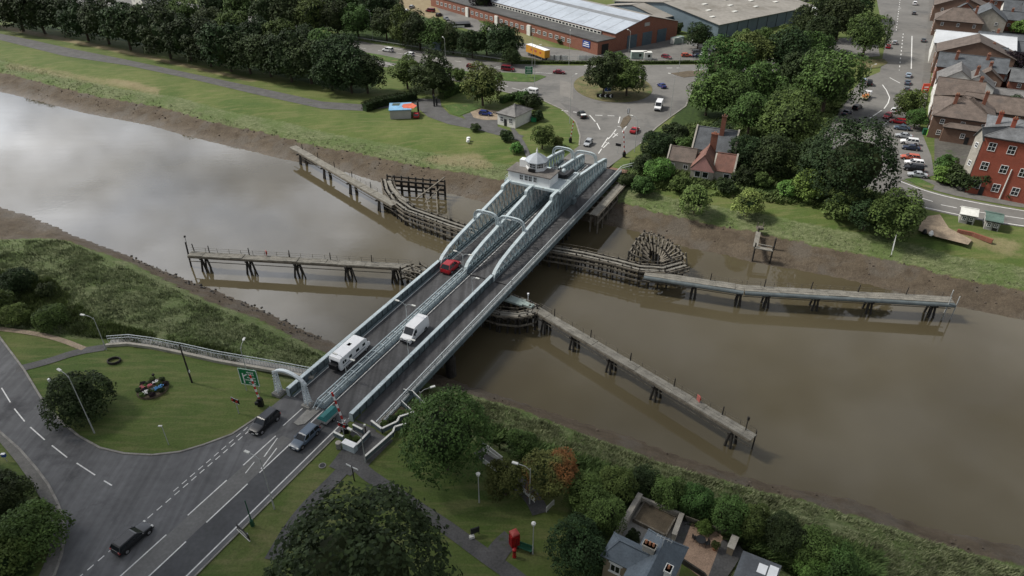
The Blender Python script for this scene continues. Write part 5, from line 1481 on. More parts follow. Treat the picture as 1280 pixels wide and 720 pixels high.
rc = car_b('bubble', 'red', 96.3, -63.0, 1, 'rounded red car entering between the bridge trusses', sc=1.1)
car('hatch', 'silver', 735, 181, 727, 190, 'small silver car coming off the roundabout towards the bridge', g1)
car('saloon', 'red', 793, 165, 800, 158, 'bright red car leaving the bridge for the roundabout', g1)
car('saloon', 'blue', 827, 109, 821, 105, 'dark blue car on the right of the roundabout', g1)
car('saloon', 'maroon', 699, 92, 709, 92.5, 'maroon car entering the roundabout from the left', g1)
car('mpv', 'maroon', 635, 88.5, 644, 89.5, 'dark red people carrier on the dual carriageway', g1)
car('hatch', 'maroon', 590, 85, 600, 86, 'maroon hatchback half hidden behind the brownish tree', g1)
car('suv', 'white', 485, 64.5, 474, 63, 'white off roader on the dual carriageway, leftmost of two white cars', g1)
car('hatch', 'white', 512, 69.5, 501, 67.5, 'white hatchback on the dual carriageway behind the white off roader', g1)
car('hatch', 'blue', 607, 144, 612, 144.5, 'dark blue car parked on the gravel by the white house')
g2_ = 'cars parked near the town road'
for k, c, x, y, dx, dy, lb in [
 ('hatch','red',1109,147,1104,150,'bright red car by the tree, first of the forecourt row'),
 ('hatch','white',1118,140,1122,136,'white car half hidden by the tree behind the bright red car'),
 ('estate','red',1122,154,1115,153,'red estate car half under the tree'),
 ('saloon','steel',1127,162,1119,161,'blue grey saloon parked next to the red estate'),
 ('saloon','silver',1129,172,1121,171,'silver saloon parked right of the blue grey one'),
 ('suv','white',1136,180,1128,179,'large white car parked next to the silver saloon'),
 ('saloon','dblue',1138,187,1130,186,'dark blue saloon parked close against the large white car'),
 ('estate','orange',1137,199,1129,198,'faded orange red estate car in the forecourt row'),
 ('estate','white',1142,206,1134,205,'white estate car next to the faded orange one'),
 ('suv','black',1141,213,1133,212,'black car between the white estate and the last silver car'),
 ('saloon','silver',1146,221,1137,220,'silver saloon at the riverside end of the forecourt row'),
 ('saloon','dblue',1058,143,1063,140,'dark saloon parked by the wood, nearest the camera'),
 ('estate','black',1071,136,1076,133,'black estate parked by the wood behind the dark saloon'),
 ('suv','black',1086,106,1086,102,'black car parked at the far end of the row by the wood'),
 ('hatch','ltblue',1079,103,1079,99,'pale blue car parked in the shade of the wood'),
 ('saloon','ltblue',1135,96,1136,91,'pale blue car waiting at the town road junction'),
 ('saloon','steel',1134,105,1135,100,'blue grey car behind the pale blue one at the junction'),
 ('hatch','grey',1133,113,1134,108,'grey car half under the tree at the junction'),
 ('hatch','red',1110,60,1114,54,'red car parked at the grass island'),
 ('hatch','silver',1118,55,1122,49,'silver car parked just beyond the red one at the island'),
 ('suv','white',1143,6,1143,1,'white car far up the town road'),
 ('hatch','grey',1142,18,1142,13,'brown grey car far up the town road behind the white one'),
 ('saloon','grey',1154,52,1155,46,'grey car parked against the white roofed hall')]:
    car(k, c, x, y, dx, dy, lb, g2_)
g3_ = 'cars parked in the factory yards'
for k, c, x, y, dx, dy, lb in [
 ('hatch','maroon',833,73,838,74,'maroon car in the yard before the brick factory doors'),
 ('hatch','orange',858,71,863,71,'rusty orange car in the yard beside the maroon one'),
 ('saloon','dblue',872,72,877,72,'dark saloon in front of the grey car in the yard'),
 ('estate','grey',872,67,877,67,'grey estate at the back of the yard cars'),
 ('hatch','white',881,71,886,72,'white car at the right end of the yard cars'),
 ('saloon','white',508,15,513,13,'white car on the sandy yard'),
 ('hatch','silver',515,10,519,8,'silver car behind the white one on the sandy yard'),
 ('mpv','maroon',538,15,530,14,'purple van on the dark yard road by the sandy ground'),
 ('mpv','steel',548,8,552,12,'grey green van behind the purple one'),
 ('hatch','black',549,20,555,18,'black car beside the purple van'),
 ('saloon','grey',558,25,564,28,'grey car left of the black covered stack'),
 ('hatch','red',521,146,522,141,'red car parked behind the painted shed')]:
    car(k, c, x, y, dx, dy, lb, g3_)
v1 = make_van(PT['white'], text=True); v1.location = B(75.2, -57.2, .03); v1.rotation_euler = (0, 0, PI/2-HEAD+PI); v1['label'] = 'white high roof van with blue lettering crossing the bridge towards the camera'; v1['group'] = 'white vans'
v2 = copy_tree(v1); place(v2, 823, 136, 819, 144, 'white high roof van on the right side of the roundabout', 'van', 'van', 'white vans')
v3 = make_van(PT['white'], 5.2, 1.0, 2.0, 'minibus'); place(v3, 663, 117, 652, 115, 'white minibus with side windows on the left arm of the roundabout', 'minibus', 'minibus')
# pick-up with a pale load
t = make_car('suv', PT['black']); t.name = 'pickup_truck'
place(t, 727, 146, 723, 142, 'black pickup truck with a pale load bed leaving the roundabout', 'pickup_truck', 'pickup')
for ch in list(t.children):
    if ch.name.startswith('roof') or ch.name.startswith('window'): ch.scale = (.62, 1, 1); ch.location = (.3, 0, 0)
g = MB(); g.box((-1.35, 0, 1.2), (1.7, 1.5, .22)); g.build('load_bed', M_wht, t)
# caravan (long white motorhome body)
t = thing('motorhome', 'long white motorhome with a roof hatch driving away over the bridge', 'motorhome', B(64.9, -62.9, .03), PI/2-HEAD)
g = MB(); h = 3.4
prof = [(-h, .5), (-h, 2.3), (-h+.2, 2.72), (h-.5, 2.72), (h, 2.3), (h+.1, 1.5), (h, .5)]
g.add([(x, -1.12, z) for x, z in prof]+[(x, 1.12, z) for x, z in prof], [tuple(range(7))[::-1], tuple(range(7, 14))]+[(i, (i+1) % 7, 7+(i+1) % 7, 7+i) for i in range(7)])
bd = g.build('body', PT['white'], t); fixn(bd); bevel(bd, .07)
for x, wd in ((-2.4, .9), (-.9, .7), (.9, .8), (2.5, .7)):
    for s in (-1, 1):
        g = MB(); g.box((x, s*1.125, 1.75), (wd, .03, .5)); g.build('window', M_glass, t)
g = MB(); g.box((-h-.02, 0, 1.9), (.04, 1.5, .55)); g.build('rear_window', M_glass, t)
g = MB(); g.box((.5, .1, 2.66), (.7, .6, .12)); g.build('roof_hatch', mat('hatch_grey', (.16, .17, .19), .5, .1, 1), t)
g = MB(); g.box((0, -1.13, 1.1), (5.6, .02, .12)); g.box((0, 1.13, 1.1), (5.6, .02, .12)); g.build('stripe', PT['steel'], t)
wheelpair(t, (-1.9, 2.9), 1.1, .36)
g = MB(); g.add([(h, -.95, .4), (h+1.1, -.85, .4), (h+1.1, .85, .4), (h, .95, .4), (h, -.95, 1.5), (h+1.0, -.8, 1.0), (h+1.0, .8, 1.0), (h, .95, 1.5)], [(3, 2, 1, 0), (4, 5, 6, 7), (0, 1, 5, 4), (1, 2, 6, 5), (2, 3, 7, 6), (3, 0, 4, 7)]); bevel(g.build('bonnet', PT['white'], t), .08)
g = MB(); g.bar((h+.12, 0, 2.15), (h+.5, 0, 1.35), 1.8, .06, up=(1, 0, .4)); g.build('windscreen', M_glass, t)
g = MB(); g.box((-h-.3, .1, 1.2), (.5, 1.5, .9)); g.box((-h-.2, 0, .6), (.3, 2.0, .2)); g.build('rear_rack', M_blk, t)
# covered trailer
t = thing('trailer', 'low box trailer under a teal cover behind the grey blue estate car', 'trailer', B(52.6, -56.9, .03), PI/2-HEAD)
g = MB(); g.box((0, 0, .75), (2.9, 1.6, .5)); g.build('box', M_galv, t)
g = MB(); g.add([(-1.5, -.85, 1.0), (1.5, -.85, 1.0), (1.5, .85, 1.0), (-1.5, .85, 1.0), (-1.3, -.3, 1.5), (1.3, -.3, 1.5), (1.3, .3, 1.5), (-1.3, .3, 1.5)], [(0, 1, 5, 4), (1, 2, 6, 5), (2, 3, 7, 6), (3, 0, 4, 7), (4, 5, 6, 7), (3, 2, 1, 0)]); g.build('cover', mat('teal_cover', (.02, .13, .13), .55, .15, 2), t)
wheelpair(t, (0,), .95, .3); g = MB(); g.bar((-1.45, 0, .5), (-2.5, 0, .5), .1, .1); g.build('drawbar', M_blk, t)
# yellow box trailer
t = thing('lorry_trailer', 'yellow box lorry trailer with white roof parked in the factory yard', 'lorry trailer', at(672, 72, .03), ang(at(655, 63), at(685, 74)))
g = MB(); g.box((0, 0, 2.6), (12.5, 2.5, 2.8)); g.build('box', mat('faded_yellow_side', (.55, .27, .04), .6, .12, .5, stain=((.35, .10, .06), .5, .6)), t)
g = MB(); g.box((0, 0, 4.04), (12.52, 2.52, .08)); g.build('roof', M_wht, t)
g = MB()
for x, wd in ((-2.6, .9), (.2, 1.5), (3.4, 1.1)): g.box((x, -1.26, 2.7), (wd, .02, .7)); 
g.build('panel_mark', mat('red_mark', (.42, .07, .05), .6, .1, 1), t)
wheelpair(t, (-4.6, -3.4, 4.4), 1.2, .5, .4); g = MB(); g.box((0, 0, 1.05), (12, 1.0, .25)); g.build('chassis', M_blk, t)
# flatbed recovery lorry near the wood
t = thing('flatbed_lorry', 'small flatbed lorry with an orange load parked by the wood', 'lorry', at(1082, 123, .03), ang(at(1082, 123), at(1089, 117)))
g = MB(); g.box((1.9, 0, 1.35), (1.6, 2.0, 1.5)); b_ = g.build('cab', PT['white'], t); bevel(b_, .12)
g = MB(); g.box((2.6, 0, 1.6), (.25, 1.8, .6)); g.build('windscreen', M_glass, t)
g = MB(); g.box((-1.2, 0, .95), (4.4, 2.1, .16)); g.build('bed', M_yel, t)
g = MB()
for i in range(6): g.box((-2.8+i*.65, rnd.uniform(-.4, .4), 1.25), (.5, 1.2, .4), rz=rnd.uniform(-.4, .4))
g.build('load', mat('orange_load', (.5, .2, .07), .7, .3, 1), t)
wheelpair(t, (-2, 1.9), 1.0, .4, .3)

# ------------------------------------------------------------------ buildings
def frame_of(A, Bp):
    """local frame: origin A, x along A->B, y to the left (away)"""
    A = Vector((A[0], A[1], 0)); Bp = Vector((Bp[0], Bp[1], 0)); d = (Bp-A); L_ = d.length
    return A, math.atan2(d.y, d.x), L_
def wall_box(mb, x0, x1, y0, y1, z0, z1): mb.box(((x0+x1)/2, (y0+y1)/2, (z0+z1)/2), (x1-x0, y1-y0, z1-z0))
def gable_vol(mb, x0, x1, y0, y1, h, rh, along='x', z0=-.3):
    if along == 'x':
        ym = (y0+y1)/2
        mb.add([(x0, y0, z0), (x1, y0, z0), (x1, y1, z0), (x0, y1, z0), (x0, y0, h), (x1, y0, h), (x1, y1, h), (x0, y1, h), (x0, ym, h+rh), (x1, ym, h+rh)],
               [(0, 1, 5, 4), (2, 3, 7, 6), (1, 2, 6, 9, 5), (3, 0, 4, 8, 7), (4, 5, 9, 8), (6, 7, 8, 9), (3, 2, 1, 0)])
    else:
        xm = (x0+x1)/2
        mb.add([(x0, y0, z0), (x1, y0, z0), (x1, y1, z0), (x0, y1, z0), (x0, y0, h), (x1, y0, h), (x1, y1, h), (x0, y1, h), (xm, y0, h+rh), (xm, y1, h+rh)],
               [(0, 1, 5, 8, 4), (2, 3, 7, 9, 6), (1, 2, 6, 5), (3, 0, 4, 7), (4, 8, 9, 7), (5, 6, 9, 8), (3, 2, 1, 0)])
def roof_slabs(x0, x1, y0, y1, h, rh, along='x', over=.35, th=.16, parent=None, m=None, name='roof', hip=False):
    g = MB(); o = over
    if along == 'x':
        ym = (y0+y1)/2; sl = rh/((y1-y0)/2); a, b = x0-o, x1+o; hx = (y1-y0)/2*.9 if hip else 0
        if hip: a, b = x0-o, x1+o
        e0, e1 = y0-o, y1+o; ze = h-o*sl; zr = h+rh
        V = [(a, e0, ze), (b, e0, ze), (b, e1, ze), (a, e1, ze), (a+hx, ym, zr), (b-hx, ym, zr)]
    else:
        xm = (x0+x1)/2; sl = rh/((x1-x0)/2); a, b = y0-o, y1+o; hx = (x1-x0)/2*.9 if hip else 0
        e0, e1 = x0-o, x1+o; ze = h-o*sl; zr = h+rh
        V = [(e1, a, ze), (e1, b, ze), (e0, b, ze), (e0, a, ze), (xm, a+hx, zr), (xm, b-hx, zr)]
    V2 = [(x, y, z+.02) for x, y, z in V]; V3 = [(x, y, z+th) for x, y, z in V]
    fs = [(0, 1, 5, 4), (2, 3, 4, 5)]+([(1, 2, 5), (3, 0, 4)] if hip else [])
    g.add(V2+V3, [tuple(6+i for i in f) for f in fs]+[f[::-1] for f in fs])
    edges = [(0, 1), (1, 2), (2, 3), (3, 0)] if hip else [(0, 1), (2, 3), (1, 5), (5, 2), (3, 4), (4, 0)]
    for i, j in edges: g.add([V2[i], V2[j], V3[j], V3[i]], [(0, 1, 2, 3)])
    o_ = g.build(name, m, parent)
    r = MB(); r.bar(Vector(V3[4])+Vector((0, 0, .03)), Vector(V3[5])+Vector((0, 0, .03)), .28, .12)
    if hip:
        for i, j in ((0, 4), (3, 4), (1, 5), (2, 5)): r.bar(Vector(V3[i]), Vector(V3[j])+Vector((0, 0, .02)), .2, .08)
    r.build('ridge', m, o_); return o_
def win(parent, c, w, h, face, name='window', m=M_glass, fm=M_wht, bars=(1, 1), lintel=False):
    """face: unit outward normal in local coords, wall point c"""
    c = Vector(c); n = Vector(face); t = Vector((-n.y, n.x, 0)); mtx = Matrix((n, t, Vector((0, 0, 1)))).transposed()
    g = MB()
    for s in (-1, 1):
        g.box(c+t*s*w/2+n*.04, (.12, .10, h+.1), mtx=mtx); g.box(c+Vector((0, 0, s*h/2))+n*.04, (.121, w+.1, .10), mtx=mtx)
    for i in range(bars[0]): g.box(c+t*(-w/2+w*(i+1)/(bars[0]+1))+n*.03, (.10, .06, h), mtx=mtx)
    for i in range(bars[1]): g.box(c+Vector((0, 0, -h/2+h*(i+1)/(bars[1]+1)))+n*.03, (.098, w, .06), mtx=mtx)
    if lintel: g.box(c+Vector((0, 0, h/2+.22))+n*.03, (.12, w+.5, .28), mtx=mtx); g.box(c+Vector((0, 0, -h/2-.14))+n*.05, (.18, w+.4, .14), mtx=mtx)
    f = g.build(name, fm, parent)
    g = MB(); g.box(c+n*.012, (.03, w, h), mtx=mtx); g.build('pane', m, f)
    return f
def chim(parent, x, y, z0, z1, m=None, sx=.9, sy=.6, pots=2):
    g = MB(); g.box((x, y, (z0+z1)/2), (sx, sy, z1-z0)); g.box((x, y, z1-.1), (sx+.18, sy+.18, .2)); c = g.build('chimney', m or M_brick, parent)
    g = MB()
    for i in range(pots): g.tube((x+(i-(pots-1)/2)*.4*(sx > sy), y+(i-(pots-1)/2)*.4*(sx <= sy), z1), (x+(i-(pots-1)/2)*.4*(sx > sy), y+(i-(pots-1)/2)*.4*(sx <= sy), z1+.45), .13, .11, 8)
    g.build('chimney_pot', mat('terracotta', (.35, .16, .09), .8, .2, 1), c)
    return c
def house(label, A, Bp, D, h, rh, wm_, rm, along='x', name='house', cat='house', wins=2, floors=2, chimneys=((.5, .5),), hip=False, parapet=False, group=None, side_w=True, cm=None, fm=M_wht, sz=1.0, L=None):
    A, a, L_ = frame_of(A, Bp); L_ = L or L_
    t = thing(name, label, cat, A, a, group)
    g = MB(); gable_vol(g, 0, L_, 0, D, h, rh if not hip else .01, along); w_ = g.build('wall', wm_, t)
    r_ = roof_slabs(0, L_, 0, D, h, rh, along, parent=t, m=rm, hip=hip)
    if parapet:
        for x in (0, L_):
            g = MB(); g.bar((x, -.3, h-.1), (x, D/2, h+rh+.3), .35, .3); g.bar((x, D+.3, h-.1), (x, D/2, h+rh+.3), .35, .3); g.build('gable_coping', M_stone, t)
    fh = h/floors
    for f in range(floors):
        zc = fh*(f+.5)+.15
        for i in range(wins): win(t, (L_*(i+.5)/wins, 0, zc), 1.0*sz, 1.3*sz, (0, -1, 0), fm=fm)
        if side_w:
            for k in range(max(1, int(D/5))):
                yy = D*(k+.5)/max(1, int(D/5)); win(t, (0, yy, zc), .9*sz, 1.2*sz, (-1, 0, 0), fm=fm); 
    g = MB(); g.box((L_*.5/wins+1.3, -.02, 1.05), (.95, .08, 2.1)); d_ = g.build('door', M_dark, t)
    for u, v in chimneys:
        chim(t, L_*u, D*v, h+rh*.2, h+rh+1.3, cm)
    # gutters along the front
    g = MB(); g.bar((-.3, -.42, h-.18), (L_+.3, -.42, h-.18), .12, .1) if along == 'x' else g.bar((-.42, 0, h-.18), (-.42, D, h-.18), .12, .1); g.build('gutter', M_blk, t)
    return t
# --- brick factory with a gabled hall and a lower side wing
A = at(768, 64.5); Bq = at(845, 48)
F0, fa, FL = frame_of(A, Bq)
fac = thing('factory', 'long red brick factory with three grey doors and a pale metal roof', 'factory', F0, fa)
DEP = 125; W_ = FL; eh, rh_ = 7.0, 4.3
g = MB(); gable_vol(g, 0, W_, 0, DEP, eh, rh_, 'y'); g.build('wall', M_brick, fac)
g = MB(); xm = W_/2
def slope(mb, x0, z0, x1, z1, y0, y1, th=.2, lift=.02):
    mb.add([(x0, y0, z0+lift), (x1, y0, z1+lift), (x1, y1, z1+lift), (x0, y1, z0+lift), (x0, y0, z0+th), (x1, y0, z1+th), (x1, y1, z1+th), (x0, y1, z0+th)],
           [(3, 2, 1, 0), (4, 5, 6, 7), (0, 1, 5, 4), (1, 2, 6, 5), (2, 3, 7, 6), (3, 0, 4, 7)])
sl = rh_/xm
slope(g, -.5, eh-.5*sl, xm, eh+rh_, -.4, DEP+.4)
rr = g.build('roof', M_metalroof, fac)
g = MB(); slope(g, xm+.001, eh+rh_, W_+.5, eh-.5*sl, -.4, DEP+.4); g.build('roof', M_fibro, fac)
g = MB()
for x0, x1 in ((xm*.60, xm*.72),): slope(g, x0, eh+x0*sl, x1, eh+x1*sl, -.3, DEP, .23, .201)
for y in np.arange(6, DEP, 7): slope(g, 0.2, eh+.2*sl, xm*.58, eh+xm*.58*sl, y, y+.25, .215, .201)
g.build('roof_light', M_rooflt, rr)
for k, u in enumerate((.26, .50, .74)):
    g = MB(); g.box((W_*u, -.06, 2.6), (5.6, .12, 5.2)); d_ = g.build('roller_door', M_door, fac)
    g = MB()
    for z in np.arange(.5, 5.2, .5): g.box((W_*u, -.13, z), (5.4, .03, .06))
    g.build('door_rib', M_cladb, d_)
g = MB(); g.box((W_*.48, -.05, 8.3), (3.0, .1, 1.4)); g.build('sign_panel', M_greyr, fac)
g = MB(); wall_box(g, -9.5, -.01, .0, DEP, -.3, 5.0); g.build('side_wing', M_brick, fac)
g = MB(); wall_box(g, -9.8, -.02, -.2, DEP, 5.0, 5.35); g.build('wing_roof', M_felt, fac)
g = MB(); wall_box(g, -.6, -.02, 8, DEP, 5.36, 6.4); g.build('clerestory', M_wht2, fac)
g = MB()
for y in np.arange(9, DEP, 2.2): g.box((-.64, y, 5.95), (.06, 1.5, .7))
g.build('clerestory_pane', M_glass, fac)
g = MB(); g.box((-5.5, -.05, 1.9), (3.6, .1, 3.8)); g.build('dark_doorway', M_blk, fac)
sg = thing('wall_sign', 'square blue sign with white bars on the factory side wall', 'sign', F0, fa)
g = MB(); g.box((-9.6, 6.5, 3.1), (.12, 4.4, 2.6)); g.build('board', M_blue, sg)
g = MB(); g.box((-9.68, 6.5, 3.1), (.06, 3.4, .35)); g.box((-9.68, 6.5, 2.35), (.06, 3.8, .25)); g.box((-9.68, 6.5, 3.8), (.06, 2.4, .25)); g.build('white_bar', M_wht, sg)
y = 17.0
while y < DEP-4:
    win(fac, (-9.5, y, 2.4), 2.1, 1.5, (-1, 0, 0), bars=(2, 1)); y += 3.9
for y in (42, 66, 90):
    g = MB(); wall_box(g, -10.2, -9.51, y, y+2.2, -.3, 4.2); g.build('porch', M_wht2, fac)
# second, grey warehouse
A = at(896, 49); Bq = at(1012, 24)
F0, fa, FL = frame_of(A, Bq)
wh = thing('warehouse', 'huge low grey warehouse with blue grey walls behind the brick factory', 'warehouse', F0, fa)
D2 = 64; e2, r2 = 6.0, 4.2
g = MB(); gable_vol(g, 0, FL, 0, D2, e2, r2, 'x'); g.build('wall', M_cladb, wh)
r_ = roof_slabs(0, FL, 0, D2, e2, r2, 'x', .8, .2, wh, M_fibro)
g = MB(); sl = r2/(D2/2)
for i in range(11):
    x = 5+i*(FL-8)/11; yy = 8+ (i*7) % 20
    g.box((x, yy, e2+yy*sl+.3), (2.6, 1.6, .2), rz=0)
g.build('roof_light', M_wht2, r_)
g = MB()
for i in range(9): g.box((6+i*(FL-12)/8, -.05, 2.9), (.25, .12, 5.6))
g.build('wall_rib', M_dark, wh)
g = MB(); gable_vol(g, -8, -.3, 26, 62, 5.2, 3.0, 'x'); g.build('annex', M_cladb, wh); roof_slabs(-8, -.4, 26, 62, 5.2, 3, 'x', .4, .2, wh, M_fibro, 'annex_roof')
g3b = thing('warehouse', 'pale roofed warehouse at the top edge behind the grey one', 'warehouse', at(800, 2)+Vector((30, 20, 0)), fa)
g = MB(); gable_vol(g, -20, 55, 16, 46, 6.5, 3.5, 'x'); g.build('wall', M_cladb, g3b); roof_slabs(-20, 55, 16, 46, 6.5, 3.5, 'x', .5, .2, g3b, M_metalroof)
# gas tank behind the warehouse
tk = thing('storage_tank', 'long white cylindrical tank at the right end of the grey warehouse', 'tank', at(998, 2), fa-.3)
g = MB(); g.tube((-9, 0, 2.2), (9, 0, 2.2), 1.8, 1.8, 16); g.lathe([(.1, 0)], (0, 0, 0), 3) if False else None; g.build('vessel', M_wht, tk)
for x in (-5, 5):
    g = MB(); g.box((x, 0, .6), (.8, 3, 1.4)); g.build('saddle', M_conc, tk)
tk2 = thing('storage_tank', 'short white tank beside the trees at the warehouse corner', 'tank', at(1020, 18), fa)
g = MB(); g.lathe([(3.2, 0), (3.2, 2.2), (2.6, 3.0), (.2, 3.3)], (0, 0, 0), 18); g.build('vessel', M_wht, tk2)
# --- white house
wh_ = house('small white bungalow with a grey brown pyramid roof beside the roundabout', at(622, 155), at(644, 160.5), 8.5, 3.5, 1.9, M_render, M_greyt, 'x', 'bungalow', 'house', 2, 1, (), hip=True, sz=1.1)
# --- painted shed
sh = thing('shed', 'low shed with a blue and red painted roof behind the dark hedge', 'shed', at(488, 149), ang(at(488, 149), at(514, 148)))
Ls = (at(488, 149)-at(514, 148)).length
g = MB(); wall_box(g, 0, Ls, 0, 6.5, -.3, 2.6); g.build('wall', M_greyr, sh)
g = MB(); g.box((Ls/2, 3.2, 2.75), (Ls+.5, 7.0, .22)); g.build('roof', mat('painted_blue_roof', (.16, .33, .50), .7, .15, .3, fine=.15, stain=((.35, .38, .38), .5, .55)), sh)
g = MB(); g.add([(4.2, 1.2, 2.88), (7.2, .6, 2.88), (8.2, 3.2, 2.88), (6.8, 5.8, 2.88), (4.0, 5.0, 2.88), (3.6, 3.0, 2.88)], [(0, 1, 2, 3, 4, 5)]); g.build('painted_patch', mat('painted_red_patch', (.50, .11, .06), .7, .25, .8, stain=((.5, .25, .15), 1, .55)), sh)
g = MB(); g.add([(.6, 4.0, 2.88), (2.8, 3.8, 2.88), (3.2, 6.2, 2.88), (.8, 6.3, 2.88)], [(0, 1, 2, 3)]); g.build('painted_patch', mat('painted_dark_patch', (.06, .08, .06), .7, .25, .8), sh)
# --- cottage
A = at(862, 223); Bq = at(914, 231)
c0, ca, cL = frame_of(A, Bq)
cot = thing('cottage', 'stone cottage with a pink tiled gable, slate wing and tall brick chimneys', 'cottage', c0, ca)
g = MB(); gable_vol(g, 5.0, cL, .8, 7.0, 2.9, 3.2, 'x'); gable_vol(g, 0, 5.6, 0, 7.5, 3.1, 3.4, 'y'); gable_vol(g, -6.5, .1, 3.2, 9, 2.8, 2.6, 'x'); gable_vol(g, -1.5, cL-1.5, 9.5, 18.5, 4.4, 4.2, 'x')
g.build('wall', M_stone, cot)
roof_slabs(5.6, cL, .8, 7.0, 2.9, 3.2, 'x', .25, .16, cot, M_redt); roof_slabs(0, 5.6, -.1, 7.5, 3.1, 3.4, 'y', .25, .16, cot, M_redt)
roof_slabs(-6.5, 0, 3.2, 9, 2.8, 2.6, 'x', .2, .16, cot, M_brown); roof_slabs(-1.3, cL-1.7, 9.5, 18.5, 4.4, 4.2, 'x', .25, .16, cot, M_slate)
g = MB(); g.add([(-.1, -.16, 2.5), (5.7, -.16, 2.5), (2.8, -.16, 6.4), (-.1, -.38, 2.5), (5.7, -.38, 2.5), (2.8, -.22, 6.4)], [(3, 4, 5), (2, 1, 0), (0, 1, 4, 3), (1, 2, 5, 4), (2, 0, 3, 5)]); g.build('tile_hung_gable', M_pinkr, cot)
for x, w__ in ((1.4, 1.1), (3.3, 1.1)): win(cot, (x+.3, 0, 1.5), w__*1.2, 1.5, (0, -1, 0), bars=(0, 0))
for x in (8.6, 10.3): win(cot, (x, .8, 1.5), 1.35, 1.5, (0, -1, 0), bars=(0, 0))
for x in (-5.2, -1.8): win(cot, (x, 3.2, 1.5), 1.1, 1.1, (0, -1, 0), bars=(1, 0))
for x in (cL+.05,): g = MB(); g.bar((x, .6, 2.8), (x, 3.9, 6.5), .4, .35); g.bar((x, 7.2, 2.8), (x, 3.9, 6.5), .4, .35); g.build('gable_coping', M_stone, cot)
for x in (-1.6, cL-1.3): g = MB(); g.bar((x, 9.2, 4.3), (x, 14, 9.0), .4, .4); g.bar((x, 18.8, 4.3), (x, 14, 9.0), .4, .4); g.build('gable_coping', M_stone, cot)
for x in (-6.6,): g = MB(); g.bar((x, 3.0, 2.8), (x, 6.1, 5.7), .35, .35); g.bar((x, 9.2, 2.8), (x, 6.1, 5.7), .35, .35); g.build('gable_coping', M_stone, cot)
chim(cot, 3.6, 8.2, 3.0, 9.4, M_brick, 1.6, 1.0, 2); chim(cot, 4.8, 13.0, 7.0, 12.6, M_brick, 1.1, .9, 1); chim(cot, 9.0, 9.4, 3.0, 7.5, M_stone, .7, .7, 1)
# --- red brick building on the right
A = at(1189, 226); Bq = at(1240, 252)
house('tall red brick building with white sash windows and a grey slate roof', at(1205, 240), at(1300, 259), 17, 14.0, 2.2, M_brick2, M_slateg, 'x', 'brick_building', 'building', 4, 3, ((.12, .5), (.3, .3)), hip=True, cm=M_brick2, sz=1.45)
house('narrow pale fronted wing at the left end of the red brick building', at(1195, 234), at(1203.6, 239.5), 19, 13.4, 2.0, M_stone, M_slateg, 'y', 'building_wing', 'building', 1, 3, (), sz=.9)
dp = thing('downpipe_post', 'pale sloping pole standing in front of the red brick building', 'pole', at(1249, 249)); g = MB(); g.tube((0, 0, 0), (0, 0, 7.5), .16, .12, 8); g.build('shaft', M_wht2, dp)
# --- town
GT = 'houses of the town street'
TA = at(1163, 150); TB = at(1163, 60)
sdir = (at(1160, 40)-at(1152, 120)); sdir.normalize(); sa = math.atan2(sdir.y, sdir.x); pr_ = Vector((sdir.y, -sdir.x, 0))   # pr_: away from the street, to the right
def town(label, px, py, along_len, depth, h, rh, wm_, rm, ridge='y', ch=((.5, .5),), hip=False, wins=2, floors=2, name='house', turn=0.0, cm=None):
    """px,py marks the near street corner of the footprint"""
    A = at(px, py); d = Matrix.Rotation(turn, 3, 'Z') @ pr_
    return house(label, A, A+d*depth, along_len, h, rh, wm_, rm, ridge, name, 'house', wins, floors, ch, hip, group=GT, cm=cm)
town('brown roofed brick house with rooflights at the near end of the town street', 1158, 171, 20, 15, 6.4, 3.6, M_brickd, M_brown, 'x', ((.3, .3), (.8, .6)), True, 3)
town('long brown roofed rear wing behind the near end of the street', 1196, 158, 12, 22, 5.6, 3.0, M_brickd, M_brown, 'x', ((.9, .5),), False, 4)
town('dark brick outhouse beside the green bins', 1174, 176, 9, 10, 4.2, 2.0, M_brickd, M_brown, 'x', (), True, 1, 1)
town('narrow shop house with dormers and a brown roof', 1160, 146, 12, 12, 7.0, 3.6, M_render, M_brown, 'x', ((.9, .5),), False, 2)
town('white gabled house in the middle of the street', 1163, 128, 11, 11, 7.2, 3.6, M_render, M_greyt, 'y', ((.9, .2),), False, 2)
town('white gabled rear house behind the middle of the street', 1188, 131, 9, 10, 6.6, 3.2, M_render, M_greyt, 'y', (), False, 1)
town('house with a red brick chimney and slate roof next to the hipped hall', 1163, 108, 10, 20, 7.0, 3.4, M_brick, M_slate, 'x', ((.25, .3), (.7, .4)), False, 3)
town('dark brown gabled hall before the white roofed one', 1163, 91, 14, 24, 7.5, 4.6, M_brickd, M_brown, 'y', (), False, 3)
hl = town('broad hall with a whitish metal roof on the town street', 1160, 79, 22, 26, 7.6, 2.4, M_render, mat('whitish_roof', (.50, .52, .54), .6, .08, .2, fine=.06), 'x', (), False, 3)
town('brown roofed house beyond the white roofed hall', 1163, 44, 14, 18, 6.6, 4.2, M_brickd, M_brown, 'x', ((.8, .4),), True, 3)
town('large brown roofed house with two chimneys at the top edge', 1162, 26, 16, 22, 7.0, 4.4, M_brickd, M_brown, 'y', ((.2, .5), (.7, .6)), False, 3)
town('red brick house at the top edge behind the street', 1178, 8, 14, 16, 6.5, 3.6, M_brick, M_redt, 'x', ((.5, .5),), False, 2)
town('dark slate chapel like house beside the ivy', 1205, 42, 16, 14, 6.5, 4.6, M_stone, M_slate, 'y', ((.5, .8),), False, 2)
town('low dark roofed brick cottage right of the slate chapel', 1229, 36, 8, 18, 4.8, 2.6, M_brick, M_slate, 'x', ((.5, .5),), False, 3, 1)
town('white rendered house near the top right corner', 1247, 32, 12, 12, 6.8, 3.4, M_render, M_slate, 'x', ((.8, .5),), False, 2)
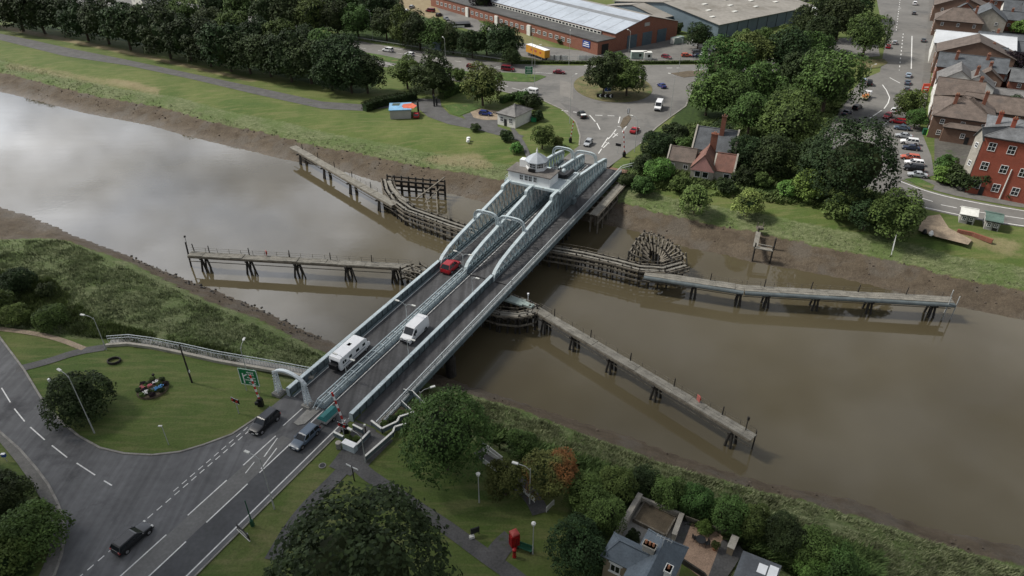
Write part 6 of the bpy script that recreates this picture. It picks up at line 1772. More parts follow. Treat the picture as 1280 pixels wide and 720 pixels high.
town('red brick house at the top right corner', 1270, 36, 12, 14, 6.8, 3.4, M_brick, M_slate, 'x', ((.3, .5),), False, 2)
town('slate roofed terrace running away to the right behind the hall', 1214, 74, 10, 20, 6.4, 3.0, M_brick, M_slate, 'x', ((.3, .5), (.8, .5)), False, 4)
town('long slate roofed terrace at the right edge behind the hall', 1242, 84, 11, 30, 5.8, 3.0, M_brickd, M_slate, 'x', ((.5, .5),), False, 5)
town('low brick sheds in the yards behind the terrace', 1226, 110, 5, 14, 3.0, 1.0, M_brick, M_greyt, 'x', (), False, 3, 1)
town('row of flat grey roofed stores in the middle yards', 1220, 128, 8, 30, 3.4, .8, M_greyr, M_greyt, 'x', (), False, 4, 1)
town('grey rendered store behind the brick building', 1226, 146, 6, 14, 3.4, .9, M_greyr, M_slate, 'x', (), False, 2, 1)
sheet('town_yard', P((1168,219),(1168,-25),(1340,-25),(1340,262),(1267,254),(1200,240),(1180,228)), mat('yard_ground', (.085, .08, .07), .9, .25, .15, fine=.2, stain=((.05, .075, .025), .12, .55)), .016)
for lb, px, py, al, dp_, h_, r_, wm2, rm2, rg, ch_ in [
 ('narrow slate roofed house tucked behind the dark gabled hall', 1212, 92, 7, 9, 6.2, 3, M_brick, M_slate, 'x', ((.5, .5),)),
 ('small brown roofed house right of the white gabled ones', 1210, 118, 7, 8, 5.6, 2.8, M_brickd, M_brown, 'y', ((.5, .8),)),
 ('white walled lean-to house by the purple tree', 1236, 104, 6, 9, 3.6, 1.6, M_render, M_slateg, 'x', ()),
 ('brick house with a grey roof by the dark tree at the right edge', 1254, 122, 8, 12, 5.6, 3, M_brick, M_slateg, 'x', ((.4, .5),)),
 ('small dark roofed house between chapel and street', 1186, 30, 8, 9, 6.0, 3.4, M_brick, M_slate, 'y', ((.5, .2),)),
 ('pair of small brick houses behind the slate chapel', 1212, 14, 8, 13, 6.0, 3.2, M_brick, M_slate, 'x', ((.3, .5), (.8, .5))),
 ('brick row house at the right edge above the white cottage', 1240, 12, 8, 18, 6.0, 3.0, M_brick, M_redt, 'x', ((.5, .5),)),
 ('low brown roofed workshop behind the long rear wing', 1240, 160, 8, 11, 4.2, 2.0, M_brickd, M_brown, 'x', ())]:
    town(lb, px, py, al, dp_, h_, r_, wm2, rm2, rg, ch_, False, 2)
# house far left at the top edge
house('grey roofed farmhouse beyond the trees at the top left', at(181, 14), at(222, 8), 14, 5, 4, M_render, M_slate, 'x', 'farmhouse', 'house', 3, 2, ((.5, .5),))
# --- blue slate house at the bottom
b0 = Vector((9.7, 46.5, 0)); ba = math.atan2(-1.6, 2.6)
bh = thing('house', 'slate roofed house with hipped blue grey roofs at the bottom edge', 'house', b0, ba)
HE = 5.2
g = MB(); wall_box(g, .3, 3.6, .25, 3.2, -.3, HE); wall_box(g, 3.4, 7.5, -7, 5.6, -.3, HE-.01); g.build('wall', M_buff, bh)
roof_slabs(.3, 5.6, .3, 3.2, HE, 1.25, 'x', .32, .14, bh, M_slateb, hip=True)
roof_slabs(3.4, 7.5, -7, 5.6, HE, 1.75, 'y', .32, .14, bh, M_slateb, hip=True)
win(bh, (1.7, .25, 3.7), 1.1, 1.2, (0, -1, 0), bars=(1, 0), lintel=True); win(bh, (.3, 1.7, 3.6), .9, 1.2, (-1, 0, 0), bars=(1, 0))
win(bh, (5.6, 5.6, 3.6), .9, 1.2, (0, 1, 0), bars=(1, 0))
chim(bh, 4.5, 2.1, HE+.3, HE+2.5, M_stone, 1.3, .7, 3); chim(bh, 7.2, .6, HE-1, HE+2.3, M_wht2, .6, .9, 1)
ae = MB(); ae.tube((5.6, 3.0, HE+1.6), (5.6, 3.0, HE+3.4), .03, n=5); ae.bar((4.8, 3.0, HE+3.3), (6.6, 3.0, HE+3.3), .04, .04)
for i in range(5): ae.bar((4.9+i*.4, 2.7, HE+3.32), (4.9+i*.4, 3.3, HE+3.32), .03, .03)
ae.build('aerial', M_galv, bh)
g = MB(); g.box((3.33, -2.4, 2.4), (.1, .1, 4.9)); g.build('downpipe', M_wht2, bh)
# garden, walls
sheet('paved_garden', P((772,676),(799,628),(850,650),(838,678),(820,690)), M_conc, .03)
sheet('gravel_garden', P((852,672),(868,650),(912,672),(900,716),(880,726),(848,700)), mat('tan_gravel', (.30, .21, .15), .9, .18, .8, fine=.25), .03)
sheet('gravel_garden', P((918,664),(938,655),(992,684),(985,712),(965,705)), mat('tan_gravel', (0, 0, 0)), .034)
sheet('paved_garden', P((840,652),(866,650),(850,690),(838,680)), M_path, .036)
sheet('paved_garden', P((902,676),(922,668),(930,690),(900,735),(880,735)), M_path, .04)
def wallrun(label, pts, w, h, m, name='garden_wall', cat='wall', cap=None):
    p = [Vector(q) for q in pts]; t = thing(name, label, cat, (p[0]+p[-1])/2)
    g = MB()
    for a, b in zip(p[:-1], p[1:]): g.bar(a+Vector((0, 0, h/2-.1)), b+Vector((0, 0, h/2-.1)), w, h+.2)
    g.build('wall', m, t, True)
    if cap:
        g = MB()
        for a, b in zip(p[:-1], p[1:]): g.bar(a+Vector((0, 0, h+.05)), b+Vector((0, 0, h+.05)), w+.1, .1)
        g.build('coping', cap, t, True)
    return t
wallrun('pale stone wall along the left side of the paved garden', P((769,678),(799,627)), .55, 1.5, M_stone, cap=M_stone)
wallrun('stone wall at the river end of the paved garden', P((799,627),(852,649)), .3, 1.0, M_stone)
wallrun('wide white capped wall between the paved and gravel gardens', P((851,649),(841,676)), .5, 1.1, M_stone, cap=M_stone)
wallrun('low dark fence on the river side of the gravel gardens', P((856,650),(905,668),(935,652),(990,680)), .1, .8, M_timber, 'fence', 'fence')
wallrun('low dark wall at the near end of the gravel garden', P((850,702),(880,722),(884,730)), .2, .8, M_pile, 'fence', 'fence')
pb = thing('planter_bed', 'square raised planting bed in the paved garden', 'planter', at(818, 651), ang(at(808, 655), at(826, 664)))
g = MB()
for x, y, sx, sy in ((0, -1.6, 4.2, .2), (0, 1.6, 4.2, .2), (-2.1, 0, .2, 3.4), (2.1, 0, .2, 3.4)): g.box((x, y, .3), (sx, sy, .6))
g.build('edging', M_timber, pb); g = MB(); g.box((0, 0, .2), (4.0, 3.0, .5)); g.build('soil', M_soil, pb)
gf = [('round garden table on the gravel', 873, 678), ('dark garden chair left of the gravel table', 868, 674), ('dark garden chair right of the gravel table', 882, 682), ('potted shrub beside the gravel table', 893, 686)]
t = thing('garden_table', 'round dark garden table on the tan gravel', 'table', at(875, 679)); g = MB(); g.lathe([(.6, .7), (.6, .75)], (0, 0, 0), 14); g.build('top', M_dark, t)
for a in (0, 2.1, 4.2): g = MB(); g.tube((.45*math.cos(a), .45*math.sin(a), 0), (.2*math.cos(a), .2*math.sin(a), .7), .03, n=5); g.build('leg', M_dark, t)
def gchair(label, px, py, rz):
    t = thing('garden_chair', label, 'chair', at(px, py), rz, 'chairs on the gravel garden')
    g = MB(); g.box((0, 0, .45), (.5, .5, .06)); g.build('seat', M_dark, t)
    g = MB(); g.box((-.24, 0, .75), (.05, .5, .55)); g.build('backrest', M_dark, t)
    for x in (-.22, .22):
        for y in (-.22, .22): g = MB(); g.box((x, y, .21), (.05, .05, .42)); g.build('leg', M_dark, t)
gchair('dark garden chair left of the round garden table', 868, 675, .3); gchair('dark garden chair right of the round garden table', 883, 682, 3.4)
t = thing('plant_pot', 'reddish potted shrub beside the garden chairs', 'plant pot', at(893, 687)); g = MB(); g.lathe([(.25, 0), (.38, .5)], (0, 0, 0), 10); g.build('pot', mat('terracotta', (0, 0, 0)), t)
q = bpy.data.objects.new('foliage', crown_data('bush', 0, LF_olive)); COL.objects.link(q); q.parent = t; q.location = (0, 0, .8); q.scale = (.6,)*3
t = thing('garden_shed', 'small white roofed store between the two gravel gardens', 'shed', at(914, 686), ang(at(912, 692), at(917, 680)))
g = MB(); g.box((0, 0, .6), (1.9, .7, 1.2)); g.build('wall', M_buff, t); g = MB(); g.box((0, 0, 1.26), (2.0, .85, .1)); g.build('roof', M_stone, t)
t = thing('extension', 'slate roofed extension with white roof panels at the bottom edge', 'building', (24.0, 44.6, 0), math.atan2(-2.2, 3.5))
g = MB(); g.box((1.8, 1.6, 1.2), (3.7, 6.0, 2.6)); g.build('wall', M_buff, t)
g = MB(); slope(g, -.3, 2.5, 3.9, 2.9, -1.6, 4.8, .2); g.build('roof', M_slate, t)
for x, y, w__, h__ in ((.9, 0.0, 1.6, 1.6), (1.7, 2.7, .95, 1.3), (2.8, 1.4, .95, 2.9), (2.8, -1.0, .9, 1.6)):
    g = MB(); slope(g, x, 2.74+x*.095, x+w__, 2.74+(x+w__)*.095, y, y+h__, .05, 0.0); g.build('roof_panel', M_wht, t)
# sheds by the riverside road
for lb, px, py, m_, rm_, Lh in (('pale roofed small hut by the riverside road', 1198, 278, M_greyr, M_wht2, 3.6), ('dark green roofed hut right of the pale hut', 1229, 286, M_greyr, mat('mossy_green_roof', (.09, .14, .12), .8, .2, .6, fine=.2), 4.6)):
    house(lb, at(px, py), at(px+18, py+3.5), Lh, 2.2, .7, m_, rm_, 'x', 'hut', 'hut', 2, 1, (), sz=.7)
wallrun('low broken red brick wall near the huts', P((1196,290),(1215,294),(1240,303)), .5, .7, M_brick)

# ------------------------------------------------------------------ lamps, signs, gates and small things
def lamp(label, p, h, az=None, arm=1.6, m=None, name='street_lamp', double=False, group='street lamps', thick=1.0):
    t = thing(name, label, 'street lamp', p, 0, group)
    g = MB(); g.tube((0, 0, -.1), (0, 0, h*.25), .10*thick, .09*thick, 7); g.tube((0, 0, h*.25), (0, 0, h), .07*thick, .05*thick, 7); g.build('pole', m or M_galv, t)
    if az is not None:
        for k, a in enumerate((az, az+PI) if double else (az,)):
            d = Vector((math.cos(a), math.sin(a), 0)); c = Vector((0, 0, h))
            g = MB(); g.tube(c-Vector((0, 0, .4)), c+d*arm*.4+Vector((0, 0, .12)), .045*thick, n=6); g.tube(c+d*arm*.4+Vector((0, 0, .12)), c+d*arm+Vector((0, 0, .2)), .04*thick, n=6); g.build('arm', m or M_galv, t)
            g = MB(); g.bar(c+d*arm+Vector((0, 0, .2)), c+d*(arm+.75)+Vector((0, 0, .22)), .32*thick, .16*thick); g.build('lantern', M_wht2, t)
    else:
        g = MB(); g.lathe([(.08, h-.05), (.22, h), (.28, h+.3), (.1, h+.45)], (0, 0, 0), 8); g.build('lantern', M_wht2, t)
    return t
PA = -HEAD
for s, w_ in ((60.5, 'first'), (76.8, 'second'), (95.8, 'third'), (112.0, 'fourth')):
    lamp('%s twin armed lamp from the near end along the centre of the bridge' % w_, B(s, CT-.0, .05), 4.6, PA, 1.3, M_rail, 'bridge_lamp', True, 'lamps on the bridge', .9)
for s, w_ in ((69.0, 'nearer'), (89.5, 'farther')):
    lamp('%s of the single armed lamps beside the right girder of the bridge' % w_, B(s, RT-.45, .05), 4.4, PA, .8, M_rail, 'bridge_lamp', False, 'lamps on the bridge', .9)
for lb, px, py, h, az in [
 ('tall grey lamp leaning over the large bush by the side road', 118, 541, 10.5, 2.6),
 ('tall slender lamp at the right kerb of the main road', 343, 636, 9.0, 2.7),
 ('tall lamp on the left bank near the ramp railing', 133, 437, 6.5, 2.9),
 ('lamp behind the green road sign at the ramp wall', 308, 463, 4.5, 1.6),
 ('grey lamp right of the barrier garden by the footpath', 457, 578, 5.0, 2.6),
 ('white topped lamp post on the grass right of the large tree', 599, 628, 5.0, None),
 ('lamp between the yellow green tree and the orange topped tree', 662, 630, 6.5, 2.8),
 ('black lamp post beside the phone box', 666, 692, 5.2, None),
 ('lamp standing over the sunken path beside the bridge', 527, 512, 3.6, .4),
 ('tall lamp on the right verge near the red car', 793, 190, 9.5, 2.4),
 ('tall lamp on the right kerb near the white van', 837, 148, 13, 2.4),
 ('tall lamp on the left verge near the black pickup', 712, 154, 14, .8),
 ('tall lamp at the back of the roundabout by the tree', 785, 76, 11, 2.0),
 ('tall lamp right of the roundabout before the parked cars', 848, 91, 12, 2.6),
 ('tall lamp left of the roundabout behind the maroon car', 711, 81, 12, 1.5),
 ('tall lamp in front of the white minibus', 668, 110, 14, .4),
 ('tall lamp beside the maroon people carrier', 665, 84, 12, .6),
 ('lamp by the grey signboard on the dual carriageway', 557, 75, 8, 2.0),
 ('lamp in the trees beyond the dual carriageway', 466, 50, 12, 2.6),
 ('lamp at the shaded left end of the dual carriageway', 400, 40, 6, 1.5),
 ('lamp among the trees beside the parked cars', 1028, 141, 7, .6),
 ('tall lamp at the grass island in the town road', 1114, 38, 9, .5),
 ('lamp half hidden by the wood near the flatbed lorry', 1080, 116, 9, .5)]:
    p = gat(px, py); lamp(lb, (p.x, p.y, p.z), h, az, 1.6, None)
t = thing('utility_pole', 'dark wooden pole on the grass triangle beside the flower bed', 'pole', at(240, 478)); g = MB(); g.tube((0, 0, 0), (0, 0, 7.4), .15, .1, 8); g.build('shaft', M_pile, t)
g = MB(); g.box((.16, 0, 2.2), (.08, .3, .4)); g.build('plate', M_wht2, t)
t = thing('traffic_post', 'dark green post with a base box at the right kerb of the main road', 'post', at(316, 657)); g = MB(); g.tube((0, 0, 0), (0, 0, 4.6), .09, .06, 7); g.build('shaft', M_green, t); g = MB(); g.box((0, 0, .5), (.35, .35, 1.0)); g.build('base', M_green, t)
t = thing('sign_post', 'small slim lamp like post on the grass near the side road kerb', 'post', at(211, 556)); g = MB(); g.tube((0, 0, 0), (0, 0, 3.6), .05, .05, 6); g.build('shaft', M_galv, t); g = MB(); g.box((-.2, 0, 3.6), (.5, .2, .12)); g.build('head', M_wht2, t)
t = thing('finger_post', 'wooden finger post with white arms where the footpaths meet', 'signpost', at(443, 601)); g = MB(); g.tube((0, 0, 0), (0, 0, 2.9), .08, .08, 7); g.build('shaft', M_pile, t)
for a in (2.6, -.5): g = MB(); g.bar((0, 0, 2.6), (1.0*math.cos(a), 1.0*math.sin(a), 2.6), .05, .22); g.build('arm', M_wht, t)
# direction sign (green) at the left verge
def panel_sign(label, p, rz, w_, h_, z0, m, name='road_sign', cat='road sign', posts=2, marks=True, backm=None):
    t = thing(name, label, cat, p, rz)
    g = MB(); g.box((0, 0, z0+h_/2), (w_, .08, h_)); b_ = g.build('board', m, t)
    g = MB()
    for x, y, sx, sz_ in ((0, z0+.05, w_, .1), (0, z0+h_-.05, w_, .1)): g.box((x, -.05, y), (sx, .02, sz_))
    for x in (-w_/2+.05, w_/2-.05): g.box((x, -.0505, z0+h_/2), (.1, .02, h_))
    if m in (M_signg, M_blue, M_wht): g.build('border', M_wht if m is not M_wht else M_blk, b_)
    g = MB()
    for x in ((-w_*.35, w_*.35) if posts == 2 else (0,)): g.tube((x, .1, 0), (x, .1, z0+h_), .06, n=6)
    g.build('post', M_galv, t)
    return t, b_
sr = ang(B(0, 0), B(1, 0))-PI/2
t, b_ = panel_sign('large green direction sign with white text lines left of the bridge', at(316, 490), sr+.25, 3.1, 3.1, 1.4, M_signg)
g = MB()
for i, (x, z, wd) in enumerate(((.5, 3.9, 1.4), (.6, 3.5, 1.2), (.5, 2.9, 1.5), (.3, 2.4, 1.9), (.5, 1.9, 1.3))): 
    for k in range(int(wd/.2)): g.box((x-wd/2+k*.2+.08, -.055, z), (.12, .02, .2+.08*((i+k) % 2)))
g.bar((-.9, -.055, 1.7), (-.9, -.055, 3.6), .2, .02, up=(0, 1, 0)); g.bar((-.9, -.056, 3.0), (-.2, -.056, 3.5), .2, .02, up=(0, 1, 0)); g.build('lettering', M_wht, b_)
t, b_ = panel_sign('black backed direction sign seen from behind at the bottom verge', at(306, 672), ang(at(297, 661), at(316, 679)), 2.6, 1.0, .5, M_blk)
g = MB(); g.box((0, -.06, .95), (1.8, .02, .12)); g.box((.2, -.06, 1.2), (1.2, .02, .1)); g.build('lettering', M_wht2, b_)
g = MB(); g.box((0, -.05, .5), (2.7, .14, .1)); g.build('lower_rail', M_wht2, t)
panel_sign('grey back of a large sign beside the dual carriageway', at(547, 68), .3, 3.4, 3.4, 1.4, M_cladb)
panel_sign('grey back of a sign in the trees at the left end of the dual carriageway', at(405, 38), .3, 5.0, 3.0, 1.6, M_cladb)
t, b_ = panel_sign('blue roundabout sign in front of the island trees', at(759, 121), 0, 2.2, 2.2, 1.8, M_blue, posts=1)
g = MB(); g.box((0, -.06, 2.9), (.5, .02, .9)); g.box((0, -.06, 3.3), (.9, .02, .3)); g.build('arrow', M_wht, b_)
t = thing('chevron_board', 'low black and white chevron board on the roundabout island', 'road sign', at(756, 123), -.12)
g = MB(); g.box((0, 0, .9), (5.4, .1, 1.1)); g.build('board', M_blk, t)
g = MB()
for x in (-1.7, 0, 1.7): g.bar((x+.35, -.07, 1.35), (x-.15, -.07, .9), .3, .03, up=(0, 1, 0)); g.bar((x-.15, -.071, .9), (x+.35, -.071, .45), .3, .03, up=(0, 1, 0))
g.build('chevron', M_wht, t)
t, b_ = panel_sign('green direction sign on the grass median before the roundabout', at(661, 97), 0, 2.8, 2.8, 1.2, M_signg)
g = MB()
for i in range(4): g.box((0, -.055, 1.8+i*.55), (1.8-.3*(i % 2), .02, .16))
g.build('lettering', M_wht, b_)
panel_sign('white keep left board on the splitter island', at(785, 145), 0, .8, 1.6, .8, M_wht, posts=1)
# lifting barriers with red and white booms
def barrier(label, p, lean_to, hb=7.0, ht=1.1):
    t = thing('lifting_barrier', label, 'barrier', p, 0, 'raised red and white barriers')
    g = MB(); g.box((0, 0, .6), (.8, .6, 1.2)); g.box((0, 0, 1.3), (.5, .7, .3)); g.build('housing', M_blk, t)
    d = Vector(lean_to).normalized(); c = Vector((0, 0, 1.2)); n = 9
    for k in range(n):
        a, b_ = c+d*(hb*k/n), c+d*(hb*(k+1)/n); g = MB(); g.bar(a, b_, .16, .24); g.build('boom_band', M_red if k % 2 == 0 else M_wht, t)
    g = MB(); g.box((-.3, -.5, .9), (.5, .3, .5)); g.build('counterweight', M_dark, t)
    return t
barrier('raised red and white barrier beside the right lane at the near bridge end', B(51.6, -53.0, 0), (-.16, .02, 1), 6.3)
barrier('raised red and white barrier left of the portal arch', B(50.2, -67.8, 0), (-.1, .02, 1), 4.6)
barrier('raised barrier on the left verge at the far bridge end', at(713, 178), (.12, 0, 1), 5)
barrier('raised barrier on the right verge at the far bridge end', at(780, 196), (-.12, 0, 1), 6)
def wigwag(label, p, rz):
    t = thing('signal_head', label, 'traffic signal', p, rz, 'signal heads at the bridge ends')
    g = MB(); g.tube((0, 0, 0), (0, 0, 2.2), .06, n=6); g.build('post', M_galv, t)
    g = MB(); g.box((0, 0, 2.5), (1.5, .12, .75)); b_ = g.build('backing_board', M_blk, t)
    g = MB()
    for i in range(6):
        for z in (2.1, 2.9): g.box((-.63+i*.25, -.065, z), (.12, .02, .1))
    g.build('border', M_wht, b_)
    for x in (-.42, .42): g = MB(); g.tube((x, -.2, 2.5), (x, -.05, 2.5), .2, .2, 10); g.build('lamp', M_tail, t)
wigwag('twin lamp signal beside the right barrier', B(50.6, -52.5, 0), sr); wigwag('twin lamp signal left of the left barrier', B(47.5, -69.5, 0), sr)
wigwag('twin lamp signal on the far right verge of the bridge', at(772, 192), sr+PI)
# white railed garden beside the right barrier and path walls
def parapet(label, pts, h=1.0, w_=.28, m=None, post=True):
    p = [Vector(q) for q in pts]; t = thing('path_parapet', label, 'parapet', (p[0]+p[-1])/2, group='pale railings round the footpaths by the bridge')
    g = MB()
    for a, b in zip(p[:-1], p[1:]): g.bar(a+Vector((0, 0, h)), b+Vector((0, 0, h)), w_, .1)
    g.build('top_rail', m or M_wht2, t, True)
    g = MB()
    for a, b in zip(p[:-1], p[1:]):
        d = b-a; n = max(1, int(d.length/1.4))
        g.bar(a+Vector((0, 0, h*.52)), b+Vector((0, 0, h*.52)), .06, h*.8)
        for i in range(n+1): g.bar(a+d*i/n, a+d*i/n+Vector((0, 0, h)), .12, .12)
    g.build('infill_panel', M_steel_d if m is None else m, t, True)
    return t
parapet('pale parapet on the near left side of the barrier garden', P((418,546),(430,552)))
parapet('pale parapet round the right side of the barrier garden', P((446,563),(463,545)))
parapet('short pale parapet at the back of the barrier garden', P((442,537),(454,543)))
t = thing('control_cabinet', 'pale grey control cabinet at the corner of the barrier garden', 'cabinet', at(438, 562), ang(at(432, 558), at(446, 564))); g = MB(); g.box((0, 0, .6), (2.0, .8, 1.2)); g.build('body', M_steel, t); g = MB(); g.box((0, 0, 1.23), (2.1, .9, .08)); g.build('lid', M_wht, t)
t = thing('control_cabinet', 'small concrete topped cabinet left of the pale control cabinet', 'cabinet', at(424, 560)); g = MB(); g.box((0, 0, .5), (.6, .6, 1.0)); g.build('body', M_conc, t); g = MB(); g.lathe([(.4, 1.0), (.4, 1.1)], (0, 0, 0), 12); g.build('lid', M_stone, t)
t = thing('bollard', 'dark post with a pale cap at the corner of the barrier garden', 'bollard', at(458, 545)); g = MB(); g.tube((0, 0, 0), (0, 0, 2.0), .1, n=7); g.build('shaft', M_pile, t); g = MB(); g.box((0, 0, 2.1), (.25, .25, .25)); g.build('cap', M_wht2, t)
parapet('long pale parapet on the grass side of the footpath by the large tree', P((457,577),(492,546),(494,540),(512,534)))
parapet('pale parapet round the sunken planting below the bridge walkway', P((465,532),(478,542),(497,533),(500,527),(518,521)))
parapet('pale handrail on the right edge of the sunken path', P((518,521),(502,506)), .9, .1)
parapet('pale handrail along the ramp down under the bridge', P((505,492),(516,494),(533,511)), .9, .1)
verge('planting_bed', P((470,528),(480,537),(497,529),(515,519),(502,508),(490,512)), .05, M_soil)
for i, (px, py, r_, mm) in enumerate(((480,530,5,LF_olive),(490,525,6,LF_dark),(501,518,6,LF_mid),(505,523,4,LF_olive),(436,548,5,LF_olive),(446,549,5,LF_mid))):
    tree(px, py, r_, 'bush', mm, ['yellowish shrub at the left tip of the sunken planting', 'dark shrub in the middle of the sunken planting', 'green shrub near the back of the sunken planting', 'small shrub at the right of the sunken planting', 'yellowish weeds in the barrier garden', 'green weeds at the right of the barrier garden'][i], 'bush')
# sunken steps by the yellow green tree
for lb, mk_ in (('long white handrail at the back of the sunken steps', ((602,557),(628,577))), ('second white handrail of the sunken steps', ((604,564),(624,578))), ('white handrail on the near side of the sunken steps', ((604,579),(622,592))), ('white handrail of the lower steps between the trees', ((654,616),(668,628))), ('short white railing at the foot of the lower steps', ((683,640),(692,631)))):
    parapet(lb, P(*mk_), .9, .08, M_wht2)
ribbon('footpath', [(600,562),(625,585),(650,605),(668,625),(676,642)], 2.2, M_path, .05)
# ramp railing on the left bank
rp_ = P((133,433),(160,431),(190,435),(230,443),(270,452),(310,459),(350,466),(392,474))
t = thing('ramp_railing', 'long pale railing on a low wall along the ramp to the bridge', 'railing', rp_[3])
g = MB()
for a, b in zip(rp_[:-1], rp_[1:]): g.bar(a+Vector((0, 0, .2)), b+Vector((0, 0, .2)), .5, .5)
g.build('wall', M_stone, t, True); g = MB()
for a, b in zip(rp_[:-1], rp_[1:]):
    for z in (1.45, .95): g.bar(a+Vector((0, .9, z)), b+Vector((0, .9, z)), .1, .1)
    d = b-a; n = max(1, int(d.length/.5))
    for i in range(n): g.bar(a+d*i/n+Vector((0, .9, .0)), a+d*i/n+Vector((0, .9, 1.45)), .05, .05)
g.build('railing', M_rail, t, True)
ribbon('footpath', None, 1.6, M_conc, .05, 1, [q+Vector((0, 1.0, 0)) for q in rp_])
# benches, beds, bins
t = thing('ring_bed', 'dark oval ring on the grass near the ramp railing', 'planter', at(143, 452)); g = MB()
for i in range(12):
    a, b_ = 2*PI*i/12, 2*PI*(i+1)/12; g.bar((1.0*math.cos(a), .8*math.sin(a), .2), (1.0*math.cos(b_), .8*math.sin(b_), .2), .16, .4)
g.build('edging', M_pile, t)
t = thing('flower_bed', 'dark oval flower bed with pink, white and blue patches', 'flower bed', at(191, 487)); 
g = MB(); g.lathe([(2.3, 0), (2.2, .35), (.1, .5)], (0, 0, 0), 20); g.build('soil', M_soil, t)
for i in range(16):
    a = 2*PI*i/16; q = bpy.data.objects.new('foliage', crown_data('bush', i % 2, [LF_dark, LF_purple, LF_mid][i % 3])); COL.objects.link(q); q.parent = t; r_ = 1.9 if i % 2 else 1.1; q.location = (r_*math.cos(a), r_*math.sin(a), .5); q.scale = (.55, .55, .45)
fl = {'flower_patch_pink': (.45, .12, .14), 'flower_patch_white': (.75, .75, .72), 'flower_patch_blue': (.08, .25, .50)}
for i, (x, y, k, r_) in enumerate(((-1.2, -.3, 'flower_patch_pink', .5), (.3, .9, 'flower_patch_white', .5), (-.2, -1.3, 'flower_patch_white', .45), (1.3, -.2, 'flower_patch_blue', .6), (.9, -.7, 'flower_patch_blue', .45), (-.3, .1, 'flower_patch_pink', .35))):
    g = MB()
    for j in range(40):
        a = rnd.uniform(0, 6.3); q = rnd.uniform(0, r_); g.box((x+q*math.cos(a), y+q*math.sin(a), .78+rnd.uniform(-.1, .12)), (.12, .12, .06), rz=a)
    g.build('flowers', mat(k, fl[k], .7, .2, 3), t)
g = MB(); g.tube((-.2, 1.6, 0), (-.2, 1.6, 1.5), .05, n=5); g.box((-.2, 1.6, 1.6), (.3, .3, .3)); g.build('stake', M_pile, t)
for lb, px, py, col in (('blue and white sign box fixed low on the tall leaning lamp', 112, 524, M_blue), ('small white and blue marker on the left kerb bush', 9, 577, M_blue), ('small white marker left of the large bush', 66, 483, M_wht2)):
    t = thing('marker_sign', lb, 'sign', at(px, py)); g = MB(); g.tube((0, 0, 0), (0, 0, 1.2), .04, n=5); g.build('post', M_galv, t); g = MB(); g.box((0, 0, 1.2), (.5, .3, .45)); b_ = g.build('board', col, t); g = MB(); g.box((0, 0, 1.47), (.52, .32, .1)); g.build('cap', M_wht, b_)
t = thing('manhole_cover', 'round dark manhole cover on the verge right of the main road', 'manhole cover', at(403, 582)); g = MB(); g.lathe([(.5, .0), (.5, .05)], (0, 0, 0), 16); g.build('rim', M_conc, t); g = MB(); g.lathe([(.38, .0), (.38, .07)], (0, 0, 0), 16); g.build('lid', M_dark, t)
# telephone box
t = thing('telephone_box', 'red telephone box beside the footpath', 'telephone box', at(643, 682), .5)
g = MB(); g.box((0, 0, 1.15), (.92, .92, 2.3)); g.build('body', M_phone, t)
g = MB(); g.lathe([(.68, 2.3), (.68, 2.42), (.6, 2.5), (.3, 2.62), (.05, 2.66)], (0, 0, 0), 4); g.v = [tuple(Matrix.Rotation(PI/4, 3, 'Z') @ Vector(v)) for v in g.v]; g.build('roof', mat('faded_phone_red', (.36, .07, .06), .6, .1, 1), t)
for a in range(4):
    n = Vector((math.cos(a*PI/2), math.sin(a*PI/2), 0)); win(t, tuple(n*.46+Vector((0, 0, 1.15))), .62, 1.6, tuple(n), fm=M_phone, bars=(2, 6))
t = thing('post_box', 'small red post box on the grass below the telephone box', 'post box', at(643, 696)); g = MB(); g.lathe([(.24, 0), (.22, .2), (.2, .25), (.2, 1.2), (.26, 1.25), (.22, 1.4), (.03, 1.5)], (0, 0, 0), 12); g.build('body', M_phone, t); g = MB(); g.box((0, -.2, 1.05), (.26, .06, .08)); g.build('slot', M_blk, t)
t = thing('notice_board', 'dark notice board with a white base on the grass by the footpath', 'notice board', at(594, 669), .4); g = MB(); g.box((0, 0, .9), (1.1, .15, .9)); g.build('board', M_dark, t); g = MB(); g.box((-.5, -.2, .2), (.6, .4, .4)); g.build('base', M_wht2, t); g = MB(); g.tube((-.5, .05, 0), (-.5, .05, 1.4), .05, n=5); g.tube((.5, .05, 0), (.5, .05, 1.4), .05, n=5); g.build('post', M_pile, t)
t = thing('bench', 'dark bench between the telephone box and the black lamp post', 'bench', at(656, 688), -.4); g = MB(); g.box((0, 0, .45), (1.8, .5, .07)); g.build('seat', M_green, t); g = MB(); g.box((0, .24, .8), (1.8, .07, .45)); g.build('backrest', M_green, t)
for x in (-.8, .8): g = MB(); g.box((x, 0, .22), (.08, .5, .42)); g.build('leg', M_dark, t)
t = thing('wheelie_bin', 'green bin beside the white bungalow', 'bin', at(667, 152)); g = MB(); g.box((0, 0, .7), (1.6, 1.2, 1.3)); g.build('body', M_signg, t); g = MB(); g.box((0, 0, 1.42), (1.7, 1.3, .12)); g.build('lid', M_green, t)
for i, (px, lb, m_) in enumerate(((1157, 'dark green bin left of the bright green one by the brick house', M_green), (1163, 'bright green bin by the brick house wall', mat('bright_green_plastic', (.16, .42, .05), .5, .1, 1)), (1172, 'grey white skip right of the bright green bin', M_greyr))):
    t = thing('wheelie_bin' if i < 2 else 'skip', lb, 'bin' if i < 2 else 'skip', at(px, 168+i*1.5), -.3); g = MB(); g.box((0, 0, .8), (1.9+i*.4, 1.3, 1.5)); g.build('body', m_, t); g = MB(); g.box((0, 0, 1.6), (2.0+i*.4, 1.4, .1)); g.build('lid', m_, t)
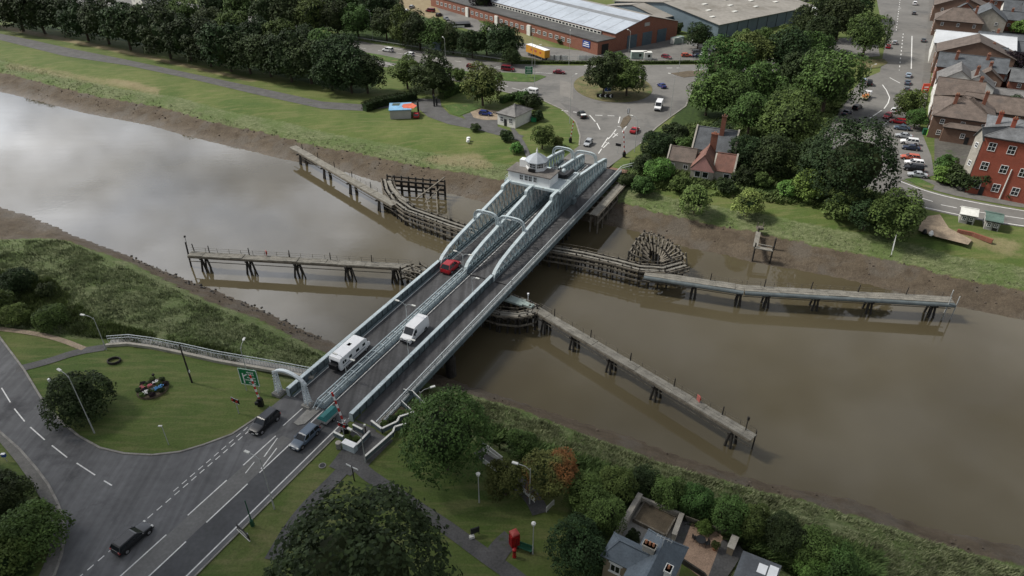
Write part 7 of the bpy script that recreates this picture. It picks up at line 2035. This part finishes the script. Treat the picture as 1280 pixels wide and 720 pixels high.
# red hanging banner on the shop front
t = thing('shop_sign', 'bright red sign on the white shop front beside the tree', 'sign', at(1154, 120)); g = MB(); g.box((0, 0, 2.6), (2.2, .3, 3.0)); g.build('board', mat('sign_red', (.55, .06, .03), .6, .1, 1), t); g = MB(); g.box((0, -.17, 3.0), (1.4, .04, .3)); g.box((0, -.17, 2.2), (1.0, .04, .25)); g.build('lettering', M_wht, t)
# fences and rails
def railfence(label, marks, h=.8, sp=2.4, m=None, name='guard_rail', cat='guard rail', bars=(1.0,), bw=.12):
    p = P(*marks); t = thing(name, label, cat, (p[0]+p[-1])/2)
    g = MB()
    for a, b in zip(p[:-1], p[1:]):
        for k in bars: g.bar(a+Vector((0, 0, h*k)), b+Vector((0, 0, h*k)), .08, bw)
    g.build('rail', m or M_galv, t, True)
    g = MB()
    for a, b in zip(p[:-1], p[1:]):
        d = b-a; n = max(1, int(d.length/sp))
        for i in range(n): g.bar(a+d*i/n, a+d*i/n+Vector((0, 0, h)), .08, .08)
    g.build('post', m or M_galv, t, True); return t
railfence('long guard rail on the far verge of the dual carriageway', ((420,45),(470,53),(553,66),(640,78),(720,80)), .85, 3, None, bw=.3)
railfence('metal fence along the factory yard behind the roundabout', ((684,76),(750,78),(790,77.5)), 1.9, 2.6, M_rail, 'yard_fence', 'fence', (.3, 1.0), .08)
t = thing('panel_fence', 'row of white sheet panels along the factory yard fence', 'fence', at(710, 75))
for px in (689, 697, 705, 728, 737, 746): g = MB(); p = at(px, 75.2)-at(710, 75); g.box(p+Vector((0, .4, .9)), (3.0, .1, 1.7)); g.build('panel', M_wht2, t)
railfence('pale metal fence right of the roundabout tree along the yard', ((800,78),(850,78),(900,76)), 1.6, 2.6, M_rail, 'yard_fence', 'fence', (.3, 1.0), .08)
for i, (px, py) in enumerate(((803,73),(808,74))): 
    t = thing('site_container', ['pale green container behind the roundabout trees', 'pale container right of the green one'][i], 'container', at(px-5+i*6, py)); g = MB(); g.box((0, 0, 1.4), (6 if i == 0 else 3, 2.4, 2.6)); g.build('body', mat('pale_green_box', (.26, .33, .29), .6, .1, 1) if i == 0 else M_wht2, t); g = MB(); g.box((0, 0, 2.75), (6.1 if i == 0 else 3.1, 2.5, .1)); g.build('roof', M_wht2, t)
    g = MB(); g.box((.4, -1.22, 1.5), (1.0, .06, 1.0)); g.build('window', M_glass, t)
for i, (px, py, wd) in enumerate(((868,57,4.0),(876,59,4.5),(883,61,4.5),(889,63,4))):
    t = thing('wrapped_bales', ['leftmost white wrapped stack beside the dark tree in the yard', 'second white wrapped stack in the yard', 'third white wrapped stack in the yard', 'rightmost white wrapped stack in the yard'][i], 'wrapped stack', at(px, py), -.3, 'white wrapped stacks in the factory yard')
    g = MB(); g.box((0, 0, 1.2), (wd*.7, 2.6, 2.4)); b_ = g.build('wrapping', M_wht, t); bevel(b_, .35, 3)
for i, (px, py, c_, w__) in enumerate(((806,72,M_greyr,3),(846,76,M_stone,5),(842,73,M_gravel,4))): pass
t = thing('green_container', 'grey green container at the right corner of the brick factory', 'container', at(846, 54), ang(at(768,64.5), at(845,48))); g = MB(); g.box((0, 0, 1.3), (6, 2.4, 2.6)); g.build('body', mat('grey_green_box', (.20, .25, .23), .6, .1, 1), t); g = MB(); g.box((-3.02, 0, 1.3), (.05, 2.0, 2.2)); g.build('door', M_wht2, t)
t = thing('covered_stack', 'flat black covered stack on the concrete by the dark yard road', 'covered stack', at(574, 33), .2); g = MB(); g.box((0, 0, .8), (10, 5, 1.6)); g.build('cover', M_blk, t); g = MB(); g.box((-1, -2.6, .5), (6, .3, .8)); g.build('edge', M_wht2, t)
t = thing('white_sack', 'two white sacks on the grass above the river', 'sack', at(585, 178)); g = MB(); g.lathe([(.35, 0), (.5, .3), (.4, .8), (.1, .9)], (0, 0, 0), 10); g.build('sack', M_wht, t); g = MB(); g.lathe([(.45, 0), (.6, .3), (.5, .7), (.1, .8)], (.1, 1.3, .3), 10); g.build('sack', M_wht, t)
for i, (px, py, h) in enumerate(((543,133,3.4),(523,140,3.2),(546,132,2.2))):
    t = thing('gate_post', ['dark tall gate post right of the yard entrance', 'dark gate post behind the painted shed', 'short dark gate post beside the tall one'][i], 'gate post', at(px, py)); g = MB(); g.box((0, 0, h/2), (.5, .5, h)); g.build('shaft', M_dark, t); g = MB(); g.lathe([(.3, h), (.2, h+.3), (.05, h+.4)], (0, 0, 0), 8); g.build('cap', M_dark, t)
for i, (px, py, c_) in enumerate(((1155,292,M_blk),(1163,294,M_wht))):
    t = thing('sack', ['black sack on the gravel by the riverside road', 'white sack on the gravel by the riverside road'][i], 'sack', at(px, py)); g = MB(); g.lathe([(.4, 0), (.5, .4), (.25, 1.0), (.05, 1.1)], (0, 0, 0), 9); g.build('bag', c_, t)
railfence('thin fence across the bank below the rounded tree', ((1118,300),(1113,322)), 1.6, 1.2, M_galv, 'bank_fence', 'fence', (.4, 1.0), .06)
# palings at the garden foot beside the bridge
t = thing('paling_fence', 'weathered upright palings on the bank left of the bridge cabin', 'fence', at(655, 208))
g = MB()
for i in range(16):
    p = at(650+i*.9, 210-i*.4); g.bar(p-Vector((0, 0, 2)), p+Vector((rnd.uniform(-.1, .1), 0, rnd.uniform(1.2, 2.6))), .2, .12)
for z in (.3, 1.3): g.bar(at(650, 210)+Vector((0, .1, z)), at(664, 204)+Vector((0, .1, z)), .12, .15)
g.build('paling', M_timber, t, True)
# stones and debris along the near left water's edge
g = MB()
for i in range(90):
    x = rnd.uniform(-84, -35); y = float(np.interp(x, *WN))-rnd.uniform(-.6, 2.6)-(2.5 if rnd.random() < .1 else 0); z = hz(x, y); r_ = rnd.uniform(.1, .32)
    o0 = len(g.v); g.lathe([(r_*.7, -.2), (r_, .05), (r_*.6, r_*.7), (.02, r_*.8)], (x, y, max(z, WZ)+.0), 6)
    for k in range(o0, len(g.v)): v = g.v[k]; g.v[k] = (v[0]+rnd.uniform(-.1, .1), v[1]+rnd.uniform(-.1, .1), v[2]+rnd.uniform(-.06, .06))
o = g.build('shore_stones', mat('wet_stone', (.06, .055, .05), .7, .35, 1.2)); tag(o, 'dark stones along the near left water edge', 'stones', kind='stuff')
# clods and weed tufts on the mud
g = MB(); g2 = MB()
for i in range(600):
    far = rnd.random() < .75; x = rnd.uniform(-180, 100)
    yw, ym = (float(np.interp(x, *WF)), float(np.interp(x, *MF))) if far else (float(np.interp(x, *WN)), float(np.interp(x, *MN)))
    u = rnd.random()**.5; y = yw+(ym-yw)*(.08+.97*u); z = hz(x, y); r_ = rnd.uniform(.08, .28)
    g.lathe([(r_*1.1, -.3), (r_*.8, r_*.5), (.02, r_*.7)], (x, y, z+rnd.uniform(-.25, .1)), 5)
o = g.build('mud_clods', mat('mud_clod', (.085, .068, .052), .9, .3, 1.0, fine=.3)); tag(o, 'clods and debris scattered over the mud banks', 'mud clods', kind='stuff')

# ------------------------------------------------------------------ unseen sun blocker added up sunward to shade the near bank
def shade_cloud(label, gx, gy, zc, sx, sy, sz_, seed, n=26):
    """unseen lumpy closed mass, added so its shadow falls round ground point (gx, gy)"""
    k = zc/dv.z; c = Vector((gx+dv.x*k, gy+dv.y*k, zc)); r = random.Random(seed)
    b = bmesh.new(); bmesh.ops.create_icosphere(b, subdivisions=4, radius=1)
    lob = [(Vector((r.gauss(0, 1), r.gauss(0, 1), r.gauss(0, 1))).normalized(), r.uniform(.1, .3)) for _ in range(n)]
    for v in b.verts:
        d = v.co.normalized(); f = .8+sum(a*max(0, d.dot(q))**14 for q, a in lob)
        v.co = Vector((d.x*sx*f, d.y*sy*f, max(d.z, -.35)*sz_*f))
    me = bpy.data.meshes.new('shade_cloud'); b.to_mesh(me); b.free(); me.polygons.foreach_set('use_smooth', [True]*len(me.polygons))
    me.materials.append(mat('cloud_white', (.85, .86, .88), 1, .03, .01)); o = bpy.data.objects.new('shade_cloud', me); COL.objects.link(o); o.location = c
    return struct(o, label)
shade_cloud('unseen grey white mass added to shade the near side', -5, -22, 620, 180, 95, 45, 5)
